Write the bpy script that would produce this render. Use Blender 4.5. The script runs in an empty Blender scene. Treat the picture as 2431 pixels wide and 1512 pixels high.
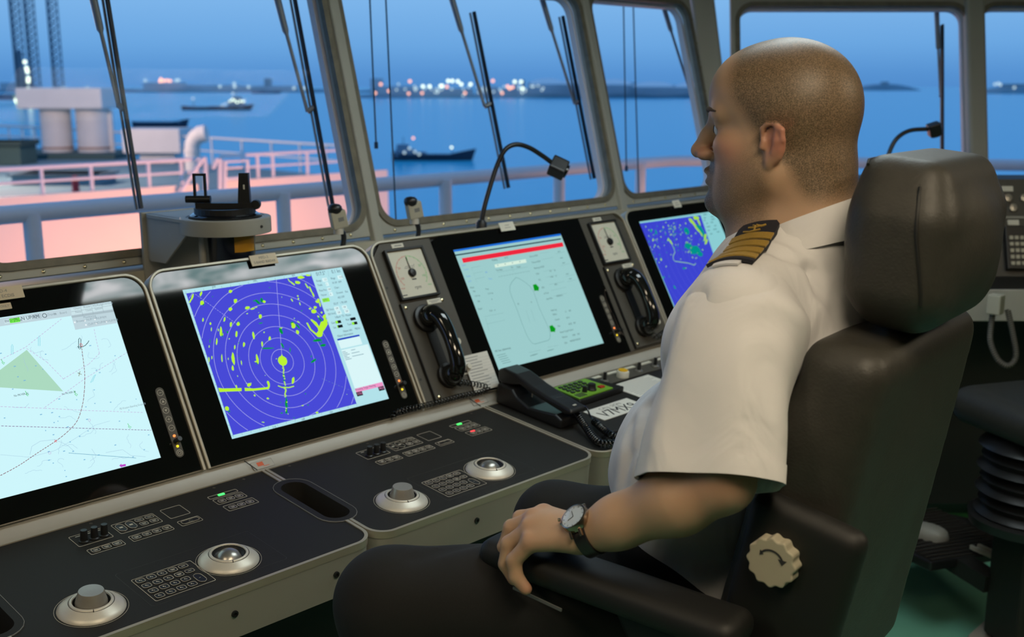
import bpy, bmesh, math, random
import numpy as np
from mathutils import Vector, Matrix

SC = bpy.context.scene
COL = SC.collection
rnd = random.Random(7)

# ------------------------------------------------------------------ camera
FPX, IW, IH = 2600.0, 2431.0, 1512.0
CAMZ = 1.6
FW = Vector((0.70134, 0.68201, -0.20732)).normalized()
RT = Vector((0.69716, -0.71692, 0.0)).normalized()
UP = RT.cross(FW).normalized()
EYE = Vector((0.0, 0.0, CAMZ))
cam_d = bpy.data.cameras.new('camera')
cam_d.sensor_width = 36.0
cam_d.lens = FPX / IW * 36.0
cam_d.clip_start = 0.05
cam_d.clip_end = 60000
cam = bpy.data.objects.new('camera', cam_d)
COL.objects.link(cam)
cam.matrix_world = Matrix(((RT.x, UP.x, -FW.x, EYE.x), (RT.y, UP.y, -FW.y, EYE.y),
                           (RT.z, UP.z, -FW.z, EYE.z), (0, 0, 0, 1)))
cam_d.dof.use_dof = True
cam_d.dof.focus_distance = 1.75
cam_d.dof.aperture_fstop = 5.0
SC.camera = cam

# ------------------------------------------------------------------ colour management
SC.view_settings.view_transform = 'Standard'
SC.view_settings.look = 'None'
SC.view_settings.exposure = 0.0
SC.view_settings.gamma = 1.0
SC.view_settings.use_curve_mapping = False

# ------------------------------------------------------------------ world: dusk sky
W = bpy.data.worlds.new('dusk_sky')
SC.world = W
W.use_nodes = True
nt = W.node_tree
nt.nodes.clear()
o_ = nt.nodes.new('ShaderNodeOutputWorld')
b_ = nt.nodes.new('ShaderNodeBackground')
r_ = nt.nodes.new('ShaderNodeValToRGB')
s_ = nt.nodes.new('ShaderNodeSeparateXYZ')
t_ = nt.nodes.new('ShaderNodeTexCoord')
nt.links.new(t_.outputs['Generated'], s_.inputs[0])
nt.links.new(s_.outputs['Z'], r_.inputs[0])
nt.links.new(r_.outputs[0], b_.inputs[0])
nt.links.new(b_.outputs[0], o_.inputs[0])
cr = r_.color_ramp
cr.elements[0].position = 0.0
cr.elements[0].color = (0.085, 0.270, 0.620, 1)
cr.elements[1].position = 1.0
cr.elements[1].color = (0.09, 0.22, 0.52, 1)
for p_, c_ in ((0.012, (0.100, 0.300, 0.660, 1)), (0.035, (0.150, 0.390, 0.760, 1)), (0.075, (0.215, 0.475, 0.840, 1)),
               (0.25, (0.21, 0.44, 0.78, 1))):
    e_ = cr.elements.new(p_)
    e_.color = c_
b_.inputs[1].default_value = 1.0


def area_light(name, loc, target, sx, sy, power, color, spread=180):
    d = bpy.data.lights.new(name, 'AREA')
    d.shape = 'RECTANGLE'
    d.size, d.size_y = sx, sy
    d.energy = power
    d.color = color
    d.spread = math.radians(spread)
    o = bpy.data.objects.new(name, d)
    COL.objects.link(o)
    o.location = loc
    o.rotation_euler = (Vector(target) - Vector(loc)).to_track_quat('-Z', 'Y').to_euler()
    return o


# warm ceiling lamps of the bridge (their fittings are built with the ceiling)
LAMPS = [((0.65, 0.05), 0.9, 0.30), ((2.45, -0.60), 0.9, 0.30), ((-0.7, 1.0), 0.9, 0.30)]
CEIL = 2.35
LP = (13.5, 15.0, 7.5)
for k_, ((lx_, ly_), sx_, sy_) in enumerate(LAMPS):
    area_light('ceiling_lamp_light', (lx_, ly_, CEIL - 0.075), (lx_, ly_, 0), sx_, sy_, LP[k_], (1.0, 0.83, 0.60))
# orange deck floodlight under the bridge front, shining on the bulwark outside
fl_ = bpy.data.lights.new('deck_floodlight_light', 'SPOT')
fl_.energy = 2300.0
fl_.color = (1.0, 0.37, 0.17)
fl_.spot_size = math.radians(140)
fl_.spot_blend = 0.7
fl_.shadow_soft_size = 0.25
flo = bpy.data.objects.new('deck_floodlight_light', fl_)
COL.objects.link(flo)
flo.location = (9.0, 10.5, -2.6)
flo.rotation_euler = (Vector((8.8, 16.0, -0.6)) - Vector(flo.location)).to_track_quat('-Z', 'Y').to_euler()


# lamp on the deck beside the vent houses and lamp on the walkway (fittings are built with the deck)
DECK_LAMPS = [((13.5, 37.0, 3.2), 3200.0, (1.0, 0.66, 0.50)), ((5.15, 3.45, 0.75), 9.0, (1.0, 0.42, 0.20))]
for dl_, de_, dc_ in DECK_LAMPS:
    q_ = bpy.data.lights.new('deck_lamp_light', 'POINT'); q_.energy = de_; q_.color = dc_; q_.shadow_soft_size = 0.12
    qo_ = bpy.data.objects.new('deck_lamp_light', q_); COL.objects.link(qo_); qo_.location = dl_


# ------------------------------------------------------------------ pixel -> place helpers
def ray(px, py):
    return (FW * FPX + RT * (px - IW / 2) - UP * (py - IH / 2)).normalized()


def atx(px, py, x):
    d = ray(px, py); return EYE + d * (x / d.x)


def aty(px, py, y):
    d = ray(px, py); return EYE + d * (y / d.y)


def atz(px, py, z):
    d = ray(px, py); return EYE + d * ((z - CAMZ) / d.z)


def atd(px, py, dep):
    d = ray(px, py); return EYE + d * (dep / d.dot(FW))


def onp(px, py, p0, n):
    d = ray(px, py); return EYE + d * ((p0 - EYE).dot(n) / d.dot(n))


def frame(o, ux, uy):
    ux = Vector(ux).normalized(); uz = ux.cross(Vector(uy)).normalized(); uy = uz.cross(ux)
    return Matrix(((ux.x, uy.x, uz.x, o[0]), (ux.y, uy.y, uz.y, o[1]), (ux.z, uy.z, uz.z, o[2]), (0, 0, 0, 1)))


# ------------------------------------------------------------------ materials
MATS = {}


def mat(name, col, rough=0.5, metal=0.0, noise=0.0, nscale=40.0, bump=0.0, bscale=200.0, coat=0.0, spec=0.5, emit=None, estr=0.0, sheen=0.0, sss=0.0, alpha=None):
    if name in MATS:
        return MATS[name]
    m = bpy.data.materials.new(name)
    m.use_nodes = True
    n = m.node_tree.nodes; l = m.node_tree.links
    p = n['Principled BSDF']
    p.inputs['Base Color'].default_value = (*col, 1)
    p.inputs['Roughness'].default_value = rough
    p.inputs['Metallic'].default_value = metal
    p.inputs['Coat Weight'].default_value = coat
    p.inputs['Specular IOR Level'].default_value = spec
    p.inputs['Sheen Weight'].default_value = sheen
    if sss:
        p.inputs['Subsurface Weight'].default_value = sss
        p.inputs['Subsurface Radius'].default_value = (0.01, 0.004, 0.002)
        p.inputs['Subsurface Scale'].default_value = 0.6
    if emit is not None:
        p.inputs['Emission Color'].default_value = (*emit, 1)
        p.inputs['Emission Strength'].default_value = estr
    tc = n.new('ShaderNodeTexCoord')
    nz = n.new('ShaderNodeTexNoise')
    nz.inputs['Scale'].default_value = nscale
    nz.inputs['Detail'].default_value = 4
    l.new(tc.outputs['Object'], nz.inputs['Vector'])
    mx = n.new('ShaderNodeMix'); mx.data_type = 'RGBA'
    k = noise
    mx.inputs[6].default_value = (*[c * (1 - k) for c in col], 1)
    mx.inputs[7].default_value = (*[min(1, c * (1 + k)) for c in col], 1)
    l.new(nz.outputs['Fac'], mx.inputs[0])
    l.new(mx.outputs[2], p.inputs['Base Color'])
    if bump > 0:
        bz = n.new('ShaderNodeTexNoise'); bz.inputs['Scale'].default_value = bscale
        l.new(tc.outputs['Object'], bz.inputs['Vector'])
        bp = n.new('ShaderNodeBump'); bp.inputs['Strength'].default_value = bump; bp.inputs['Distance'].default_value = 0.002
        l.new(bz.outputs['Fac'], bp.inputs['Height'])
        l.new(bp.outputs[0], p.inputs['Normal'])
    MATS[name] = m
    return m


def emat(name, col, s=1.0):
    """something that gives off light: screen pixels, lamps"""
    if name in MATS:
        return MATS[name]
    m = bpy.data.materials.new(name); m.use_nodes = True
    n = m.node_tree.nodes; l = m.node_tree.links; n.clear()
    o = n.new('ShaderNodeOutputMaterial'); e = n.new('ShaderNodeEmission')
    e.inputs[0].default_value = (*col, 1); e.inputs[1].default_value = s
    l.new(e.outputs[0], o.inputs[0])
    MATS[name] = m
    return m


def glass_mat(name, tint=(0.93, 0.96, 0.98), refl=0.05):
    m = bpy.data.materials.new(name); m.use_nodes = True
    n = m.node_tree.nodes; l = m.node_tree.links; n.clear()
    o = n.new('ShaderNodeOutputMaterial'); mix = n.new('ShaderNodeMixShader')
    t = n.new('ShaderNodeBsdfTransparent'); g = n.new('ShaderNodeBsdfGlossy')
    t.inputs[0].default_value = (*tint, 1)
    g.inputs['Roughness'].default_value = 0.02
    g.inputs[0].default_value = (1, 1, 1, 1)
    mix.inputs[0].default_value = refl
    l.new(t.outputs[0], mix.inputs[1]); l.new(g.outputs[0], mix.inputs[2]); l.new(mix.outputs[0], o.inputs[0])
    MATS[name] = m
    return m


def s2l(r, g, b):
    f = lambda c: (c / 255 / 12.92) if c / 255 <= 0.04045 else ((c / 255 + 0.055) / 1.055) ** 2.4
    return (f(r), f(g), f(b))


# ------------------------------------------------------------------ mesh builder
class MB:
    def __init__(self):
        self.v = []; self.f = []

    def add(self, vs, fs, M=None):
        b = len(self.v)
        if M is not None:
            vs = [M @ Vector(p) for p in vs]
        self.v += [tuple(p) for p in vs]
        self.f += [tuple(b + i for i in f) for f in fs]
        return self

    def box(self, lo, hi, M=None):
        x0, y0, z0 = lo; x1, y1, z1 = hi
        vs = [(x0, y0, z0), (x1, y0, z0), (x1, y1, z0), (x0, y1, z0), (x0, y0, z1), (x1, y0, z1), (x1, y1, z1), (x0, y1, z1)]
        fs = [(3, 2, 1, 0), (4, 5, 6, 7), (0, 1, 5, 4), (1, 2, 6, 5), (2, 3, 7, 6), (3, 0, 4, 7)]
        return self.add(vs, fs, M)

    def bar(self, a, b, w, h, up=(0, 0, 1)):
        a = Vector(a); b = Vector(b); d = (b - a); L = d.length; d.normalize()
        u = Vector(up); s = d.cross(u)
        if s.length < 1e-4:
            s = d.cross(Vector((1, 0, 0)))
        s.normalize(); u = s.cross(d)
        M = Matrix(((s.x, d.x, u.x, a.x), (s.y, d.y, u.y, a.y), (s.z, d.z, u.z, a.z), (0, 0, 0, 1)))
        return self.box((-w / 2, 0, -h / 2), (w / 2, L, h / 2), M)

    def tube(self, pts, r, n=8, cap=True, M=None):
        pts = [Vector(p) for p in pts]
        m = len(pts)
        rs = r if isinstance(r, (list, tuple)) else [r] * m
        vs = []; fs = []
        nrm = None
        for i, p in enumerate(pts):
            t = (pts[min(i + 1, m - 1)] - pts[max(i - 1, 0)])
            if t.length < 1e-9:
                t = Vector((0, 0, 1))
            t.normalize()
            if nrm is None:
                nrm = t.orthogonal().normalized()
            else:
                nrm = (nrm - t * nrm.dot(t))
                if nrm.length < 1e-6:
                    nrm = t.orthogonal()
                nrm.normalize()
            bn = t.cross(nrm)
            for k in range(n):
                a = 2 * math.pi * k / n
                vs.append(p + (nrm * math.cos(a) + bn * math.sin(a)) * rs[i])
        for i in range(m - 1):
            for k in range(n):
                k2 = (k + 1) % n
                fs.append((i * n + k, i * n + k2, (i + 1) * n + k2, (i + 1) * n + k))
        if cap:
            fs.append(tuple(range(n - 1, -1, -1))); fs.append(tuple((m - 1) * n + k for k in range(n)))
        return self.add(vs, fs, M)

    def lathe(self, prof, n=24, M=None, cap=True, a0=0.0, a1=2 * math.pi):
        vs = []; fs = []
        full = abs(a1 - a0 - 2 * math.pi) < 1e-6
        nn = n if full else n + 1
        for (r, z) in prof:
            for k in range(nn):
                a = a0 + (a1 - a0) * k / n
                vs.append((r * math.cos(a), r * math.sin(a), z))
        for i in range(len(prof) - 1):
            for k in range(n):
                k2 = (k + 1) % nn
                fs.append((i * nn + k, i * nn + k2, (i + 1) * nn + k2, (i + 1) * nn + k))
        if cap and full:
            if prof[0][0] > 1e-6: fs.append(tuple(range(nn - 1, -1, -1)))
            if prof[-1][0] > 1e-6: fs.append(tuple((len(prof) - 1) * nn + k for k in range(nn)))
        return self.add(vs, fs, M)

    def prism(self, poly, z0, z1, M=None):
        n = len(poly)
        vs = [(p[0], p[1], z0) for p in poly] + [(p[0], p[1], z1) for p in poly]
        fs = [tuple(range(n - 1, -1, -1)), tuple(range(n, 2 * n))]
        fs += [(i, (i + 1) % n, n + (i + 1) % n, n + i) for i in range(n)]
        return self.add(vs, fs, M)

    def ringprism(self, outer, inner, z0, z1, M=None):
        n = len(outer)
        vs = [(p[0], p[1], z0) for p in outer] + [(p[0], p[1], z0) for p in inner] + [(p[0], p[1], z1) for p in outer] + [(p[0], p[1], z1) for p in inner]
        fs = []
        for i in range(n):
            j = (i + 1) % n
            fs += [(i, n + i, n + j, j), (2 * n + i, 2 * n + j, 3 * n + j, 3 * n + i), (i, j, 2 * n + j, 2 * n + i), (n + i, 3 * n + i, 3 * n + j, n + j)]
        return self.add(vs, fs, M)

    def poly(self, pts, M=None):
        return self.add(pts, [tuple(range(len(pts)))], M)

    def flat(self, pts2, z, M=None):
        return self.poly([(p[0], p[1], z) for p in pts2], M)

    def line(self, pts, w, z, M=None, closed=False):
        """flat stroke of width w through 2-D points"""
        P = [Vector((p[0], p[1])) for p in pts]
        n = len(P)
        L = []; R = []
        for i in range(n):
            a = P[(i - 1) % n] if (closed or i > 0) else P[i]
            b = P[(i + 1) % n] if (closed or i < n - 1) else P[i]
            t = (b - a)
            if t.length < 1e-9: t = Vector((1, 0))
            t.normalize()
            q = Vector((-t.y, t.x)) * (w / 2)
            L.append(P[i] + q); R.append(P[i] - q)
        vs = [(p.x, p.y, z) for p in L] + [(p.x, p.y, z) for p in R]
        m = n if closed else n - 1
        fs = [(n + i, n + (i + 1) % n, (i + 1) % n, i) for i in range(m)]
        return self.add(vs, fs, M)

    def disc(self, c, r, z, n=16, M=None, ry=None, rot=0.0):
        ry = ry or r
        ca, sa = math.cos(rot), math.sin(rot)
        pts = []
        for k in range(n):
            a = 2 * math.pi * k / n
            x, y = r * math.cos(a), ry * math.sin(a)
            pts.append((c[0] + x * ca - y * sa, c[1] + x * sa + y * ca))
        return self.flat(pts, z, M)

    def text(self, s, size, x, y, z, M=None, ax='LEFT', sx=1.0):
        cu = bpy.data.curves.new('t', 'FONT')
        cu.body = s; cu.size = size; cu.align_x = ax; cu.align_y = 'CENTER'; cu.resolution_u = 2
        ob = bpy.data.objects.new('t', cu)
        me = bpy.data.meshes.new_from_object(ob)
        vs = [(v.co.x * sx + x, v.co.y + y, z) for v in me.vertices]
        fs = [tuple(p.vertices) for p in me.polygons]
        bpy.data.objects.remove(ob); bpy.data.curves.remove(cu); bpy.data.meshes.remove(me)
        return self.add(vs, fs, M)

    def mesh(self, name, material, smooth=None):
        me = bpy.data.meshes.new(name)
        me.from_pydata(self.v, [], self.f)
        me.materials.append(material)
        if smooth is not None:
            me.shade_smooth()
            me.set_sharp_from_angle(angle=math.radians(smooth))
        me.update()
        return me

    def build(self, name, material, parent=None, smooth=None, bevel=0.0, seg=2, M=None):
        me = self.mesh(name, material, smooth)
        return link(name, me, parent, bevel, seg, M)


def link(name, me, parent=None, bevel=0.0, seg=2, M=None):
    o = bpy.data.objects.new(name, me)
    COL.objects.link(o)
    if parent is not None:
        o.parent = parent
    if M is not None:
        o.matrix_local = M
    if bevel > 0:
        b = o.modifiers.new('bevel', 'BEVEL')
        b.width = bevel; b.segments = seg; b.limit_method = 'ANGLE'; b.angle_limit = math.radians(40)
        b.harden_normals = False
    return o


def thing(name, label, cat, M=None, group=None):
    o = bpy.data.objects.new(name, None)
    o.empty_display_size = 0.02
    COL.objects.link(o)
    if M is not None:
        o.matrix_world = M if isinstance(M, Matrix) else Matrix.Translation(M)
    tag(o, label, cat, group)
    return o


def tag(o, label, cat, group=None):
    o['label'] = label; o['category'] = cat
    if group: o['group'] = group
    return o


def struct(o):
    o['kind'] = 'structure'; return o


def rrect(x0, y0, x1, y1, r, n=4):
    pts = []
    for cx, cy, a in ((x1 - r, y0 + r, -90), (x1 - r, y1 - r, 0), (x0 + r, y1 - r, 90), (x0 + r, y0 + r, 180)):
        for k in range(n + 1):
            t = math.radians(a + 90 * k / n)
            pts.append((cx + r * math.cos(t), cy + r * math.sin(t)))
    return pts


def circ(c, r, n=24, ry=None):
    ry = ry or r
    return [(c[0] + r * math.cos(2 * math.pi * k / n), c[1] + ry * math.sin(2 * math.pi * k / n)) for k in range(n)]


def bez(pts, n=24):
    """Catmull-Rom through points"""
    P = [Vector(p) for p in pts]
    P = [P[0] * 2 - P[1]] + P + [P[-1] * 2 - P[-2]]
    out = []
    m = len(P) - 3
    per = max(2, n // m)
    for i in range(1, len(P) - 2):
        for k in range(per):
            t = k / per
            a, b, c, d = P[i - 1], P[i], P[i + 1], P[i + 2]
            out.append(0.5 * ((2 * b) + (-a + c) * t + (2 * a - 5 * b + 4 * c - d) * t * t + (-a + 3 * b - 3 * c + d) * t ** 3))
    out.append(P[-2])
    return out


def coil(path, r, turns, n=8, per=9):
    """points of a helix of radius r wound around a path"""
    P = [Vector(p) for p in path]
    L = [0]
    for i in range(1, len(P)): L.append(L[-1] + (P[i] - P[i - 1]).length)
    N = turns * per
    out = []
    nrm = None
    for k in range(N + 1):
        s = L[-1] * k / N
        i = 0
        while i < len(L) - 2 and L[i + 1] < s: i += 1
        t = (s - L[i]) / max(1e-9, L[i + 1] - L[i])
        p = P[i].lerp(P[i + 1], t)
        d = (P[i + 1] - P[i]).normalized()
        nrm = d.orthogonal().normalized() if nrm is None else (nrm - d * nrm.dot(d)).normalized()
        b = d.cross(nrm)
        a = 2 * math.pi * k / per
        out.append(p + (nrm * math.cos(a) + b * math.sin(a)) * r)
    return out

# ------------------------------------------------------------------ shared materials
M_black = mat('black_plastic', (0.012, 0.012, 0.012), 0.42, noise=0.2)
M_gloss = mat('black_glass_bezel', (0.004, 0.004, 0.004), 0.04, spec=0.5)
M_desk = mat('black_desk_top', (0.020, 0.019, 0.017), 0.6, noise=0.35, nscale=900, bump=0.25, bscale=1500, spec=0.22)
M_trim = mat('beige_aluminium_trim', (0.42, 0.38, 0.30), 0.38, metal=0.35, noise=0.08, nscale=15)
M_face = mat('grey_painted_metal', (0.31, 0.30, 0.26), 0.5, noise=0.07, nscale=12)
M_gutter = mat('grey_gutter_paint', (0.40, 0.385, 0.34), 0.42, noise=0.06, nscale=10)
M_instr = mat('charcoal_instrument_paint', (0.075, 0.068, 0.055), 0.6, noise=0.25, nscale=700, bump=0.12, bscale=900)
M_frame = mat('grey_window_frame', (0.40, 0.39, 0.33), 0.55, noise=0.12, nscale=6)
M_frame_edge = mat('weathered_frame_edge', (0.17, 0.15, 0.105), 0.6, noise=0.5, nscale=30)
M_cream = mat('cream_paint', (0.47, 0.44, 0.34), 0.5, noise=0.06, nscale=9)
M_white = mat('white_plate', (0.68, 0.65, 0.55), 0.55, noise=0.04)
M_label = mat('beige_label_plate', (0.62, 0.52, 0.36), 0.5, noise=0.05)
M_silver = mat('satin_silver', (0.66, 0.62, 0.53), 0.42, metal=0.3, noise=0.04, nscale=400)
M_chrome = mat('steel_ball', (0.42, 0.40, 0.36), 0.33, metal=0.8, noise=0.05)
M_brass = mat('brass_screw', (0.75, 0.66, 0.42), 0.25, metal=1.0)
M_print = mat('pale_legend_print', (0.55, 0.51, 0.42), 0.6)
M_ink = mat('dark_ink', (0.03, 0.03, 0.03), 0.7)
M_grey_ink = mat('grey_ink', (0.22, 0.22, 0.21), 0.7)
M_rubber = mat('black_rubber', (0.013, 0.013, 0.014), 0.35, noise=0.15)
M_phone = mat('glossy_black_bakelite', (0.007, 0.007, 0.006), 0.1, coat=0.4)
M_red = mat('red_lamp_lens', (0.55, 0.02, 0.02), 0.2, emit=(1, 0.02, 0.02), estr=0.25)
M_floor = mat('green_bridge_floor', (0.13, 0.36, 0.26), 0.6, noise=0.1, nscale=14)
M_ceil = mat('ceiling_panel_paint', (0.32, 0.29, 0.23), 0.75, noise=0.05)
M_wall = mat('cabin_wall_paint', (0.16, 0.145, 0.115), 0.75, noise=0.06)
M_dark = mat('dark_cabinet_paint', (0.012, 0.012, 0.011), 0.6, noise=0.2)
M_pane = glass_mat('window_glass', tint=(.985, .99, .995), refl=0.002)
M_logo = mat('orange_logo_print', (0.62, 0.10, 0.02), 0.5)

# ------------------------------------------------------------------ room shell
struct(MB().box((-3.2, -3.2, -0.06), (6.4, 2.1, 0.0)).build('floor', M_floor))
WY, WZ, LEAN = 2.35, 1.20, math.radians(15)      # window line: sill height, outward lean
WTOP = 1.94
LD = math.tan(LEAN)
wy = lambda z: WY + (z - WZ) * LD
CX = 3.59                                          # corner of the front and the slanted side
CD = RT.copy()                                     # slanted side runs along this direction
CL = 2.4
C0 = Vector((CX, WY, 0))
C1 = C0 + CD * CL
# ceiling with overhang to the window heads
_pc = [(-3.2, -3.2), (6.4, -3.2), (6.4, 0.2), (C1.x + .26, C1.y + .26), (CX + 0.12, 2.62), (-3.2, 2.62)]
struct(MB().prism(_pc, CEIL, CEIL + 0.08).build('ceiling', M_ceil))
struct(MB().box((-3.26, -3.26, 0), (6.46, -3.2, CEIL)).build('wall_back', M_wall))
struct(MB().box((-3.26, -3.2, 0), (-3.2, 2.7, CEIL)).build('wall_left', M_wall))
struct(MB().box((6.4, -3.2, 0), (6.46, 0.35, CEIL)).build('wall_right', M_wall))
# front wall below the sill and header above the windows
wf = MB().box((-3.2, WY - 0.02, 0.0), (CX, WY + 0.10, WZ - 0.012))
struct(wf.build('wall_front', M_cream))
hd = MB()
hd.prism([(wy(WTOP) - 0.03, WTOP), (wy(WTOP) + 0.09, WTOP), (wy(CEIL) + 0.09, CEIL), (wy(CEIL) - 0.1, CEIL)], -3.2, CX + 0.04,
         Matrix(((0, 0, 1, 0), (1, 0, 0, 0), (0, 1, 0, 0), (0, 0, 0, 1))))
struct(hd.build('trim_1', M_frame))


# windows: rounded openings in a leaning frame, glass pane set in a gasket
def window(n, x0, x1, label=None, org=Vector((0, WY, 0)), ux=Vector((1, 0, 0)), out=Vector((0, 1, 0)), left=True, right=True, bolts=True, zb=WZ):
    uy = (out * math.sin(LEAN) + Vector((0, 0, 1)) * math.cos(LEAN))
    H = (WTOP - zb) / math.cos(LEAN)
    base = org + ux * x0 + Vector((0, 0, zb)) + out * ((zb - WZ) * LD)
    M = frame(base, ux, uy)                      # local z looks into the room
    w = x1 - x0
    root = bpy.data.objects.new('window_%d' % n, None); COL.objects.link(root)
    root.matrix_world = M; struct(root)
    e = 0.030
    outer = rrect(0.0, 0, w, H, 0.001, 8)
    inner = rrect(e, 0.032, w - e, H - 0.035, 0.06, 8)
    MB().ringprism(outer, inner, -0.028, 0.0).build('frame', M_frame, root, smooth=35)
    i2 = rrect(e - 0.014, 0.018, w - e + 0.014, H - 0.021, 0.072, 8)
    i3 = rrect(e + 0.004, 0.036, w - e - 0.004, H - 0.039, 0.056, 8)
    MB().ringprism(i2, i3, -0.012, 0.006).build('gasket', M_frame_edge, root, smooth=35)
    i4 = rrect(e - 0.004, 0.028, w - e + 0.004, H - 0.031, 0.064, 8)
    i5 = rrect(e + 0.008, 0.040, w - e - 0.008, H - 0.043, 0.052, 8)
    MB().ringprism(i4, i5, -0.055, -0.032).build('outer_seal', mat('lit_pale_reveal', (0.72, 0.68, 0.72), 0.5), root, smooth=35)  # pale lavender: outside light on the reveal, put into the colour
    MB().prism(rrect(e - 0.008, 0.024, w - e + 0.008, H - 0.027, 0.066, 8), -0.031, -0.0285).build('pane', M_pane, root)
    if bolts:
        bm = MB().lathe([(0.0045, 0), (0.0045, 0.002), (0.003, 0.0035), (0.0, 0.004)], 8).mesh('screw', M_brass, 40)
        k = 0.07
        while k < w - 0.05:
            for yy in (0.009, H - 0.010):
                link('screw', bm, root, M=Matrix.Translation((k, yy, 0.0)))
            k += 0.092
        k = 0.12
        while k < H - 0.05:
            for xx in (0.009, w - 0.009):
                link('screw', bm, root, M=Matrix.Translation((xx, k, 0.0)))
            k += 0.092
    return root


XM = [-2.416 - 1.0, -1.342, -0.268, 0.806, 1.88, 2.954, CX]
XM[0] = -2.416
nwin = 0
for a_, b_2 in zip(XM[:-1], XM[1:]):
    nwin += 1
    window(nwin, a_, b_2)
# mullion covers between the windows
for k_, xm_ in enumerate(XM[1:-1]):
    MM = frame((xm_, WY, WZ - 0.02), (1, 0, 0), (0, math.sin(LEAN), math.cos(LEAN)))
    mb = MB().prism([(-0.020, 0.0), (0.020, 0.0), (0.015, 0.02), (-0.015, 0.02)], 0, 0.83, Matrix(((1, 0, 0, 0), (0, 0, 1, 0), (0, 1, 0, 0), (0, 0, 0, 1))))
    struct(mb.build('trim_%d' % (k_ + 2), M_frame, M=MM, bevel=0.004))
struct(MB().box((-3.2, WY - 0.3, 0), (-2.44, WY + 0.1, CEIL)).build('wall_front_return', M_wall))
# slanted side: sill wall, two windows, header
outv = Vector((0.71692, 0.69716, 0))
for k_ in range(2):
    nwin += 1
    window(nwin, 0.03 + 0.94 * k_, 0.97 + 0.94 * k_, org=C0, ux=CD, out=outv, bolts=False, zb=1.0)
Msl = frame(C0, CD, outv)
struct(MB().box((-0.03, -0.05, 0), (CL, 0.06, 1.0 - 0.01), Msl).build('wall_slanted', M_cream))
oh = (CEIL - WZ) * LD
struct(MB().prism([((WTOP - WZ) * LD - 0.03, WTOP), ((WTOP - WZ) * LD + 0.09, WTOP), (oh + 0.09, CEIL), (oh - 0.1, CEIL)], -0.02, CL,
                  Msl @ Matrix(((0, 0, 1, 0), (1, 0, 0, 0), (0, 1, 0, 0), (0, 0, 0, 1)))).build('trim_8', M_frame))
# corner post where the two window lines meet, and post between the slanted windows
for nm_, p_, w_ in (('trim_9', C0 + CD * 0.0, 0.09), ('trim_10', C0 + CD * 0.97, 0.075), ('trim_11', C0 + CD * 1.91, 0.075)):
    ld = ((outv + Vector((0, 1, 0))).normalized() * LD * 1.08) if nm_ == 'trim_9' else outv * LD
    a_ = p_ + Vector((0, 0, 0.98)) - ld * (WZ - .98); b2_ = p_ + Vector((0, 0, WTOP + 0.05)) + ld * (WTOP + 0.05 - WZ)
    mb = MB().bar(a_, b2_, w_, 0.05, up=-outv)
    ob = mb.build(nm_, M_frame, bevel=0.012); struct(ob)
struct(MB().prism([(C1.x, C1.y), (6.4, 0.35), (6.4, 0.2), (C1.x - .1, C1.y - .1)], 0, CEIL).build('wall_aft', M_wall))

# ceiling lamps: housing, diffuser
M_diff = emat('warm_lamp_diffuser', (1.0, 0.82, 0.55), 3.0)
nm_lab = ['warm ceiling lamp above the left end of the console', 'warm ceiling lamp behind the second pilot chair', 'warm ceiling lamp at the back of the bridge']
for k_, ((lx_, ly_), sx_, sy_) in enumerate(LAMPS):
    t = thing('ceiling_lamp', nm_lab[k_], 'ceiling lamp', Vector((lx_, ly_, CEIL)), 'warm ceiling lamps')
    MB().ringprism(rrect(-sx_ / 2 - .03, -sy_ / 2 - .03, sx_ / 2 + .03, sy_ / 2 + .03, .02), rrect(-sx_ / 2, -sy_ / 2, sx_ / 2, sy_ / 2, .015), -0.06, 0.0).build('housing', M_white, t, smooth=40)
    MB().prism(rrect(-sx_ / 2, -sy_ / 2, sx_ / 2, sy_ / 2, .015), -0.05, -0.04).build('diffuser', M_diff, t)
# cool light panel over the console front, seen mirrored in the top of the glossy bezels
m = bpy.data.materials.new('rippled_cool_diffuser'); m.use_nodes = True
n_ = m.node_tree.nodes; l_ = m.node_tree.links; n_.clear()
o2 = n_.new('ShaderNodeOutputMaterial'); e2 = n_.new('ShaderNodeEmission'); nz2 = n_.new('ShaderNodeTexNoise'); rp = n_.new('ShaderNodeValToRGB'); tc2 = n_.new('ShaderNodeTexCoord')
mp2 = n_.new('ShaderNodeMapping'); mp2.inputs['Scale'].default_value = (2.2, 7, 1)
l_.new(tc2.outputs['Object'], mp2.inputs[0]); l_.new(mp2.outputs[0], nz2.inputs['Vector'])
nz2.inputs['Scale'].default_value = 2.0; nz2.inputs['Detail'].default_value = 6; nz2.inputs['Distortion'].default_value = 1.2
rp.color_ramp.elements[0].position = 0.32; rp.color_ramp.elements[0].color = (0.08, 0.22, 0.22, 1)
rp.color_ramp.elements[1].position = 0.68; rp.color_ramp.elements[1].color = (0.92, 0.93, 0.95, 1)
l_.new(nz2.outputs['Fac'], rp.inputs[0]); l_.new(rp.outputs[0], e2.inputs[0]); e2.inputs[1].default_value = 15.0; l_.new(e2.outputs[0], o2.inputs[0])
t = thing('light_panel', 'cool white ceiling light panel with rippled diffuser over the console', 'light panel', Vector((2.15, 1.17, CEIL)))
MB().ringprism(rrect(-.63, -.23, .63, .23, .01), rrect(-.6, -.2, .6, .2, .01), -0.03, 0.0).build('housing', M_white, t)
MB().prism(rrect(-.6, -.2, .6, .2, .01), -0.02, -0.012).build('diffuser', m, t)

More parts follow.
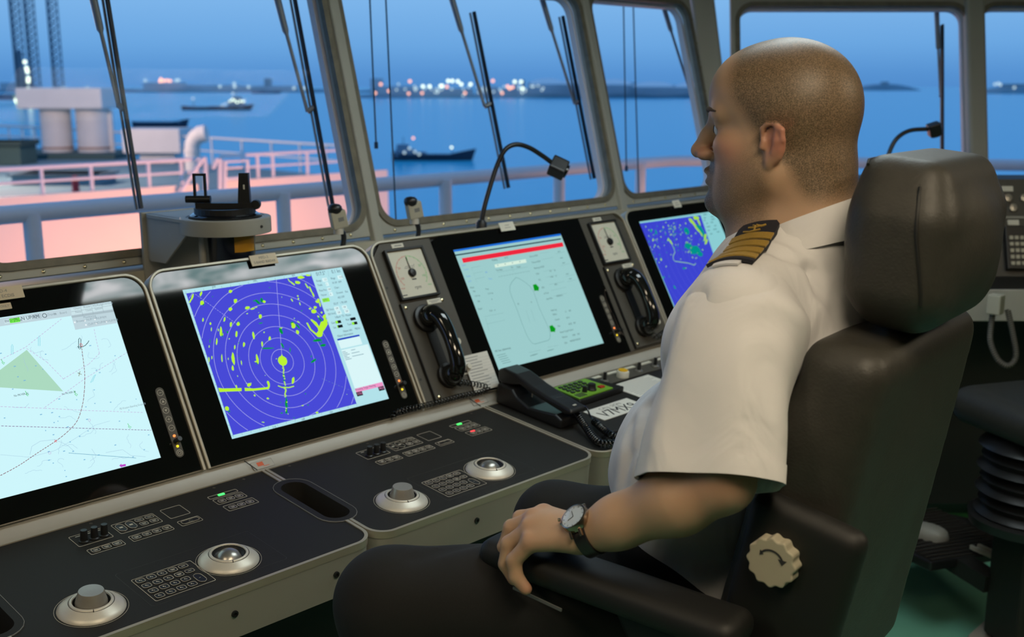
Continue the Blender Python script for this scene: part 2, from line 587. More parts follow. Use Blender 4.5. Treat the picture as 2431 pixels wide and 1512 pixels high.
# ------------------------------------------------------------------ console
PT = math.radians(60.5)
PY = Vector((0, math.cos(PT), math.sin(PT)))
PN = Vector((0, -math.sin(PT), math.cos(PT)))
P0 = Vector((0, 1.817, 0.878))
PM = frame(P0, (1, 0, 0), PY)                    # panel frame: x along console, y up the slope, z toward the operator
PMI = PM.inverted()
DT = math.radians(5.75)
DY = Vector((0, math.cos(DT), math.sin(DT)))
D0 = Vector((0, 1.79, 0.855))
DM = frame(D0, (1, 0, 0), DY)                    # desk frame: x along console, y to the rear, z up
DMI = DM.inverted()
DN = Vector((DM[0][2], DM[1][2], DM[2][2]))


def puv(px, py, h=0.0):
    q = PMI @ onp(px, py, P0 + PN * h, PN); return (q.x, q.y)


def duv(px, py, h=0.0):
    q = DMI @ onp(px, py, D0 + DN * h, DN); return (q.x, q.y)


PH = 0.416                                        # slope length of the panels
BX = [0.468, 1.025, 1.582, 2.537, 3.094]
bay_lab = ['console bay with pale chart display, leftmost', 'console bay with large radar display beside the chart display',
           'wide console bay with conning display between two handset panels', 'console bay with radar display in front of the seated officer']
DXS = [0.525, 1.136, 1.747, 3.094]
for k in range(4):
    x0, x1 = BX[k] + 0.002, BX[k + 1] - 0.002
    w = x1 - x0
    t = thing('console_bay', bay_lab[k], 'console', PM @ Matrix.Translation((x0, 0, 0)), 'console bays')

    def archpoly(i, r):
        return [(i, 0), (w - i, 0)] + [(w - i - r + r * math.cos(a), PH - i - r + r * math.sin(a)) for a in [math.pi / 2 * q / 8 for q in range(9)]] + \
               [(i + r - r * math.sin(a), PH - i - r + r * math.cos(a)) for a in [math.pi / 2 * q / 8 for q in range(9)]]
    MB().ringprism(archpoly(0, 0.042), archpoly(0.0065, 0.036), -0.03, 0.006).build('rim', M_trim, t, smooth=35, bevel=0.0015)
    MB().prism(archpoly(0.004, 0.04), -0.035, -0.006).build('back_plate', M_dark, t)
    # cabinet body below and behind, in world axes
    body = MB()
    q = t.matrix_world.inverted()
    prof = [(1.83, 0.0), (2.30, 0.0), (2.30, 1.12), (2.045, 1.21), (1.845, 0.86), (1.83, 0.82)]
    body.prism(prof, x0, x1, q @ Matrix(((0, 0, 1, 0), (1, 0, 0, 0), (0, 1, 0, 0), (0, 0, 0, 1))))
    body.build('cabinet', M_cream, t)

# gutter: one continuous coved strip between the displays and the desks
prof = [(1.822, 0.879), (1.812, 0.868), (1.803, 0.860), (1.796, 0.8562), (1.7895, 0.8555), (1.7895, 0.835), (1.84, 0.83), (1.84, 0.879)]
g = MB().prism(prof, BX[0], BX[4], Matrix(((0, 0, 1, 0), (1, 0, 0, 0), (0, 1, 0, 0), (0, 0, 0, 1))))
gt = thing('console_gutter', 'grey coved strip running along the console below the displays', 'trim strip', Vector((1.7, 1.81, 0.84)))
Ti = gt.matrix_world.inverted()
for v_ in range(len(g.v)): g.v[v_] = tuple(Ti @ Vector(g.v[v_]))
g.build('coved_strip', M_gutter, gt, smooth=40)
for xs in (1.12, 1.735):
    MB().bar((xs - 1.7 - .012, 0.006, 0.0358), (xs - 1.7 + 0.002, -0.018, 0.0188), 0.0012, 0.0015).build('seam', M_ink, gt)
for px, py in ((623, 1103), (1137, 953)):
    c = onp(px, py, Vector((0, 1.803, 0.8605)), Vector((0, -0.6, 0.8)))
    Mp = frame(c + Vector((0, -0.6, 0.8)) * 0.001, (1, 0, 0), (0, 0.8, 0.6))
    pl = MB().prism(rrect(-.024, -.0095, .024, .0095, .001), 0, 0.0008).build('badge_plate', M_gutter, gt, M=Ti @ Mp)
    MB().ringprism(rrect(-.024, -.0095, .024, .0095, .001), rrect(-.0236, -.0091, .0236, .0091, .001), 0.0008, 0.001).build('badge_edge', M_grey_ink, pl)
    MB().flat([(-.012, -.003), (0.002, -.003), (0.002, .0065), (-.012, .0065)], 0.0012).build('orange_logo', M_logo, pl)
    MB().flat([(-.001, -.0055), (0.013, -.0055), (0.013, -.0042), (-.001, -.0042)], 0.0012).build('logo_line', M_logo, pl)

# ------------------------------------------------------------------ desks
DD = 0.356                                        # desk depth
M_deskside = M_face


def roundcorner(x0, x1, y0, y1, r, n=8):
    """desk outline: square at the rear, rounded at the two front corners"""
    pts = [(x1, y1), (x0, y1)]
    pts += [(x0 + r - r * math.cos(a), y0 + r - r * math.sin(a)) for a in [math.pi / 2 * q / n for q in range(n + 1)]]
    pts += [(x1 - r + r * math.sin(a), y0 + r - r * math.cos(a)) for a in [math.pi / 2 * q / n for q in range(n + 1)]]
    return pts


desk_lab = ['black control desk with keypad below the chart display', 'black control desk with keypad and red lamp beside the officer\'s hand',
            'black desk section carrying the telephone and call sign card']
desks = []
for k in range(3):
    x0, x1 = DXS[k] + 0.0015, DXS[k + 1] - 0.0015
    w = x1 - x0
    t = thing('control_desk', desk_lab[k], 'control desk', DM @ Matrix.Translation((x0, 0, 0)), 'control desks')
    desks.append(t)
    o_p = roundcorner(0, w, -DD, 0, 0.040)
    i_p = roundcorner(0.006, w - 0.006, -DD + 0.006, -0.0015, 0.035)
    MB().prism(i_p, -0.02, 0.0).build('desk_top', M_desk, t)
    MB().ringprism(o_p, i_p, -0.012, 0.002).build('edge_trim', M_trim, t, smooth=35, bevel=0.001)
    MB().ringprism(roundcorner(0.001, w - .001, -DD + .001, 0, 0.04), roundcorner(0.02, w - 0.02, -DD + 0.02, -0.02, 0.03), -0.088, -0.012).build('apron', M_face, t, smooth=35)
    MB().box((0.02, -DD + 0.02, -0.085), (w - 0.02, 0.02, -0.021)).build('underside', M_dark, t)
    bolt = MB().lathe([(0.0058, 0), (0.0058, 0.003), (0.003, 0.0035), (0.003, 0.0005), (0, 0.0)], 14).mesh('bolt', M_black, 40)
    xs = (0.08, 0.32, 0.52) if k != 1 else (0.245, 0.5)
    for xb in xs:
        link('bolt', bolt, t, M=Matrix.Translation((xb, -DD + 0.0005, -0.042)) @ Matrix.Rotation(math.radians(90), 4, 'X'))
# dark kneehole back behind the desks
struct(MB().box((BX[0], 1.80, 0.0), (BX[4], 1.83, 0.78)).build('trim_12', M_dark))

# ------------------------------------------------------------------ desk controls
def cut(o, cutters):
    """cut closed prisms out of a mesh for good"""
    tmp = []
    for mb in cutters:
        c = mb.build('cutter', M_dark); tmp.append(c)
        c.parent = o.parent
        b = o.modifiers.new('b', 'BOOLEAN'); b.object = c; b.operation = 'DIFFERENCE'; b.solver = 'EXACT'
    bpy.context.view_layer.update()
    dg = bpy.context.evaluated_depsgraph_get()
    me = bpy.data.meshes.new_from_object(o.evaluated_get(dg))
    o.modifiers.clear()
    o.data = me
    for c in tmp: bpy.data.objects.remove(c)


def stadium(cx, y0, y1, hw, n=10):
    pts = []
    for k in range(n + 1):
        a = math.pi * k / n
        pts.append((cx + hw * math.cos(a), y1 - hw + hw * math.sin(a)))
    for k in range(n + 1):
        a = math.pi + math.pi * k / n
        pts.append((cx + hw * math.cos(a), y0 + hw + hw * math.sin(a)))
    return pts


# grip wells across the desk joints
for k, xj in ((0, DXS[0]), (1, DXS[1])):
    for d_i in (k - 1, k):
        if 0 <= d_i < 3:
            dk = desks[d_i]
            lx = xj - (DXS[d_i] + 0.0015)
            for ch in list(dk.children):
                if ch.name.split('.')[0] in ('desk_top', 'edge_trim', 'underside', 'apron'):
                    if ch.name.startswith('edge_trim'):
                        ch.modifiers.clear()
                    cut(ch, [MB().prism(stadium(lx, -0.272, -0.062, 0.040), -0.07, 0.02)])
    lab = ['oval black grip well at the lower left corner of the desks', 'oval black grip well between the two keypad desks'][k]
    t = thing('grip_well', lab, 'grip well', DM @ Matrix.Translation((xj, 0, 0)), 'grip wells')
    oo = stadium(0, -0.2715, -0.0625, 0.0395); ii = stadium(0, -0.258, -0.078, 0.0255); jj = stadium(0, -0.255, -0.081, 0.022)
    mb = MB()
    n = len(oo)
    vs = [(p[0], p[1], 0.0012) for p in oo] + [(p[0] * 1.04, p[1], 0.0016) for p in ii] + [(p[0], p[1], -0.004) for p in ii] + [(p[0], p[1], -0.048) for p in jj] + [(p[0], p[1], -0.06) for p in oo]
    fs = []
    for r in range(3):
        fs += [(r * n + i, r * n + (i + 1) % n, (r + 1) * n + (i + 1) % n, (r + 1) * n + i) for i in range(n)]
    fs.append(tuple(3 * n + i for i in range(n)))
    fs += [(i, 4 * n + i, 4 * n + (i + 1) % n, (i + 1) % n) for i in range(n)]
    fs.append(tuple(4 * n + (n - 1 - i) for i in range(n)))
    mb.add(vs, fs)
    mb.build('well_liner', M_desk, t, smooth=50)
    MB().ringprism(stadium(0, -0.2722, -0.0618, 0.0402), stadium(0, -0.2714, -0.0626, 0.0394), 0.0, 0.0016).build('liner_edge', M_grey_ink, t)


def key_mesh(w, h, legend=1, rim=0.0011):
    mb = MB()
    mb.ringprism(rrect(-w / 2, -h / 2, w / 2, h / 2, h * .28), rrect(-w / 2 + rim * .55, -h / 2 + rim * .55, w / 2 - rim * .55, h / 2 - rim * .55, h * .25), 0.0, 0.0011)
    if legend == 1:
        mb.flat(rrect(-w * .15, -h * .05, w * .02, h * .17, .0004, 1), 0.001)
        mb.flat(rrect(w * .04, -h * .16, w * .15, h * .02, .0003, 1), 0.001)
    elif legend == 2:
        mb.flat(rrect(-w * .27, h * .02, w * .27, h * .16, .0003, 1), 0.001)
        mb.flat(rrect(-w * .2, -h * .2, w * .2, -h * .06, .0003, 1), 0.001)
    elif legend == 3:
        mb.flat(rrect(-w * .22, -h * .07, w * .22, h * .09, .0003, 1), 0.001)
    elif legend == 4:
        mb.line([(-.004, -h * .22), (.004, -h * .22), (0, h * .22)], .0006, .001, closed=True)
    elif legend == 5:
        mb.flat(rrect(-.0015, -.0005, .0015, .0005, .0002, 1), 0.001)
    return mb.mesh('button', M_print)


KM = {1: key_mesh(.0145, .0128, 1), 2: key_mesh(.0145, .0125, 2), 3: key_mesh(.0155, .0105, 3), 4: key_mesh(.033, .0125, 4), 5: key_mesh(.0145, .03, 5), 6: key_mesh(.0145, .03, 3)}
KB = {k: MB().prism(rrect(-w / 2, -h / 2, w / 2, h / 2, h * .25), -0.0005, 0.0006).mesh('key_pad', M_black) for k, (w, h) in
      {1: (.0145, .0128), 2: (.0145, .0125), 3: (.0155, .0105), 4: (.033, .0125), 5: (.0145, .03), 6: (.0145, .03)}.items()}
OUTL = {}


def outline(t, x0, y0, x1, y1, r=.003, name='legend_outline'):
    key = (round(x1 - x0, 4), round(y1 - y0, 4))
    if key not in OUTL:
        w, h = key
        OUTL[key] = MB().ringprism(rrect(0, 0, w, h, r), rrect(.0007, .0007, w - .0007, h - .0007, r), 0.0, 0.0004).mesh(name, M_print)
    link(name, OUTL[key], t, M=Matrix.Translation((x0, y0, 0)))


def key(t, kind, x, y):
    b = link('button', KM[kind], t, M=Matrix.Translation((x, y, 0.0004)))
    link('key_pad', KB[kind], b)


tb_ring = MB().lathe([(.050, 0), (.0495, .002), (.044, .0065), (.0335, .0125), (.0332, .0118), (.0325, .0118), (.032, .0132), (.0305, .0145), (.0285, .0146), (.0275, .0135), (.027, .002)], 48, cap=False).mesh('housing_ring', M_silver, 50)
seam_m = MB().lathe([(.0335, .0121), (.0326, .0126)], 48, cap=False).mesh('ring_groove', M_ink)
well_m = MB().lathe([(.0275, .0125), (.026, .007), (.0215, .004), (.0, .003)], 32, cap=False).mesh('socket', M_black, 60)
ball_m = MB().lathe([(.0235 * math.cos(a), .0235 * math.sin(a) - .0045) for a in [math.pi / 2 * (k / 12) for k in range(13)]], 36, cap=False).mesh('ball', M_chrome, 80)
cap_m = MB().lathe([(.0238, .004), (.0236, .012), (.0232, .0135), (.0188, .029), (.0182, .0302), (.0, .0306)], 40, cap=False).mesh('dial_cap', mat('satin_grey_cap', (.47, .44, .385), .36, metal=.6, noise=.05, nscale=300), 45)
knob_m = MB().lathe([(.0085, 0), (.0085, .002), (.0064, .0035), (.0058, .020), (.0052, .0215), (0, .0215)], 20, cap=False).mesh('knob', M_black, 35)
plinth_m = MB().ringprism(circ((0, 0), .0535, 48), circ((0, 0), .053, 48), 0, .0003).mesh('legend_ring', M_print)
notch_m = MB().box((-.0004, -.034, .0122), (.0004, -.0292, .0149)).mesh('index_mark', M_ink)

screw_m = MB().lathe([(.0028, 0), (.0028, .0006), (.0016, .0007), (.0016, .0002), (0, .0002)], 12).mesh('screw', M_instr)
for k in range(2):
    t = desks[k]
    off = 0.002
    # keypad
    kx, ky = .2205, -.2412
    outline(t, .2095, -.311, .3145, -.2298, .003)
    for i in range(4):
        for j in range(3):
            key(t, 1, kx + .0187 * j + .0005 * i, ky - .0195 * i)
    key(t, 2, kx + .0187 * 3, ky); key(t, 3, kx + .0187 * 4, ky)
    key(t, 2, kx + .0187 * 3 + .0005, ky - .0195); key(t, 3, kx + .0187 * 4 + .0005, ky - .0195)
    key(t, 1, kx + .0187 * 3 + .001, ky - .039); key(t, 1, kx + .0187 * 3 + .0015, ky - .0585)
    key(t, 5, kx + .0187 * 4 + .002, ky - .0488)
    # dome controls
    for nm, cx, cy in (('control_dial', .127, -.269), ('trackball', .365, -.266)):
        lab = 'silver rotary dial' if nm == 'control_dial' else 'silver ringed steel trackball'
        r = link(nm, tb_ring, t, M=Matrix.Translation((cx, cy, 0)))
        r['label'] = lab
        link('ring_groove', seam_m, r); link('socket', well_m, r); link('legend_ring', plinth_m, r); link('index_mark', notch_m, r, M=Matrix.Rotation(math.radians(-20), 4, 'Z'))
        if nm == 'control_dial': link('dial_cap', cap_m, r)
        else: link('ball', ball_m, r)
    # panel seam around keypad and trackball
    MB().ringprism(rrect(.198, -.322, .444, -.198, .006), rrect(.1984, -.3216, .4436, -.1984, .006), 0, .0002).build('panel_seam', mat('faint_seam', (.05, .05, .045), .5), t)
    # upper row
    outline(t, .196, -.0795, .257, -.037, .003)
    for j, xx in enumerate((.2106, .2287, .2463)):
        link('knob', knob_m, t, M=Matrix.Translation((xx, -.066, 0)))
        MB().flat(rrect(xx - .005, -.0445, xx + .004, -.0425, .0003, 1), .0004).build('legend', M_print, t)
    outline(t, .1995, -.1165, .2605, -.0965, .003)
    for xx in (.2116, .2306, .2490): key(t, 2, xx, -.1063)
    outline(t, .2705, -.0785, .349, -.0385, .003)
    key(t, 6, .2805, -.0585); key(t, 6, .299, -.0585)
    for xx in (.3185, .3375):
        for yy in (-.0500, -.0672): key(t, 3 if yy > -.06 else 2, xx, yy)
    outline(t, .274, -.1165, .3505, -.0945, .003)
    for xx in (.2845, .3035, .3220, .3410): key(t, 2, xx, -.1055)
    outline(t, .3640, -.078, .4035, -.037, .003)
    outline(t, .3655, -.1155, .4070, -.0948, .003); key(t, 4, .3865, -.1050)
    outline(t, .4585, -.0515, .519, -.0395, .003)
    MB().prism(rrect(.479, -.0478, .492, -.0425, .001), 0, .0012).build('green_indicator', emat('green_led', (.05, 1.0, .12), 2.6), t)
    outline(t, .4595, -.0800, .5205, -.0560, .003); outline(t, .4605, -.114, .5240, -.0895, .003)
    for xx in (.472, .490, .508):
        key(t, 2, xx, -.070); key(t, 2, xx + .002, -.1035)
    if k == 1:
        MB().prism(rrect(.476, -.0960, .487, -.0915, .001), 0, .0012).build('red_indicator', emat('red_led', (1.0, .04, .05), 2.2), t)
    for sx, sy in ((.248, -.012), (.49, -.012), (.05, -.012), (.555, -.012)):
        link('screw', screw_m, t, M=Matrix.Translation((sx, sy, 0)))

# ------------------------------------------------------------------ instrument strips with gauges and handsets
M_gface = mat('ivory_dial_face', (0.72, 0.68, 0.55), 0.5, noise=0.02)
M_gred = mat('red_dial_print', (0.62, 0.16, 0.11), 0.6)
M_gpink = mat('faded_red_arc', (0.72, 0.42, 0.33), 0.6)
M_ggreen = mat('green_dial_print', (0.12, 0.52, 0.14), 0.6)
M_glight = mat('faded_green_arc', (0.45, 0.66, 0.35), 0.6)
XI = [(1.5905, 1.7805), (2.3425, 2.529)]
g_lab = ['square rpm gauge above the left handset beside the large radar', 'square rpm gauge above the right handset beside the officer']
h_lab = ['black telephone handset on the strip beside the large radar', 'black telephone handset on the strip nearest the officer']
s_lab = ['charcoal instrument strip between the radar and conning displays', 'charcoal instrument strip right of the conning display']
COILP = []
for k, (xa, xb) in enumerate(XI):
    w = xb - xa
    c0 = (1.683, 2.427)[k]                # gauge centre
    t = thing('instrument_strip', s_lab[k], 'instrument panel', PM @ Matrix.Translation((c0, 0, 0)), 'instrument strips')
    la, lb = xa - c0, xb - c0
    MB().prism([(la, 0.004), (lb, 0.004), (lb, .4095 if k == 0 else .375), (lb - (0 if k == 0 else .034), .4095), (la + (.034 if k == 0 else 0), .4095), (la, .375 if k == 0 else .4095)], -0.006, 0.001).build('plate', M_instr, t)
    # handset sub-panel with thick dark edge
    MB().prism(rrect(-.064, .008, .071, .254, .002), 0.001, 0.0065).build('handset_panel', M_instr, t, bevel=.001)
    MB().box((-.0665, .008, 0.0), (-.064, .254, 0.0085)).build('panel_edge', M_black, t)
    for sx, sy in ((-.054, .243), (.062, .246), (-.052, .019), (.062, .02)):
        link('screw', MB().lathe([(.0045, 0), (.0045, .002), (.002, .0035), (0, .0035)], 12).mesh('screw', M_brass, 40), t, M=Matrix.Translation((sx, sy, .0065)))
    for sx, sy in ((-.082, .30), (-.082, .07)):
        link('hole', MB().lathe([(.003, 0.001), (.003, .0016), (0, .0014)], 10).mesh('hole', M_black), t, M=Matrix.Translation((sx, sy, 0)))
    MB().prism(rrect(-.026, .394, .010, .4045, .001), .001, .0025).build('name_plate', M_white, t)
    MB().flat(rrect(-.018, .398, .004, .4005, .0004, 1), .0027).build('plate_print', M_grey_ink, t)
    MB().prism(rrect(.014, .2405, .057, .252, .001), .0065, .008).build('name_plate', M_white, t)
    MB().flat([(.02, .247), (.051, .247), (.051, .2485), (.02, .2485)], .0083).build('plate_print', M_grey_ink, t)
    MB().flat([(.024, .2435), (.045, .2435), (.045, .245), (.024, .245)], .0083).build('plate_print', M_grey_ink, t)
    MB().prism(rrect(.024, .217, .040, .233, .001), .0065, .0075).build('dull_red_square', mat('dull_red_paint', (.34, .12, .085), .6), t)
    lampb = MB().lathe([(.0075, .0065), (.0075, .012), (.0055, .0125), (.0055, .014)], 14).build('lamp_collar', M_chrome, t, M=Matrix.Translation((.0405, .198, 0)))
    MB().lathe([(.005, .0125), (.005, .018), (.0035, .021), (0, .022)], 14, cap=False).build('red_lens', M_red, lampb, smooth=50)
    MB().tube([(.043, .178, .0065), (.043, .178, .012), (.049, .181, .024)], [.0055, .004, .0035], 10).build('toggle_switch', M_chrome if k else M_black, t, smooth=50)
    if k == 0:
        MB().prism(rrect(.0335, .158, .049, .169, .001), .0065, .0075).build('name_plate', M_white, t)
        MB().prism(rrect(.036, .115, .062, .158, .0015), .0065, .008).build('grey_switch_plate', mat('steel_grey_plate', (.19, .20, .20), .5), t)
        kn = MB().lathe([(.0095 + .0006 * (i % 2), z) for i, z in ((0, .008), (0, .021))] + [(.008, .0235), (0, .0235)], 22, cap=False, M=Matrix.Translation((.050, .135, 0))).build('cream_knob', M_white, t, smooth=40)
        MB().tube([(.046, .124, .008), (.046, .124, .017)], .005, 10).build('switch_post', M_chrome, t)
        MB().ringprism(rrect(.034, .055, .06, .083, .003), rrect(.0368, .058, .057, .080, .002), .0065, .009).build('socket_frame', M_white, t)
        MB().prism(rrect(.0368, .058, .057, .080, .002), .0065, .007).build('socket', M_black, t)
        MB().lathe([(.0075, .009), (.0075, .02), (.0065, .0215), (0, .0215)], 16, cap=False, M=Matrix.Translation((.058, .0705, 0))).build('cream_knob', M_white, t, smooth=40)
    else:
        MB().ringprism(stadium(.051, .105, .16, .006), stadium(.051, .1066, .1584, .0045), .0065, .0072).build('oval_print', M_grey_ink, t)
        MB().lathe([(.008, .0065), (.008, .02), (.007, .0215), (0, .0215)], 16, cap=False, M=Matrix.Translation((.056, .064, 0))).build('cream_knob', M_white, t, smooth=40)
        MB().prism(rrect(.037, .052, .053, .07, .002), .0065, .012).build('socket_frame', M_white, t)
    # gauge
    Mg = PM @ Matrix.Translation((c0, .325, .001))
    gq = thing('rpm_gauge', g_lab[k], 'gauge', Mg, 'rpm gauges')
    oo = rrect(-.0605, -.065, .0605, .0645, .002); ii = rrect(-.0545, -.059, .0545, .0585, .002)
    MB().ringprism(oo, ii, 0, .012).build('bezel', M_black, gq, bevel=.0015)
    MB().prism(ii, 0, .006).build('face', M_gface, gq)
    R = .044
    arc = lambda a0, a1, r: [(r * math.sin(math.radians(a0 + (a1 - a0) * i / 20)), r * math.cos(math.radians(a0 + (a1 - a0) * i / 20))) for i in range(21)]
    MB().line(arc(-128, 0, R), .0022, .0063).build('red_arc', M_gpink, gq)
    MB().line(arc(0, 128, R), .0022, .0063).build('green_arc', M_glight, gq)
    for sgn, mt in ((-1, M_gred), (1, M_ggreen)):
        pr = MB()
        for a, s in ((64, '50'), (108, '100')):
            x, y = sgn * (R - .0085) * math.sin(math.radians(a)), (R - .0085) * math.cos(math.radians(a))
            pr.text(s, .0085, x, y, .0064, ax='CENTER')
        pr.text('max', .0075, sgn * .042, -.0345, .0064, ax='CENTER')
        for a in range(0, 129, 16):
            pr.line([(sgn * r * math.sin(math.radians(a)), r * math.cos(math.radians(a))) for r in (R - .003, R + .0022)], .0007, .0064)
        if sgn == 1: pr.flat(rrect(-.0012, R - .012, .002, R - .002, .0005, 1), .0064)
        pr.build('scale_numbers', mt, gq)
    pk = MB().text('rpm', .0125, 0.004, -.037, .0064, ax='CENTER')
    pk.flat(rrect(-.05, -.0535, -.036, -.051, .0004, 1), .0064)
    pk.line([(-.016, .0135), (-.012, .0175), (.014, .0175), (.016, .0215), (.014, .0135)], .0008, .0064, closed=True)
    pk.flat(rrect(-.006, -.0175, .008, -.0145, .001, 1), .0064)
    pk.build('face_print', M_ink, gq)
    MB().prism([(-.0012, 0), (.0012, 0), (.0004, .041), (-.0004, .041)], .0075, .0085, Matrix.Rotation(math.radians(3), 4, 'Z')).build('needle', M_ink, gq)
    MB().lathe([(.0105, .0063), (.0105, .011), (.0085, .0135), (0, .0145)], 24, cap=False).build('hub', M_black, gq, smooth=40)
    MB().prism(ii, .0105, .011).build('cover_glass', M_pane, gq)
    # handset: cradle cups, curved grip, two rounded ends, coiled cord
    Mh = PM @ Matrix.Translation((c0, 0, .0065))
    h = thing('telephone_handset', h_lab[k], 'telephone', Mh, 'handsets on the console')
    dx = 0.0
    MB().lathe([(.031, 0), (.034, .004), (.034, .012), (.029, .014)], 28, M=Matrix.Translation((-.012, .207, 0))).build('cradle_cup', M_black, h, smooth=40)
    MB().lathe([(.027, 0), (.03, .004), (.03, .012), (.026, .014)], 28, M=Matrix.Translation((-.008, .062, 0))).build('cradle_cup', M_black, h, smooth=40)
    MB().prism(rrect(-.022, .07, .004, .2, .006), 0, .006).build('cradle_spine', M_black, h)
    grip = bez([(-.012, .205, .042), (-.010, .190, .052), (-.008, .160, .057), (-.008, .135, .058), (-.008, .105, .057), (-.008, .078, .052), (-.008, .062, .042)], 30)
    gr = MB()
    n = 12
    for i, p in enumerate(grip):
        pass
    rs = [.0165 + .003 * abs(i / (len(grip) - 1) - .5) * 2 for i in range(len(grip))]
    gr.tube(grip, rs, 16)
    gr.build('grip', M_phone, h, smooth=60)
    ear = [(0, .008), (.02, .009), (.0265, .013), (.0275, .020), (.0265, .030), (.022, .042), (.0155, .052), (.008, .056), (0, .057)]
    MB().lathe(ear, 32, cap=False, M=Matrix.Translation((-.012, .207, 0))).build('earpiece', M_phone, h, smooth=70)
    MB().lathe(ear, 32, cap=False, M=Matrix.Translation((-.008, .060, 0)) @ Matrix.Scale(.95, 4)).build('mouthpiece', M_phone, h, smooth=70)
    if k == 0:
        cp = [Mh @ Vector((.006, .036, .03)), Mh @ Vector((.014, .018, .02))]
        path = [PM @ Vector((c0 + .005, .03, .03)), PM @ Vector((c0 + .02, .014, .02))]
        p2 = [onp(a, b, P0 + PN * .012, PN) for a, b in ((1050, 925), (1085, 912), (1150, 918))]
        path = [onp(1065, 905, P0 + PN * .03, PN), onp(1085, 905, P0 + PN * .018, PN), onp(1152, 917, P0 + PN * .016, PN), onp(1150, 928, P0 + PN * .016, PN),
                onp(1095, 940, P0 + PN * .016, PN), onp(1040, 955, P0 + PN * .016, PN), onp(985, 968, P0 + PN * .014, PN), onp(945, 978, P0 + PN * .012, PN), onp(930, 992, P0 + PN * .008, PN)]
        path = bez(path, 60)
        inv = Mh.inverted()
        MB().tube([inv @ Vector(q) for q in coil(path, .0058, 46)], .0016, 6).build('coiled_cord', M_phone, h, smooth=60)
        MB().tube([(-.004, .04, .02), (.004, .028, .02), inv @ path[0]], .0018, 6).build('cord_lead', M_phone, h, smooth=60)
    else:
        inv = Mh.inverted()
        path = bez([onp(a, b, P0 + PN * .018, PN) for a, b in ((1548, 790), (1560, 800), (1575, 790), (1590, 785), (1612, 800), (1640, 790))], 40)
        MB().tube([inv @ Vector(q) for q in coil(path, .0065, 16)], .0016, 6).build('coiled_cord', M_phone, h, smooth=60)
        MB().tube([(-.004, .04, .02), inv @ path[0]], .0018, 6).build('cord_lead', M_phone, h, smooth=60)

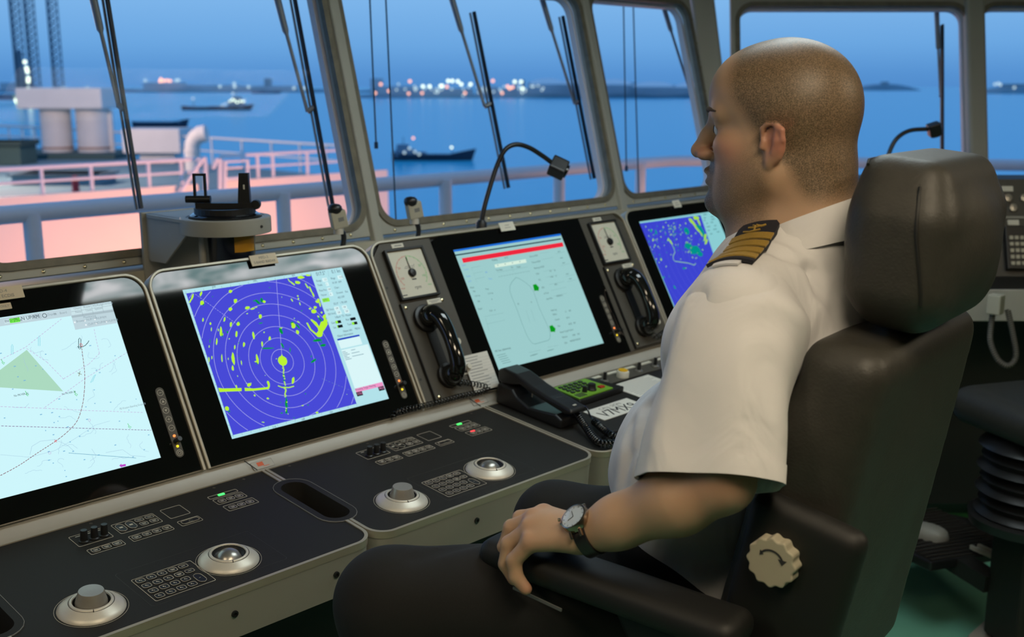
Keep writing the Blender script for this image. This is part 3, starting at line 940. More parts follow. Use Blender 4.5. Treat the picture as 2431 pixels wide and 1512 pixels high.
# ------------------------------------------------------------------ displays
SCR = [(.544, .944, .0453, .3635), (1.097, 1.496, .0455, .3660), (1.8445, 2.2475, .046, .3690), (2.602, 3.001, .046, .3745)]
BZ = [(BX[0] + .0095, BX[1] - .0095, 'LR'), (BX[1] + .0095, BX[2] - .0095, 'LR'), (1.7812, 2.3418, ''), (BX[3] + .0095, BX[4] - .0095, 'LR')]
d_lab = ['chart display with pale cyan sea chart, leftmost screen', 'radar display with blue background and green echoes below the compass',
         'conning display with pale screen, ship outline and red bar', 'radar display with dense echoes, partly hidden by the officer']
base_col = [s2l(206, 246, 252), s2l(178, 226, 234), s2l(163, 212, 212), s2l(150, 220, 226)]
base_str = [1.0, 1.0, 0.9, 0.85]
disp = []
for k in range(4):
    xa, xb, rd = BZ[k]
    s0, s1, v0, v1 = SCR[k]
    t = thing('display_monitor', d_lab[k], 'monitor', PM @ Matrix.Translation((xa, 0, 0)), 'console displays')
    disp.append((t, xa))
    w = xb - xa
    if rd:
        r = .034
        poly = [(0, .004), (w, .004)] + [(w - r + r * math.cos(a), .4085 - r + r * math.sin(a)) for a in [math.pi / 2 * q / 8 for q in range(9)]] + \
               [(r - r * math.sin(a), .4085 - r + r * math.cos(a)) for a in [math.pi / 2 * q / 8 for q in range(9)]]
    else:
        poly = [(0, .004), (w, .004), (w, .4085), (0.03, .4085), (0.006, .400), (0, .372)]
    MB().prism(poly, -.006, .0012).build('bezel', M_gloss, t)
    MB().prism([(s0 - xa, v0), (s1 - xa, v0), (s1 - xa, v1), (s0 - xa, v1)], .0005, .0014).build('screen', emat('screen_base_%d' % k, base_col[k], base_str[k]), t)
    # button strip
    cxs = (1.5395 - 1.5825) + BX[k + 1] - xa if k != 2 else 2.3095 - xa
    st = MB().prism(stadium(cxs, .036, .178, .0085), .0012, .0030).build('button_strip', M_instr, t, smooth=40)
    marks = MB()
    for i, yy in enumerate((.167, .149, .131, .113, .095)):
        marks.ringprism(circ((cxs, yy), .0062, 18), circ((cxs, yy), .0054, 18), .003, .0033)
        if i == 1: marks.flat([(cxs - .003, yy - .002), (cxs + .003, yy - .002), (cxs, yy + .003)], .0033)
        if i == 2: marks.flat([(cxs + .003, yy + .002), (cxs - .003, yy + .002), (cxs, yy - .003)], .0033)
        if i in (3, 4, 0): marks.flat(rrect(cxs - .003, yy - .0005, cxs + .003, yy + .0005, .0002, 1), .0033)
        if i == 3: marks.flat(rrect(cxs - .0005, yy - .003, cxs + .0005, yy + .003, .0002, 1), .0034)
    marks.ringprism(circ((cxs, .045), .0062, 18), circ((cxs, .045), .0054, 18), .003, .0033)
    marks.ringprism(circ((cxs, .045), .0032, 18), circ((cxs, .045), .0024, 18), .003, .0033)
    marks.build('button_marks', M_print, st)
    MB().lathe([(.0026, .003), (.0026, .0042), (0, .0048)], 12, M=Matrix.Translation((cxs, .079, 0))).build('orange_led', emat('orange_led', (1.0, .25, .06), 1.8), st)
    MB().lathe([(.0026, .003), (.0026, .0042), (0, .0048)], 12, M=Matrix.Translation((cxs, .058, 0))).build('yellow_led', emat('yellow_led', (1.0, .72, .03), 1.3), st)
    MB().tube([(cxs, .068, .003), (cxs, .068, .012), (cxs + .001, .069, .020)], [.0055, .0055, .0048], 14).build('brightness_knob', M_black, st, smooth=50)
    # name plate hooked over the top rim
    npx = [(15, 700), (622, 620), (1199, 541), (1602, 487)][k]
    q = puv(*npx)
    hw = (.040, .033, .027, .019)[k]
    cx = q[0] - xa
    if k == 0: cx = puv(53, 700)[0] - xa - hw
    pl = MB().prism(rrect(cx - hw, q[1] - .012, cx + hw, q[1] + .0125, .001), .0075, .0095).build('name_plate', M_label if k < 2 else M_white, t, bevel=.0004)
    pt = MB()
    if k == 1:
        pt.text('MFD-3', .0085, cx, q[1] + .0048, .0099, ax='CENTER'); pt.text('S-BAND RADAR', .0085, cx, q[1] - .0052, .0099, ax='CENTER', sx=.9)
    elif k == 0:
        pt.text('MFD-4', .0085, cx, q[1] + .0048, .0099, ax='CENTER'); pt.text('NO.2 ECDIS', .0085, cx, q[1] - .0052, .0099, ax='CENTER')
    else:
        pt.flat(rrect(cx - .008, q[1] + .003, cx + .008, q[1] + .0045, .0003, 1), .0099); pt.flat(rrect(cx - .011, q[1] - .004, cx + .011, q[1] - .0025, .0003, 1), .0099)
    pt.build('plate_print', M_grey_ink, pl)
    if k == 0:
        q2 = puv(26, 726)
        p2 = MB().prism(rrect(q2[0] - xa - .045, q2[1] - .006, q2[0] - xa, q2[1] + .006, .0008), .0013, .0028).build('name_plate', M_label, t)
        MB().text('ONLY', .006, q2[0] - xa - .02, q2[1], .0031).build('plate_print', M_grey_ink, p2)


class Screen:
    """collects flat coloured marks of one screen, one mesh per colour and layer"""
    def __init__(self, k, ox, oy, sc):
        self.t, self.xa = disp[k]; self.k = k; self.set(ox, oy, sc); self.L = {}

    def set(self, ox, oy, sc): self.o = (ox, oy, sc)

    def p(self, zx, zy):
        u, v = puv(self.o[0] + zx / self.o[2], self.o[1] + zy / self.o[2])
        return (u - self.xa, v)

    def mb(self, name, lay): return self.L.setdefault((name, lay), MB())

    def z(self, lay): return .0016 + .00022 * lay

    def poly(self, name, lay, pts): self.mb(name, lay).flat([self.p(*q) for q in pts], self.z(lay))

    def line(self, name, lay, pts, w, closed=False): self.mb(name, lay).line([self.p(*q) for q in pts], w, self.z(lay), closed=closed)

    def dash(self, name, lay, pts, w, d, g):
        P = [Vector(self.p(*q)) for q in pts]
        for a, b in zip(P[:-1], P[1:]):
            L = (b - a).length; s = 0
            while s < L:
                self.mb(name, lay).line([a.lerp(b, s / L), a.lerp(b, min(1, (s + d) / L))], w, self.z(lay)); s += d + g

    def text(self, name, lay, zx, zy, s, size, ax='LEFT', sx=1.0):
        q = self.p(zx, zy); self.mb(name, lay).text(s, size, q[0], q[1], self.z(lay), ax=ax, sx=sx)

    def blk(self, name, lay, zx, zy, w, h):
        q = self.p(zx, zy); self.mb(name, lay).flat([(q[0], q[1] - h / 2), (q[0] + w, q[1] - h / 2), (q[0] + w, q[1] + h / 2), (q[0], q[1] + h / 2)], self.z(lay))

    def blob(self, name, lay, zx, zy, w, h, rot=0.0, n=9):
        P = []
        for i in range(n):
            a = 2 * math.pi * i / n; r = rnd.uniform(.75, 1.15)
            x, y = w / 2 * r * math.cos(a), h / 2 * r * math.sin(a)
            c, s = math.cos(math.radians(rot)), math.sin(math.radians(rot))
            P.append((zx + x * c - y * s, zy + x * s + y * c))
        P = [self.p(*q) for q in P][::-1]
        self.mb(name, lay).flat(P, self.z(lay))

    def done(self, cols):
        par = None
        for ch in self.t.children:
            if ch.name.split('.')[0] == 'screen': par = ch
        for (name, lay), mb in sorted(self.L.items(), key=lambda x: x[0][1]):
            c, s = cols[name]
            mb.build(name, emat('px_%s_%d' % (name, self.k), c, s), par)['kind'] = 'stuff'


# --- radar beside the chart display
S = Screen(1, 400, 600, 3.2875)
TL, TR, BR, BL = (135, 320), (1110, 172), (1465, 1180), (500, 1425)
S.poly('radar_field', 1, [BL, BR, TR, TL])
fa, fb = S.p(*TL), S.p(*BR)
cx, cy = S.p(886, 846)
step = (S.p(1046, 846)[0] - cx); step = (math.dist(S.p(873, 668), (cx, cy))) / 2
for r in range(1, 12):
    run = []
    for i in range(181):
        a = 2 * math.pi * i / 180
        x, y = cx + step * r * math.cos(a), cy + step * r * math.sin(a)
        if fa[0] < x < fb[0] and fb[1] < y < fa[1]: run.append((x, y))
        else:
            if len(run) > 1: S.mb('range_rings', 2).line(run, .0009, S.z(2))
            run = []
    if len(run) > 1: S.mb('range_rings', 2).line(run, .0009, S.z(2))
S.line('range_rings', 2, [(838, 212), (882, 820)], .0009)
S.dash('range_rings', 2, [(205, 325), (545, 570)], .0008, .004, .002)
S.dash('scale_ticks', 2, [(1195, 985), (1440, 1085)], .0006, .004, .004)
for zx, zy, w, h, ro in [(183, 347, 18, 62, 18), (166, 380, 14, 40, 15), (250, 322, 18, 48, 20), (258, 392, 32, 44, 20), (480, 305, 32, 26, -30), (518, 378, 28, 36, 15), (480, 443, 32, 30, -30), (612, 432, 38, 26, -10), (652, 440, 38, 14, -20), (680, 428, 26, 10, -20),
                         (742, 384, 26, 20, 40), (713, 500, 28, 44, 0), (610, 478, 16, 8, -20), (265, 525, 13, 34, 10), (323, 556, 18, 26, 0), (330, 602, 8, 36, 0), (405, 620, 22, 92, 3), (432, 525, 14, 40, 15), (483, 562, 18, 46, 5), (540, 557, 26, 32, 15), (527, 640, 18, 48, 0), (660, 652, 20, 64, -8),
                         (786, 672, 18, 36, 10), (742, 624, 11, 11, 0), (727, 715, 16, 40, 0), (585, 720, 18, 40, 0), (513, 740, 13, 42, 5), (372, 697, 13, 58, 3), (470, 675, 10, 12, 0), (420, 640, 7, 22, 0), (385, 605, 8, 24, 0), (690, 835, 20, 78, -10), (676, 852, 22, 12, 0), (500, 830, 24, 98, -8), (413, 825, 10, 72, -3), (312, 836, 12, 50, -5),
                         (335, 820, 9, 32, 0), (313, 735, 7, 26, 0), (497, 905, 18, 48, -8), (565, 862, 8, 42, -10), (535, 965, 7, 16, -20), (462, 830, 7, 22, 0), (970, 572, 34, 50, -20), (1003, 622, 24, 34, -30), (968, 1000, 24, 70, 12), (958, 372, 10, 32, -30), (1005, 340, 14, 14, 0), (1009, 362, 14, 18, 0), (1022, 402, 9, 30, -20),
                         (1140, 430, 26, 24, 0), (1128, 460, 44, 32, 10), (1100, 438, 20, 16, 0), (1155, 385, 30, 18, 30), (1166, 375, 20, 40, -15), (1178, 405, 14, 40, -15), (1125, 330, 14, 50, -20), (1105, 290, 14, 60, -25), (1075, 262, 12, 50, -35), (1003, 235, 46, 26, 20), (958, 237, 12, 46, -50), (935, 218, 9, 36, -30), (975, 250, 10, 20, -40), (1025, 195, 60, 26, 0), (1085, 180, 44, 14, 5),
                         (1005, 540, 10, 12, 0), (978, 515, 8, 10, 0), (1015, 545, 14, 8, 20), (625, 1032, 34, 32, -20), (640, 1020, 12, 6, 30), (605, 1022, 12, 6, -30), (777, 1030, 18, 52, -10), (767, 1012, 8, 22, 0), (525, 1048, 12, 30, -15), (750, 960, 6, 6, 0), (668, 1116, 12, 22, -40), (770, 1140, 24, 14, 20), (452, 1218, 30, 46, -30), (1042, 1195, 18, 10, 0), (1155, 1250, 24, 14, -10),
                         (735, 1325, 26, 8, 10), (1388, 1107, 8, 5, 0), (838, 830, 8, 8, 0), (910, 825, 14, 5, 0), (880, 350, 4, 12, 0), (700, 470, 6, 6, 0), (1190, 470, 14, 18, 0), (1165, 500, 22, 12, 40), (1225, 545, 20, 46, 10), (1210, 500, 22, 30, 20), (875, 590, 20, 10, 0)]:
    S.blob('echo_returns', 4, zx, zy, w, h, ro)
S.poly('echo_returns', 4, [(1070, 550), (1082, 548), (1110, 600), (1150, 632), (1165, 612), (1160, 590), (1104, 528), (1112, 520), (1150, 545), (1172, 578), (1185, 542), (1206, 535), (1216, 480), (1224, 485), (1226, 530), (1240, 560), (1216, 600), (1202, 618), (1196, 652), (1182, 662), (1160, 660), (1142, 642), (1100, 605)][::-1])
S.poly('echo_returns', 4, [(384, 1056), (420, 1062), (565, 1058), (567, 1082), (420, 1088), (392, 1090)][::-1])
S.poly('echo_returns', 4, [(590, 1056), (660, 1062), (760, 1052), (788, 1040), (780, 1066), (660, 1080), (592, 1082)][::-1])
S.mb('echo_returns', 4).disc((cx, cy), .0108, S.z(4), 28)
S.blob('echo_returns', 4, 881, 815, 14, 34)
for i in range(46):
    f = i / 45; zx = 890 + 32 * f; zy = 885 + 375 * f
    S.blob('echo_returns' if rnd.random() < 1 - .7 * f else 'weak_echoes', 4, zx + rnd.uniform(-7, 7) * (0.3 + f), zy, rnd.uniform(7, 18), rnd.uniform(8, 16), 0, 6)
S.line('echo_returns', 4, [(850, 1040), (880, 1053), (935, 1055), (975, 1044)], .0022)
for zx, zy, w, h, ro in [(690, 385, 20, 56, -50), (665, 378, 22, 10, 0), (724, 372, 24, 44, -20), (717, 552, 34, 10, -10), (320, 690, 7, 34, 0), (457, 622, 14, 20, 0), (545, 706, 8, 12, 0), (873, 612, 22, 56, -25), (885, 725, 14, 52, -30), (770, 748, 108, 11, -2), (945, 762, 8, 46, 0), (1160, 685, 74, 22, -6), (1202, 724, 48, 24, -8), (1128, 846, 60, 18, -32),
                         (1110, 812, 8, 20, 0), (965, 560, 34, 40, -15), (1005, 575, 14, 60, -40), (1180, 525, 16, 50, -40), (1205, 545, 10, 40, 0), (415, 640, 10, 50, 0), (548, 548, 12, 20, 0), (268, 400, 14, 30, 0), (1035, 455, 14, 8, 0), (785, 275, 14, 6, 0), (1065, 1103, 10, 10, 0), (1085, 1190, 12, 8, 0), (975, 1290, 16, 6, 10), (880, 1253, 20, 10, 0), (870, 1170, 12, 6, 0), (470, 1240, 18, 14, 0),
                         (915, 1180, 18, 60, 0), (918, 1240, 14, 30, 0), (690, 860, 14, 30, 0), (437, 610, 10, 12, 0), (340, 345, 8, 8, 0), (550, 825, 8, 10, 0), (1190, 700, 20, 10, 0)]:
    S.blob('weak_echoes', 3, zx, zy, w, h, ro)
# bearing scale ticks around the field
for f in [i / 14 for i in range(15)]:
    for a, b, d in ((TL, TR, (-4, -16)), (BL, BR, (4, 16)), (TL, BL, (-12, 4))):
        x, y = a[0] + (b[0] - a[0]) * f, a[1] + (b[1] - a[1]) * f
        S.line('scale_ticks', 2, [(x, y), (x + d[0], y + d[1])], .0006)
for zx, zy, s in ((350, 268, '330'), (670, 222, '340'), (970, 178, '350'), (822, 1362, '210'), (1047, 1303, '180'), (1265, 1247, '150')):
    S.text('readouts', 2, zx, zy, s, .006, 'CENTER')
# side readouts
S.poly('readout_box', 1, [(1240, 140), (1242, 140), (1250, 190), (1248, 190)][::-1])
S.text('readouts', 3, 1148, 172, '017.5°', .0125, sx=.8); S.text('readouts', 3, 1268, 153, '0.1 kn', .0125, sx=.8)
for zx, zy, s in [(1150, 224, 'Range'), (1263, 205, 'Rings'), (1160, 258, 'Trails'), (1275, 240, 'N UP / RM'), (1173, 300, 'Post Pos'), (1290, 278, 'Chart'), (1185, 335, 'Vector'), (1305, 318, 'Ground'), (1375, 308, 'Rel'), (1317, 354, 'AIS OFF'),
                  (1283, 404, '352.0°  1.78 NM'), (1228, 452, 'Ebl Vrm1'), (1242, 484, 'Ebl Vrm2'), (1295, 508, 'S-Band  TX  Master'), (1267, 552, 'Gain'), (1380, 527, 'Rain'), (1282, 588, 'Sea'), (1392, 564, 'Tune'), (1357, 617, 'Object Info'), (1450, 598, 'MENU'), (1313, 655, 'Object Information')]:
    S.text('readouts', 3, zx, zy, s, .0072, sx=.78)
for zx, zy, w in [(1198, 216, .013), (1317, 196, .013), (1224, 249, .008), (1238, 291, .009), (1253, 327, .009), (1292, 440, .013), (1352, 430, .013), (1308, 472, .013), (1370, 462, .013)]:
    S.blk('white_fields', 2, zx, zy, w, .009)
for zx, zy, s in [(1210, 214, '1.5'), (1330, 194, '0.25'), (1228, 249, '1'), (1241, 291, 'Off'), (1258, 327, '6'), (1300, 439, 'Off'), (1360, 429, 'Off'), (1316, 471, 'Off'), (1378, 461, 'Off')]:
    S.text('readouts', 3, zx, zy, s, .0066, sx=.8)
S.blk('green_fields', 2, 1198, 376, .019, .009); S.text('readouts', 3, 1203, 374, 'GPS1', .0072, sx=.8)
for zx, zy, g in [(1300, 546, .006), (1415, 522, 0), (1313, 580, .002), (1428, 556, .006)]:
    S.blk('black_bars', 2, zx, zy, .015, .0065)
    if g: S.blk('green_fields', 3, zx, zy, g, .0065)
S.poly('blue_bar', 2, [(1312, 675), (1484, 640), (1489, 652), (1317, 688)][::-1])
S.poly('white_fields', 2, [(1318, 690), (1488, 654), (1510, 715), (1342, 752)][::-1])
S.poly('white_fields', 2, [(1345, 762), (1552, 715), (1665, 1010), (1450, 1062)][::-1])
for i in range(6): S.blk('faint_text', 3, 1352 + 5 * i, 778 + 12 * i, .009 + .004 * (i % 3), .0018)
for i in range(3): S.blk('faint_text', 3, 1420 + 5 * i, 763 + 24 * i, .012 + .01 * i, .0018)
S.poly('pink_bar', 2, [(1450, 1064), (1664, 1010), (1675, 1040), (1462, 1092)][::-1]); S.text('readouts', 3, 1456, 1073, 'Proximity Target Warning', .0066, sx=.78)
S.blk('black_bars', 2, 1465, 1108, .016, .0095); S.text('pink_bar', 3, 1470, 1106, 'COLL', .007, sx=.85)
S.blk('black_bars', 2, 1636, 1066, .016, .0095); S.text('pink_bar', 3, 1641, 1064, 'PROX', .007, sx=.85)
S.done({'radar_field': (s2l(72, 74, 214), 1), 'range_rings': (s2l(176, 178, 240), 1), 'echo_returns': (s2l(186, 242, 52), 1), 'weak_echoes': (s2l(0, 148, 62), 1), 'scale_ticks': (s2l(110, 150, 175), 1), 'readouts': (s2l(62, 88, 108), 1),
        'readout_box': (s2l(140, 185, 200), 1), 'white_fields': (s2l(218, 246, 248), 1), 'green_fields': (s2l(150, 238, 60), 1), 'black_bars': (s2l(14, 24, 30), 1), 'blue_bar': (s2l(30, 60, 190), 1), 'faint_text': (s2l(150, 185, 195), 1), 'pink_bar': (s2l(240, 150, 200), 1)})

# --- chart display
S = Screen(0, 0, 640, 5.788)
S.set(0, 560, 3.436)
S.poly('green_area', 1, [(-160, 1215), (215, 932), (512, 1270), (-160, 1228)][::-1])
S.set(0, 640, 5.788)
S.poly('grey_panel', 1, [(-600, 770), (-600, 775), (960, 545), (955, 540)][::-1])
S.poly('grey_panel', 1, [(-500, 752), (1520, 440), (1602, 738), (1030, 832), (975, 640), (-480, 855)][::-1])
S.poly('mid_grey_panel', 2, [(975, 640), (1548, 555), (1556, 585), (984, 668)][::-1])
S.poly('light_fields', 2, [(965, 540), (1518, 452), (1543, 545), (980, 630)][::-1])
S.poly('light_fields', 2, [(50, 700), (120, 688), (132, 740), (60, 752)][::-1])
S.poly('light_fields', 2, [(286, 668), (425, 645), (436, 692), (300, 712)][::-1])
S.poly('green_fields', 3, [(120, 682), (262, 660), (275, 722), (134, 742)][::-1])
for zx, zy, s, sz in [(60, 720, 'ENC', .0058), (130, 695, 'OVR', .0056), (200, 684, 'BET', .0056), (136, 722, 'V1.8', .0056), (208, 711, 'ONA', .0056), (285, 684, 'N UP/RM', .0098), (730, 616, 'm', .008)]:
    S.text('chart_text', 4, zx, zy, s, sz, sx=.85)
for zx, zy, s in [(470, 634, 'EGO'), (480, 672, 'XTD'), (648, 628, 'Depth'), (815, 606, 'Board'), (1005, 545, 'Chart'), (1142, 524, 'Route'), (1262, 505, 'AIS/Radar'), (1402, 480, 'OwnShip'), (1028, 592, 'Note'), (1165, 570, 'Tools'), (1292, 548, 'System'), (1140, 665, 'Monitoring'), (1042, 720, 'Browse'), (1180, 698, 'NUP/TM'), (1318, 678, 'NUP/RM'), (1200, 762, 'CUP/TM'), (1335, 738, 'CUP/RM'), (1475, 715, 'HUP/RM')]:
    S.text('faint_text', 4, zx, zy, s, .0064, sx=.85)
S.mb('chart_text', 4).line([(S.p(606, 637)[0] + .0038 * math.cos(a), S.p(606, 637)[1] + .0038 * math.sin(a)) for a in [i * math.pi / 8 for i in range(16)]], .001, S.z(4), closed=True)
for x in (1110, 1252, 1395): S.line('faint_text', 3, [(x - 8, 465 + (1395 - x) * .16), (x + 24, 590 + (1395 - x) * .16)], .0005)
S.line('faint_text', 3, [(972, 585), (1532, 497)], .0005)
for zx, zy in [(1022, 730), (1160, 710), (1298, 690), (1175, 766), (1316, 746), (1458, 722)]: S.mb('white_fields', 3).disc(S.p(zx, zy), .0016, S.z(3), 10)
# own ship and track
S.line('ship_mark', 5, [(1073, 965), (1088, 945), (1104, 965), (1104, 1088), (1088, 1098), (1073, 1088)], .0011, closed=True)
S.line('ship_mark', 5, [(1055, 1064), (1085, 1072), (1125, 1068), (1165, 1048), (1200, 1010), (1216, 982)], .0011)
S.mb('red_mark', 5).line([(S.p(1108, 1042)[0] + .0022 * math.cos(a), S.p(1108, 1042)[1] + .003 * math.sin(a)) for a in [i * math.pi / 8 for i in range(16)]], .0008, S.z(5), closed=True)
S.set(0, 0, 1)
track = [(193, 828), (197, 860), (200, 890), (199, 930), (194, 965), (182, 1000), (160, 1025), (131, 1048), (85, 1078), (40, 1108), (-20, 1140)]
S.dash('track_line', 4, bez([(a, b, 0) for a, b in track], 40) and [(v.x, v.y) for v in bez([(a, b, 0) for a, b in track], 40)], .001, .0035, .0016)
S.dash('magenta_line', 3, [(-60, 1010), (358, 1022)], .0009, .004, .002)
S.dash('pale_magenta', 3, [(-40, 875), (60, 825), (145, 758)], .0008, .004, .0025)
S.dash('pale_magenta', 3, [(62, 828), (110, 860), (152, 903)], .0008, .004, .0025)
S.dash('pale_magenta', 3, [(105, 968), (200, 900), (300, 838)], .0008, .004, .0025)
S.dash('pale_magenta', 3, [(150, 900), (210, 865), (235, 840), (228, 810), (222, 780)], .0008, .004, .0025)
S.dash('pale_magenta', 3, [(0, 966), (105, 970), (200, 975), (338, 980)], .0008, .004, .0025)
S.line('blue_line', 3, [(162, 1076), (322, 1088)], .0007)
S.line('pale_line', 2, [(70, 1080), (75, 1060), (95, 1048), (130, 1044), (160, 1058), (175, 1072)], .0006)
S.line('pale_line', 2, [(250, 1075), (290, 1068), (310, 1082), (345, 1085)], .0006)
S.line('pale_line', 2, [(0, 1080), (70, 1086), (130, 1070), (180, 1040), (225, 1010), (260, 1000)], .0005)
for i in range(34):
    x, y = rnd.uniform(10, 360), rnd.uniform(790, 1130)
    if x > 250 + (y - 717) * .3 + 20: continue
    p = [(x, y)]
    a = rnd.uniform(0, 6.28)
    for j in range(9):
        a += rnd.uniform(-.9, .9); x += 5 * math.cos(a); y += 4 * math.sin(a); p.append((x, y))
    if all(-10 < q[0] < 262 + (q[1] - 717) * .31 and q[1] < 1078 + (380 - q[0]) * .27 for q in p): S.line('pale_line', 2, p, .0005)
for i in range(60):
    x, y = rnd.uniform(-10, 370), rnd.uniform(790, 1150)
    if x < 255 + (y - 717) * .31 and y < 1075 + (380 - x) * .27: S.blk('sounding_marks', 3, x, y, rnd.uniform(.0015, .004), .0016)
for x, y in ((92, 808), (28, 828)): S.line('cyan_marks', 3, [(x - 2, y - 6), (x, y - 10), (x + 2, y - 6), (x + 2, y + 14), (x - 2, y + 14)], .0006, closed=True)
S.line('cyan_marks', 3, [(222, 893), (226, 890), (219, 906), (214, 909)], .0006, closed=True)
for x, y in ((62, 935), (178, 935), (305, 1012), (5, 860)): S.line('green_marks', 4, [(x - 3, y - 6), (x, y), (x + 5, y + 2), (x + 3, y + 6), (x - 2, y + 1)], .0009)
S.text('chart_text', 4, 32, 941, 'No PK/VER-22', .0052, sx=.8); S.text('chart_text', 4, 146, 937, 'No PK/VER-24', .0052, sx=.8); S.text('faint_text', 4, 283, 972, 'PB Western Boarding Ground B', .0056, sx=.7)
S.line('olive_cross', 4, [(183, 886), (193, 890)], .0009); S.line('olive_cross', 4, [(189, 882), (186, 894)], .0009)
S.poly('magenta_arrow', 4, [(282, 1106), (287, 1101), (287, 1104), (297, 1102), (298, 1107), (288, 1109), (288, 1111)][::-1])
S.line('red_mark', 5, [(128, 1045), (134, 1051)], .0008); S.line('red_mark', 5, [(134, 1045), (128, 1051)], .0008)
for x, y in ((211, 998), (117, 1076)): S.mb('pale_magenta', 3).line([(S.p(x, y)[0] + .0022 * math.cos(a), S.p(x, y)[1] + .0022 * math.sin(a)) for a in [i * math.pi / 6 for i in range(12)]], .0006, S.z(3), closed=True)
S.done({'green_area': (s2l(172, 218, 192), 1), 'grey_panel': (s2l(192, 214, 222), 1), 'mid_grey_panel': (s2l(170, 190, 198), 1), 'light_fields': (s2l(204, 228, 234), 1), 'green_fields': (s2l(120, 245, 75), 1), 'chart_text': (s2l(30, 45, 60), 1), 'faint_text': (s2l(140, 160, 170), 1), 'white_fields': (s2l(245, 252, 255), 1),
        'ship_mark': (s2l(10, 62, 68), 1), 'red_mark': (s2l(225, 30, 50), 1), 'track_line': (s2l(130, 50, 70), 1), 'magenta_line': (s2l(120, 50, 130), 1), 'pale_magenta': (s2l(196, 168, 216), 1), 'blue_line': (s2l(60, 140, 180), 1), 'pale_line': (s2l(165, 198, 222), 1), 'sounding_marks': (s2l(120, 180, 218), 1), 'cyan_marks': (s2l(70, 200, 220), 1), 'green_marks': (s2l(30, 200, 60), 1),
        'olive_cross': (s2l(130, 120, 60), 1), 'magenta_arrow': (s2l(190, 70, 200), 1)})

# --- conning display
S = Screen(2, 1050, 540, 4.2)
S.poly('title_bar', 1, [(106, 228), (1173, 64), (1178, 84), (112, 246)][::-1])
S.poly('dark_bar', 1, [(122, 274), (1178, 110), (1181, 122), (126, 286)][::-1])
S.poly('red_bar', 1, [(190, 310), (1194, 150), (1206, 192), (204, 356)][::-1])
S.poly('pale_scale', 1, [(516, 372), (828, 318), (836, 352), (524, 404)][::-1])
S.line('hull_outline', 2, [(730, 500), (762, 512), (820, 548), (865, 585), (905, 640), (960, 800), (1020, 930), (1062, 1020), (1072, 1075), (1066, 1112), (1050, 1128), (920, 1164), (895, 1158), (860, 1118), (830, 1060), (790, 960), (740, 820), (690, 700), (670, 640), (668, 590), (690, 545)], .0009, closed=True)
for zx, zy in ((930, 600), (1094, 1010)):
    S.poly('green_arrow', 2, [(zx - 32, zy - 26), (zx - 10, zy - 30), (zx - 6, zy - 38), (zx + 30, zy), (zx + 24, zy + 40), (zx + 18, zy + 32), (zx - 18, zy + 34)][::-1])
for zx, zy, s in [(488, 330, 'Heading'), (615, 308, '017.5°'), (530, 432, 'Turn Rate'), (680, 404, '0.0'), (735, 398, 'Deg/m'), (865, 295, 'Dist to WOP'), (887, 354, 'Time to WOP'), (910, 410, 'Bearing to WOP'), (272, 606, 'Wind'), (302, 642, 'Rel'), (425, 620, 'True'), (316, 690, '11.4  kn'), (448, 665, '11.4  kn'), (345, 742, '346'), (484, 720, '4'), (350, 818, 'Depth'), (465, 836, '21.8    m'),
                  (930, 470, 'STW'), (955, 528, 'ETL'), (1065, 440, '0.0       kn'), (1070, 498, '-0.06      m'), (985, 605, 'GPS'), (1112, 575, 'GPS1'), (1008, 662, 'at Time'), (1033, 718, 'Auto Pilot'), (1130, 690, '-MANUAL-'), (1078, 832, 'Next Leg'), (1096, 872, 'Radius'), (1215, 845, '1.5      NM'), (1118, 925, 'Course'), (1230, 906, '181.4'), (1145, 988, 'Dist'), (1255, 968, '00.02    NM'), (1170, 1050, 'Route Target Position'), (1190, 1100, 'Distance'), (1290, 1080, '3.980     NM'),
                  (1215, 1158, 'ETA'), (1268, 1138, '00/00/00 00:00:00'), (745, 768, '90'), (880, 750, '0')]:
    S.text('conning_text', 3, zx, zy, s, .0072, sx=.8)
S.text('bold_text', 3, 520, 1240, 'GPS Time  [dd/mmm/yy]', .0068, sx=.8)
for zx, zy, s in [(190, 382, 'Speed'), (208, 425, 'Course'), (235, 492, 'Radius'), (255, 545, 'ROT'), (422, 452, 'NM'), (455, 518, 'T/min')]: S.text('blue_text', 3, zx, zy, s, .0066, sx=.8)
for a, b in [((285, 404), (375, 388)), ((305, 460), (400, 442)), ((325, 515), (418, 497)), ((285, 404), (298, 436)), ((305, 460), (320, 492)), ((325, 515), (338, 548)), ((410, 892), (605, 854)), ((425, 905), (462, 1035)), ((440, 965), (620, 925)), ((545, 450), (850, 395)), ((700, 420), (708, 445)), ((965, 262), (1060, 246)), ((990, 322), (1100, 300)), ((1125, 265), (1215, 245)), ((1175, 382), (1265, 362)), ((1222, 490), (1320, 470)), ((1240, 545), (1330, 522)), ((1060, 572), (1208, 542)), ((1080, 630), (1228, 598)), ((1105, 688), (1245, 655)), ((860, 1250), (975, 1222)), ((1045, 1196), (1152, 1178)), ((830, 828), (870, 950)), ((880, 815), (918, 940)), ((1005, 440), (1120, 418)), ((1030, 498), (1142, 475)), ((555, 495), (870, 435))]:
    S.line('grey_lines', 2, [a, b], .0005)
for zx, zy in [(1145, 245), (1170, 308), (1192, 358), (1228, 468), (1258, 516)]: S.blk('grey_lines', 2, zx, zy, .011, .0025)
for i in range(5):
    S.blk('grey_lines', 2, 540 + 14 * i, 1280 + 20 * i, .03, .0016); S.blk('grey_lines', 2, 870 + 6 * i, 1285 - 3 * i, .02, .0014); S.blk('grey_lines', 2, 1040 + 4 * i, 1235 - 2 * i, .02, .0014)
for i in range(12): S.blk('grey_lines', 2, 560 + 27 * i, 493 - 4.8 * i, .0012, .003)
for i in range(4): S.blk('grey_lines', 2, 545 + 73 * i, 380 - 12 * i, .003, .003)
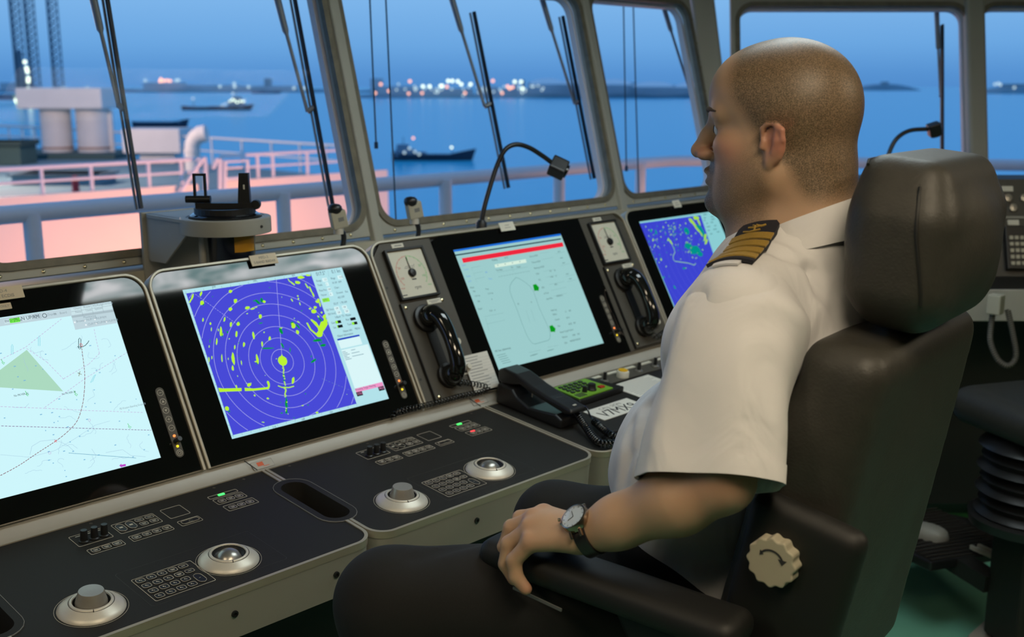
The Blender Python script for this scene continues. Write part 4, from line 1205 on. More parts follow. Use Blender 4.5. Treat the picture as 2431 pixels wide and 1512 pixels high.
S.done({'title_bar': (s2l(30, 110, 215), 1), 'dark_bar': (s2l(10, 48, 62), 1), 'red_bar': (s2l(238, 40, 62), 1), 'pale_scale': (s2l(214, 238, 222), 1), 'hull_outline': (s2l(92, 142, 142), 1), 'green_arrow': (s2l(8, 150, 28), 1), 'conning_text': (s2l(70, 98, 98), 1), 'bold_text': (s2l(20, 50, 52), 1), 'blue_text': (s2l(95, 150, 220), 1), 'grey_lines': (s2l(118, 160, 160), 1)})

# --- right-hand radar
S = Screen(3, 1380, 480, 4.2)
S.poly('radar_field', 1, [(580, 210), (1180, 130), (1640, 1230), (1000, 1420), (960, 1130)][::-1] if False else [(1000, 1215), (1500, 1080), (1185, 132), (578, 214)])
for i in range(150):
    f = rnd.random()
    zx, zy = rnd.choice([(rnd.gauss(900, 60), rnd.gauss(260, 40)), (rnd.gauss(1080, 70), rnd.gauss(430, 70)), (rnd.gauss(720, 60), rnd.gauss(420, 120)), (rnd.gauss(1000, 120), rnd.gauss(350, 110))])
    if zx > 575 + (zy - 210) * .38 + 12 and zx < 1190 + (zy - 130) * .3 and zy > 215 - (zx - 578) * .13 + 8: S.blob('echo_returns' if f < .55 else 'weak_echoes', 3, zx, zy, rnd.uniform(5, 12), rnd.uniform(10, 24), rnd.uniform(-30, 30), 6)
for zx, zy, w, h, ro in [(1130, 480, 110, 90, -30), (1060, 440, 90, 60, 20), (1180, 520, 60, 50, 0), (1045, 290, 50, 70, -20), (690, 285, 24, 36, 0), (740, 300, 16, 60, -20), (1020, 662, 40, 18, 0), (925, 850, 16, 50, -30), (815, 752, 20, 24, 0), (1200, 300, 30, 160, -25), (1170, 270, 30, 120, -30)]: S.blob('weak_echoes', 3, zx, zy, w, h, ro)
for zx, zy, w, h, ro in [(1110, 210, 26, 130, -35), (1140, 160, 60, 40, 0), (1165, 200, 20, 90, -25), (1150, 270, 18, 110, -40), (1230, 350, 26, 90, 10), (1240, 400, 24, 60, 20), (1190, 320, 14, 70, -30), (885, 400, 18, 60, -30), (860, 375, 12, 40, 20), (1080, 190, 16, 60, -30), (790, 575, 14, 28, 0), (710, 380, 14, 36, 0), (1038, 660, 10, 12, 0)]: S.blob('echo_returns', 4, zx, zy, w, h, ro)
S.line('breakwater_echo', 4, [(895, 420), (915, 460), (928, 500), (910, 540), (912, 575), (930, 592), (1060, 610), (1120, 630), (1135, 612)], .0026)
cx, cy = S.p(1330, 560)
for r in range(3, 12):
    run = []
    for i in range(121):
        a = math.pi * .5 + math.pi * i / 120
        x, y = cx + .026 * r * math.cos(a), cy + .026 * r * math.sin(a)
        if SCR[3][0] + .012 - S.xa < x < SCR[3][0] + .30 - S.xa and SCR[3][2] + .01 < y < SCR[3][3] - .012: run.append((x, y))
    if len(run) > 1: S.mb('range_rings', 2).line(run, .0007, S.z(2))
for zx, zy, w in [(1210, 128, .02), (1290, 112, .02), (1215, 160, .012), (1285, 150, .016), (1215, 185, .01), (1290, 175, .02), (1240, 215, .01), (1285, 205, .014), (1245, 250, .02), (1320, 238, .012), (1255, 285, .012), (1310, 275, .02), (1280, 320, .012), (1345, 300, .016)]: S.blk('readouts', 3, zx, zy, w, .0035)
S.done({'radar_field': (s2l(62, 70, 212), .95), 'echo_returns': (s2l(170, 226, 70), .95), 'weak_echoes': (s2l(0, 150, 140), .95), 'breakwater_echo': (s2l(150, 205, 150), .95), 'range_rings': (s2l(98, 104, 226), .95), 'readouts': (s2l(105, 165, 170), .9)})

# ------------------------------------------------------------------ telephone, radio, cards on the right desk
def dpt(x, y, z=0.0): return DM @ Vector((x, y, z))


M_phone2 = mat('matt_black_phone', (0.016, 0.016, 0.017), 0.38, noise=0.2, nscale=300)
t = thing('desk_telephone', 'black desk telephone with coiled cord beside the call sign card', 'telephone', DM @ Matrix.Translation((1.825, 0, 0.001)))
prof = [(0.004, 0), (-.205, 0), (-.205, .022), (-.185, .030), (-.10, .020), (-.06, .034), (-.045, .048), (0.0, .052), (.004, .045)]
Mx = Matrix(((0, 0, 1, 0), (1, 0, 0, 0), (0, 1, 0, 0), (0, 0, 0, 1)))
MB().prism(prof, -.036, .036, Mx).build('base', M_phone2, t, bevel=.004)
hs = [(.012, .052), (.014, .080), (-.002, .088), (-.045, .085), (-.10, .070), (-.15, .060), (-.19, .055), (-.222, .050), (-.226, .040), (-.205, .034), (-.17, .040), (-.10, .052), (-.06, .062), (-.035, .054), (-.01, .048)]
hb = MB().prism(hs, -.027, .027, Mx).build('handset', M_phone2, t, bevel=.006, seg=3)
gr = MB()
for i in range(6):
    yy = -.165 - .006 * i; gr.box((-.014, yy, .0575 - .0009 * i), (.014, yy + .003, .0585 - .0009 * i))
gr.build('speaker_grille', M_ink, hb)
MB().box((-.004, -.212, .0525), (.006, -.207, .0535)).build('silver_logo', M_silver, hb)
MB().box((.005, -.075, .028), (.0065, -.072, .062)).build('hook_pin', M_silver, t)
pth = [DM.inverted() @ atd(px, py, 2.02) for px, py in ()]
path = bez([(.017, -.198, .030), (.005, -.225, .024), (-.015, -.262, .018), (-.035, -.30, .012), (-.045, -.330, .011), (-.025, -.348, .011), (.005, -.344, .012), (.006, -.318, .014), (.018, -.285, .014), (.035, -.255, .012), (.043, -.235, .012)], 60)
MB().tube(coil(path, .0072, 42), .0021, 6).build('coiled_cord', M_phone, t, smooth=60)
MB().tube(bez([path[-1], (.055, -.215, .016), (.062, -.195, .028), (.035, -.190, .042), (.015, -.205, .042)], 20), .0022, 8).build('cord_lead', M_phone, t, smooth=60)
MB().tube(bez([(.0, -.30, .004), (.03, -.295, .006), (.08, -.305, .004), (.16, -.33, .003)], 16), .003, 8).build('line_cable', M_rubber, t, smooth=60)

M_green = mat('green_radio_paint', (0.16, 0.36, 0.025), 0.5, noise=0.1, nscale=50)
t = thing('radio_unit', 'green panel radio with black keys behind the telephone', 'radio', DM @ Matrix.Translation((1.935, -.135, 0.001)))
MB().prism([(0, 0), (.178, .005), (.160, .100), (.005, .100)], 0, .016).build('case', M_black, t, bevel=.003)
MB().prism([(.004, .006), (.136, .008), (.13, .096), (.008, .096)], .016, .020).build('green_panel', M_green, t, bevel=.001)
kb = MB().prism(rrect(-.0055, -.0042, .0055, .0042, .0012), 0, .003).mesh('key', M_black)
for i in range(5):
    for j in range(4):
        if (i, j) not in ((2, 0), (3, 0), (4, 0)): link('key', kb, t, M=Matrix.Translation((.022 + .0185 * i, .042 + .0135 * j, .020)))
for i in range(4): MB().prism(rrect(.012 + .008 * i, .010, .0165 + .008 * i, .030, .001), .020, .0208).build('vent_slot', M_ink, t)
MB().lathe([(.013, .020), (.013, .023), (.011, .025), (.0095, .036), (0, .037)], 20, cap=False, M=Matrix.Translation((.078, .030, 0))).build('large_knob', M_black, t, smooth=40)
MB().lathe([(.007, .020), (.007, .023), (.005, .034), (0, .035)], 16, cap=False, M=Matrix.Translation((.052, .030, 0))).build('small_knob', M_black, t, smooth=40)
MB().prism(rrect(.105, .022, .122, .034, .001), .020, .023).build('red_key', mat('red_key_plastic', (.5, .02, .015), .4), t)

M_paper = mat('white_paper', (0.72, 0.70, 0.64), 0.7, noise=0.03)


def card(name, label, M, w, h, lines, cat='card', thick=.0012):
    t = thing(name, label, cat, M)
    MB().prism([(0, 0), (w, 0), (w, h), (0, h)], 0, thick).build('sheet', M_paper, t)
    pr = MB()
    for (x, y, a, b) in lines: pr.flat([(x, y), (x + a, y), (x + a, y + b), (x, y + b)], thick + .0002)
    if lines: pr.build('printed_lines', M_grey_ink, t)
    return t


t = card('call_sign_card', 'white call sign card reading V7MX9 on the desk', DM @ Matrix.Translation((1.918, -.2285, .0005)), .166, .066, [])
MB().text('CALL SIGN', .0165, .083, .052, .0015, ax='CENTER').build('small_lettering', M_grey_ink, t)
MB().text('V7MX9', .047, .083, .024, .0015, ax='CENTER', sx=.9).build('large_lettering', M_ink, t)
card('instruction_sheet', 'white printed sheet beside the green radio', DM @ Matrix.Translation((2.118, -.178, .0005)), .16, .097, [(.01 + .003 * (i % 2), .088 - .0085 * i, .12 + .012 * (i % 3), .0016) for i in range(10)], 'paper')
card('paper_strip', 'narrow white paper strip at the front of the right desk', DM @ Matrix.Translation((1.965, -.262, .0005)), .10, .010, [], 'paper')
q0 = puv(1112, 886, .012)
t = card('phone_list_card', 'white printed list card leaning beside the left handset', PM @ Matrix.Translation((1.7365, .006, .0105)), .083, .092,
         [(.006, .084 - .0075 * i, .035 + .03 * rnd.random(), .0016) for i in range(11)] + [(.0, .0795 - .0075 * i, .083, .0003) for i in range(10)], 'card', .0014)

# strip of switches with labels along the gutter
t = thing('switch_strip', 'row of small knobs with white labels along the rear of the right desk', 'switch panel', DM @ Matrix.Translation((2.1, 0, .0008)))
MB().prism(rrect(-.0, -.070, .60, -.004, .002), 0, .0012).build('plate', M_instr, t)
sw = MB().tube([(0, 0, .001), (0, 0, .008), (.001, .001, .026)], [.0055, .005, .0045], 12).mesh('toggle_knob', M_black, 50)
swb = MB().lathe([(.0105, .001), (.0105, .004), (.007, .0055), (.007, .007)], 18).mesh('knob_collar', M_chrome, 40)
wl = MB().prism(rrect(-.022, -.0055, .022, .0055, .0008), .0012, .0028).mesh('white_label', M_white)
for i, x in enumerate((.033, .105, .177, .249, .321, .393)):
    link('white_label', wl, t, M=Matrix.Translation((x, -.017, 0)))
    if i == 1 or i == 4:
        b = MB().lathe([(.0165, .001), (.0165, .016), (.015, .018), (.0125, .0185)], 26, M=Matrix.Translation((x, -.052, 0))).build('push_button_guard', M_white, t, smooth=40)
        MB().lathe([(.013, .0185), (.0125, .0205), (0, .0215)], 24, cap=False, M=Matrix.Translation((x, -.052, 0))).build('yellow_push_button', mat('yellow_button', (.75, .42, .01), .4), b, smooth=40)
    else:
        c = link('knob_collar', swb, t, M=Matrix.Translation((x, -.050, 0)))
        link('toggle_knob', sw, c)

# ------------------------------------------------------------------ gooseneck lamps
def gooseneck(label, pts, r, hd, hw, hdir):
    t = thing('gooseneck_lamp', label, 'lamp', Vector(pts[0]), 'gooseneck reading lamps')
    inv = t.matrix_world.inverted()
    P = bez([inv @ Vector(p) for p in pts], 40)
    MB().tube(P, r, 10).build('flexible_neck', M_rubber, t, smooth=60)
    MB().lathe([(r * 2.2, -.02), (r * 2.2, .004), (r * 1.2, .012)], 16).build('socket', M_black, t, smooth=40)
    d = Vector(hdir).normalized()
    Mh = frame(inv @ Vector(hd), d.cross(Vector((0, 0, 1))).normalized(), d.cross(d.cross(Vector((0, 0, 1))).normalized()) * -1)
    # local z of the head points along -(ux x uy); make it explicit
    ux = d.orthogonal().normalized(); uy = d.cross(ux)
    Mh = Matrix(((ux.x, uy.x, d.x, 0), (ux.y, uy.y, d.y, 0), (ux.z, uy.z, d.z, 0), (0, 0, 0, 1)))
    Mh.translation = inv @ Vector(hd)
    h = MB().prism(rrect(-hw, -hw, hw, hw, hw * .35), -hw, hw, Mh).build('lamp_head', M_rubber, t, bevel=hw * .15)
    MB().lathe([(hw * .8, hw), (hw * .8, hw * 1.2), (hw * .6, hw * 1.22), (hw * .6, hw * .9), (0, hw * .9)], 24, M=Mh).build('lens_ring', M_phone, h, smooth=40)
    return t


gooseneck('black gooseneck lamp arching over the conning display', [aty(a, b, y) for a, b, y in ((1143, 532, 2.13), (1148, 500, 2.13), (1160, 455, 2.13), (1178, 398, 2.13), (1198, 357, 2.12), (1224, 343, 2.11), (1255, 350, 2.10), (1285, 368, 2.09), (1310, 386, 2.08))], .0068, aty(1325, 398, 2.075), .024, (.55, -.75, -.42))
gooseneck('black gooseneck lamp bent over the wing console behind the headrest', [atd(a, b, 3.75) for a, b in ((2100, 440), (2104, 400), (2112, 360), (2130, 328), (2160, 310), (2205, 306))], .0075, atd(2218, 307, 3.75), .021, (.35, -.1, -.9))


# small boxes on stalks at the window foot
def sensor(label, box, ball, foot):
    b = aty(*box, 2.13); f = aty(*foot, 2.13); bl = aty(*ball, 2.13)
    f.z -= .02
    t = thing('stalk_box', label, 'sensor box', f, 'small grey boxes on stalks')
    inv = t.matrix_world.inverted()
    MB().tube(bez([inv @ f, inv @ (f + Vector((.004, 0, .03))), inv @ (b + Vector((0, 0, -.02)))], 12), .0065, 10).build('stalk', M_rubber, t, smooth=60)
    MB().lathe([(.012, 0), (.012, .012), (.0085, .016)], 16, M=Matrix.Translation(inv @ (b + Vector((0, 0, -.036))))).build('collar', M_silver, t, smooth=40)
    Mb = Matrix.Translation(inv @ b) @ Matrix.Rotation(math.radians(-12), 4, 'Y') @ Matrix.Rotation(math.radians(-20), 4, 'Z')
    MB().box((-.0185, -.014, -.021), (.0185, .014, .021), Mb).build('grey_box', M_cream, t, bevel=.002)
    MB().box((-.004, -.0145, -.004), (.01, -.0142, .006), Mb).build('printed_mark', M_grey_ink, t)
    Mk = Matrix.Translation(inv @ bl)
    MB().lathe([(.010, -.012), (.016, -.006), (.0175, 0), (.0165, .007), (.011, .012), (0, .014)], 20, M=Mk).build('black_cap', M_rubber, t, smooth=60)


sensor('small grey box with black cap on a stalk above the large radar', (803, 520), (795, 497), (813, 568))
sensor('small grey box with black cap on a stalk beside the gooseneck lamp', (983, 498), (975, 479), (991, 552))

# ------------------------------------------------------------------ compass repeater on its bracket
t = thing('compass_repeater', 'bearing compass with black sights on a cream wall bracket', 'compass', Vector((1.285, 2.335, 1.20)))
inv = t.matrix_world.inverted()
lx0, lx1 = 1.199 - 1.285, 1.385 - 1.285
YB = -.008
M_brk = mat('cream_bracket_paint', (.36, .35, .30), .45, noise=.05)
MB().box((lx0 - .012, -.012, -.11), (lx1 + .012, 0, .121)).build('back_plate', M_brk, t, bevel=.002)
Mzy = Matrix(((0, 0, 1, 0), (1, 0, 0, 0), (0, 1, 0, 0), (0, 0, 0, 1)))
cheek = [(YB, .119), (-.185, .119), (-.185, .082), (-.09, .012), (-.022, .010), (YB, .018)]
for xx in (lx0, lx1): MB().prism(cheek, xx - .003, xx + .003, Mzy).build('cheek_plate', M_brk, t, bevel=.001)
cyr = -.205
ringc = (0.0, cyr)
outer = [(lx0, YB), (lx0, -.17)] + [(ringc[0] - .093 * math.cos(a), ringc[1] - .093 * math.sin(a)) for a in [math.radians(q) for q in range(0, 181, 10)]] + [(lx1, -.17), (lx1, YB)]
outer = [(p[0], max(p[1], -.30)) for p in outer]
tp = MB()
ang = [2 * math.pi * i / 48 for i in range(48)]
o_s = []
for a in ang:
    dx, dy = math.cos(a), math.sin(a)
    # square-ish toward the wall, round toward the room
    if dy > 0:
        s = min(.098 / max(abs(dx), 1e-6), (YB - cyr) / max(dy, 1e-6)); o_s.append((dx * s, cyr + dy * s))
    else: o_s.append((.098 * dx, cyr + .098 * dy))
tp.ringprism(o_s, [(.079 * math.cos(a), cyr + .079 * math.sin(a)) for a in ang], .112, .119)
tp.build('top_plate', M_brk, t, smooth=30)
MB().lathe([(.098, .086), (.0985, .088), (.0985, .118), (.096, .120), (.084, .120), (.084, .086)], 48, cap=False, M=Matrix.Translation((0, cyr, 0))).build('ring', M_brk, t, smooth=35)
MB().lathe([(.003, 0), (.003, .002)], 10, M=Matrix.Translation((.03, cyr - .094, .103)) @ Matrix.Rotation(math.radians(90), 4, 'X')).build('ring_screw', M_ink, t)
MB().lathe([(0, -.005), (.036, -.005), (.045, .002), (.050, .02), (.052, .088)], 32, cap=False, M=Matrix.Translation((0.012, cyr, 0))).build('bowl', mat('dark_blue_bowl', (.008, .010, .018), .25, coat=.3), t, smooth=40)
MB().lathe([(.0525, .045), (.0528, .083)], 12, cap=False, M=Matrix.Translation((0.012, cyr, 0)), a0=math.radians(245), a1=math.radians(305)).build('yellow_label', mat('yellow_sticker', (.62, .30, .005), .5), t)
MB().tube([(-.05, cyr + .02, .01), (-.048, cyr + .02, .09)], .008, 10).build('damper_post', M_brk, t)
MB().lathe([(.076, .115), (.076, .124), (.070, .128), (.0, .128)], 40, cap=False, M=Matrix.Translation((0, cyr, 0))).build('compass_glass', mat('black_compass_glass', (.004, .005, .008), .05, coat=.5), t, smooth=40)
az = MB().ringprism(circ((0, cyr), .066, 36), circ((0, cyr), .052, 36), .128, .140).build('azimuth_circle', M_black, t)
# sights: line through the centre parallel to the picture plane
ax = Vector((.72, -.69, 0)).normalized(); ay = Vector((.69, .72, 0))
Ms = Matrix(((ax.x, ay.x, 0, 0), (ax.y, ay.y, 0, cyr), (0, 0, 1, .14), (0, 0, 0, 1)))
MB().box((-.062, -.011, -.002), (.062, .011, .010), Ms).build('sight_bar', M_black, az)
fr = MB().box((-.066, -.004, .010), (-.061, .004, .072), Ms).box((-.043, -.004, .010), (-.038, .004, .072), Ms).box((-.066, -.004, .069), (-.038, .004, .074), Ms)
fr.build('frame_sight', M_black, az)
MB().tube([Ms @ Vector((-.084, 0, .018)), Ms @ Vector((-.03, 0, .018))], .008, 10).build('eyepiece', M_black, az, smooth=40)
vn = MB().prism([(.030, .008), (.057, .008), (.055, .075), (.035, .075)], -.008, .008, Ms @ Matrix(((1, 0, 0, 0), (0, 0, 1, 0), (0, 1, 0, 0), (0, 0, 0, 1)))).build('slotted_vane', M_black, az)
MB().box((.0435, -.0088, .040), (.047, -.0082, .050), Ms).build('vane_hole', emat('vane_sky_hole', (.5, .3, .28), .8) if False else M_white, vn)
MB().lathe([(.010, -.009), (.011, 0), (.010, .009)], 16, M=Ms @ Matrix.Translation((.068, 0, .006)) @ Matrix.Rotation(math.radians(90), 4, 'X')).build('clamp_knob', M_black, az, smooth=40)

# ------------------------------------------------------------------ wipers outside the windows
M_wip = mat('grey_wiper_arm', (.24, .26, .28), .45, metal=.3)
M_wblade = mat('wiper_blade_rubber', (.012, .016, .022), .5)
WN = Vector((0, -math.cos(LEAN), math.sin(LEAN)))
WP = Vector((0, WY, WZ)) - WN * .10
SN = -outv * math.cos(LEAN) + Vector((0, 0, math.sin(LEAN)))
SP = C0 + Vector((0, 0, WZ)) - SN * .10
wl_ = ['leftmost, ending just left of the compass bracket', 'ending at the small grey box above the large radar', 'behind the gooseneck lamp', 'between the gooseneck lamp and the narrow window', 'in the narrow window beside the officer\'s forehead', 'in the slanted window above the headrest']
for k, (b0, b1, a0, a1) in enumerate([((255, 0), (335, 495), (232, 0), (287, 245)), ((700, 0), (790, 488), (670, 0), (737, 262)), ((1125, 28), (1207, 446), (1085, 0), (1158, 250)), ((1336, 38), (1411, 424), (1299, 0), (1372, 245)), ((1623, 58), (1690, 368), (1583, 5), (1652, 235)), ((2238, 58), (2238, 380), (2228, 14), (2236, 225))]):
    pp, nn = (WP, WN) if k < 5 else (SP, SN)
    Pb0, Pb1, Pa0, Pa1 = [onp(q[0], q[1], pp, nn) for q in (b0, b1, a0, a1)]
    if k < 2: Pb0 = Pb0 + (Pb0 - Pb1) * .08
    Pa0 = Pa0 + (Pa0 - Pa1) * .35 if k < 5 else Pa0
    t = thing('window_wiper', 'window wiper ' + wl_[k], 'wiper', Pb1, 'window wipers')
    inv = t.matrix_world.inverted()
    b = MB().bar(inv @ Pb0, inv @ Pb1, .008, .010, up=nn)
    b.build('blade', M_wblade, t)
    MB().bar(inv @ (Pb0 - nn * .012 + Vector((-.006, 0, 0))), inv @ (Pb1 - nn * .012 + Vector((-.006, 0, 0))), .005, .005, up=nn).build('blade_carrier', M_wip, t)
    mid = Pa0.lerp(Pa1, .45)
    mb_ = MB().tube([inv @ (Pa0 - nn * .02), inv @ (mid - nn * .02), inv @ (mid - nn * .02).lerp(Pa1, .05), inv @ (Pa1 - nn * .015)], [.011, .009, .005, .005], 8)
    mb_.build('arm', M_wip, t, smooth=50)
    pv = Pa1.lerp(onp(b0[0] + (b1[0] - b0[0]) * .52, b0[1] + (b1[1] - b0[1]) * .52, pp, nn), 1.0)
    MB().tube([inv @ (Pa1 - nn * .015), inv @ (pv - nn * .004)], .008, 8).build('blade_joint', M_wip, t, smooth=50)

# thin wires outside the panes
M_wire = mat('dark_wire', (.02, .07, .13), .6)
for k, (a, b, lab) in enumerate([((878, 0), (893, 345), 'thin wire close to the left edge of the middle window'), ((916, 0), (941, 545), 'longer thin wire in the middle window'), ((1480, 0), (1487, 400), 'thin wire at the left edge of the narrow window'), ((1503, 0), (1517, 480), 'thin wire beside the wiper in the narrow window')]):
    P_, Q_ = onp(a[0], a[1], WP - WN * .12, WN), onp(b[0], b[1], WP - WN * .12, WN)
    t = thing('wire', lab, 'wire', Q_, 'thin wires outside the windows')
    inv = t.matrix_world.inverted()
    MB().tube([inv @ (P_ + (P_ - Q_) * .3), inv @ Q_], .0028, 6).build('strand', M_wire, t)
    MB().lathe([(.006, -.01), (.006, .01)], 8).build('end_fitting', M_wire, t)

# ------------------------------------------------------------------ outside: sea, far shore, ships
SEA = -18.0
m = bpy.data.materials.new('evening_sea'); m.use_nodes = True
n_ = m.node_tree.nodes; l_ = m.node_tree.links; p_ = n_['Principled BSDF']
p_.inputs['Base Color'].default_value = (0.06, 0.60, 0.86, 1); p_.inputs['Roughness'].default_value = 0.2; p_.inputs['Specular IOR Level'].default_value = 0.02
tc_ = n_.new('ShaderNodeTexCoord'); mp_ = n_.new('ShaderNodeMapping'); mp_.inputs['Scale'].default_value = (0.12, 0.3, 1); nz_ = n_.new('ShaderNodeTexNoise')
nz_.inputs['Scale'].default_value = 1.0; nz_.inputs['Detail'].default_value = 5; bp_ = n_.new('ShaderNodeBump'); bp_.inputs['Strength'].default_value = 0.35; bp_.inputs['Distance'].default_value = 0.5
l_.new(tc_.outputs['Object'], mp_.inputs[0]); l_.new(mp_.outputs[0], nz_.inputs['Vector']); l_.new(nz_.outputs['Fac'], bp_.inputs['Height']); l_.new(bp_.outputs[0], p_.inputs['Normal'])
M_sea = m
sea = MB()
rings = [30, 120, 400, 1200, 4000, 12000, 45000]
vs = []; fs = []
ns = 64
for r in rings:
    for k in range(ns):
        a = 2 * math.pi * k / ns; vs.append((r * math.cos(a), r * math.sin(a), SEA))
for i in range(len(rings) - 1):
    for k in range(ns): fs.append((i * ns + k, i * ns + (k + 1) % ns, (i + 1) * ns + (k + 1) % ns, (i + 1) * ns + k))
sea.add(vs, fs)
so = sea.build('sea', M_sea); struct(so)

M_land = mat('hazy_shore', (.30, .40, .46), .9, noise=.3, nscale=.01)  # haze over the far shore is lightened into its base colour
M_land2 = mat('hazy_buildings', (.48, .56, .62), .9, noise=.3, nscale=.02)  # buildings carry the same haze in their colour
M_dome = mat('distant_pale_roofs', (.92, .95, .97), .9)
e_white = emat('harbour_light_white', (.85, 1.0, .80), 2.2)
e_or = emat('harbour_light_orange', (1.0, .45, .30), 2.2)
e_dim = emat('harbour_light_dim', (.55, .75, .85), 1.1)
e_yel = emat('harbour_light_yellow', (.75, 1.0, .45), 7.0)
LS = {}


def lights(parent, inv, pts, mt, r, dist_z=None, depth=None):
    key_ = (mt.name, round(r, 2))
    if key_ not in LS: LS[key_] = MB().lathe([(r * math.cos(a), r * math.sin(a)) for a in [math.radians(q) for q in (-90, -45, 0, 45, 90)]], 8, cap=False).mesh('lamp', mt, 80)
    for px, py in pts:
        p = atd(px, py, depth); link('lamp', LS[key_], parent, M=Matrix.Translation(inv @ p))


def shore(label, x0, x1, depth, ywl, prof, bld, mt=M_land):
    a = atd(x0, ywl, depth); b = atd(x1, ywl, depth); a.z = b.z = SEA
    t = thing('shoreline', label, 'shore', a.lerp(b, .5))
    inv = t.matrix_world.inverted()
    ln = MB()
    N = 60
    top = []
    for i in range(N + 1):
        f = i / N; p = a.lerp(b, f); top.append((p, prof(f)))
    back = FW.copy(); back.z = 0; back.normalize()
    vs = []; fs = []
    for p, h in top:
        q = p + back * 150
        vs += [inv @ p, inv @ (p + Vector((0, 0, h))), inv @ (q + Vector((0, 0, h))), inv @ q]
    for i in range(N):
        for j in range(3): fs.append((4 * i + j, 4 * i + j + 1, 4 * i + 5 + j, 4 * i + 4 + j))
    ln.add(vs, fs); ln.build('low_land', mt, t)
    for (xa, xb, ya, yb, mm) in bld:
        pa = atd(xa, yb, depth + 30); pb = atd(xb, ya, depth + 30)
        bm = MB()
        w = (Vector((pb.x, pb.y, 0)) - Vector((pa.x, pa.y, 0)))
        base = Vector((pa.x, pa.y, SEA)); d = w.normalized(); nrm = back * 60
        zt = pb.z
        v8 = [base, base + w, base + w + nrm, base + nrm]
        bm.add([inv @ v for v in v8] + [inv @ Vector((v.x, v.y, zt)) for v in v8], [(3, 2, 1, 0), (4, 5, 6, 7), (0, 1, 5, 4), (1, 2, 6, 5), (2, 3, 7, 6), (3, 0, 4, 7)])
        bm.build('building', mm, t)
    return t, inv


rr = random.Random(3)
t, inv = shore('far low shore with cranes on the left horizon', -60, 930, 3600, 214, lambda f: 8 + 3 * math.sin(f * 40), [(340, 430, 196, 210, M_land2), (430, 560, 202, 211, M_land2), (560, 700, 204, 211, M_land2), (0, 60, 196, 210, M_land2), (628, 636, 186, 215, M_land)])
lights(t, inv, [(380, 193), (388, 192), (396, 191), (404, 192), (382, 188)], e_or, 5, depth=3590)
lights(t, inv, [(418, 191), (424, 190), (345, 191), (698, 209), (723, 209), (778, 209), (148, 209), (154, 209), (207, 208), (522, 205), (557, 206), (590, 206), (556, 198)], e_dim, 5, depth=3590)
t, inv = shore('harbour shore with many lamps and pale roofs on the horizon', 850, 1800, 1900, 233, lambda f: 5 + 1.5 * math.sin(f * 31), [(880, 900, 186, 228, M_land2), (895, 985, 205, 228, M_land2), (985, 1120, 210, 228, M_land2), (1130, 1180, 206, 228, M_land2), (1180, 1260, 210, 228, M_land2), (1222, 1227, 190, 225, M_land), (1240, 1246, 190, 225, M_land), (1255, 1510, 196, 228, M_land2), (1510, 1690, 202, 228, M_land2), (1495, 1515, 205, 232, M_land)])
mb = MB()
for xa, xb, yt, yb in ((1258, 1340, 186, 200), (1330, 1425, 186, 200), (1415, 1500, 188, 201), (1500, 1600, 194, 206), (1600, 1690, 196, 207)):
    c = atd((xa + xb) / 2, yb, 1880); w = (xb - xa) / 2 / 2600 * 1880; h = (yb - yt) / 2600 * 1880
    Md = Matrix.Translation(inv @ c)
    mb.lathe([(w, 0), (w * .92, h * .35), (w * .65, h * .75), (w * .3, h * .95), (0, h)], 20, cap=False, M=Md)
mb.build('pale_roofs', M_dome, t, smooth=60)
lights(t, inv, [(973, 193), (904, 200), (1061, 206), (1170, 192), (1205, 205), (1217, 207), (1210, 210)], e_or, 2.6, depth=1870)
lights(t, inv, [(923, 216), (891, 221), (970, 222), (1002, 221), (1104, 221), (1192, 221)], e_or, 2.4, depth=1870)
lights(t, inv, [(1050, 204), (1046, 204), (1064, 192), (1074, 192), (1087, 193), (1095, 200), (1117, 200), (1222, 194), (1237, 194), (1240, 210), (1004, 205), (1020, 205)], e_white, 2.8, depth=1870)
lights(t, inv, [(rr.uniform(930, 1290), rr.gauss(210, 5)) for _ in range(46)], e_dim, 2.0, depth=1870)
lights(t, inv, [(1632, 193), (1640, 194), (1650, 193)], e_or, 1.6, depth=1870)
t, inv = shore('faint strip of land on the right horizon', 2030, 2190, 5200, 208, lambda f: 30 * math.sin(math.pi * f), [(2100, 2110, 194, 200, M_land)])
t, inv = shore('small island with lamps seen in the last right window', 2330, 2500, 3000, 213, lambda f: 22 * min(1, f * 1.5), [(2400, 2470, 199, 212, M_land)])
lights(t, inv, [(2362, 200), (2370, 198), (2375, 201), (2408, 208)], e_dim, 4, depth=2990)


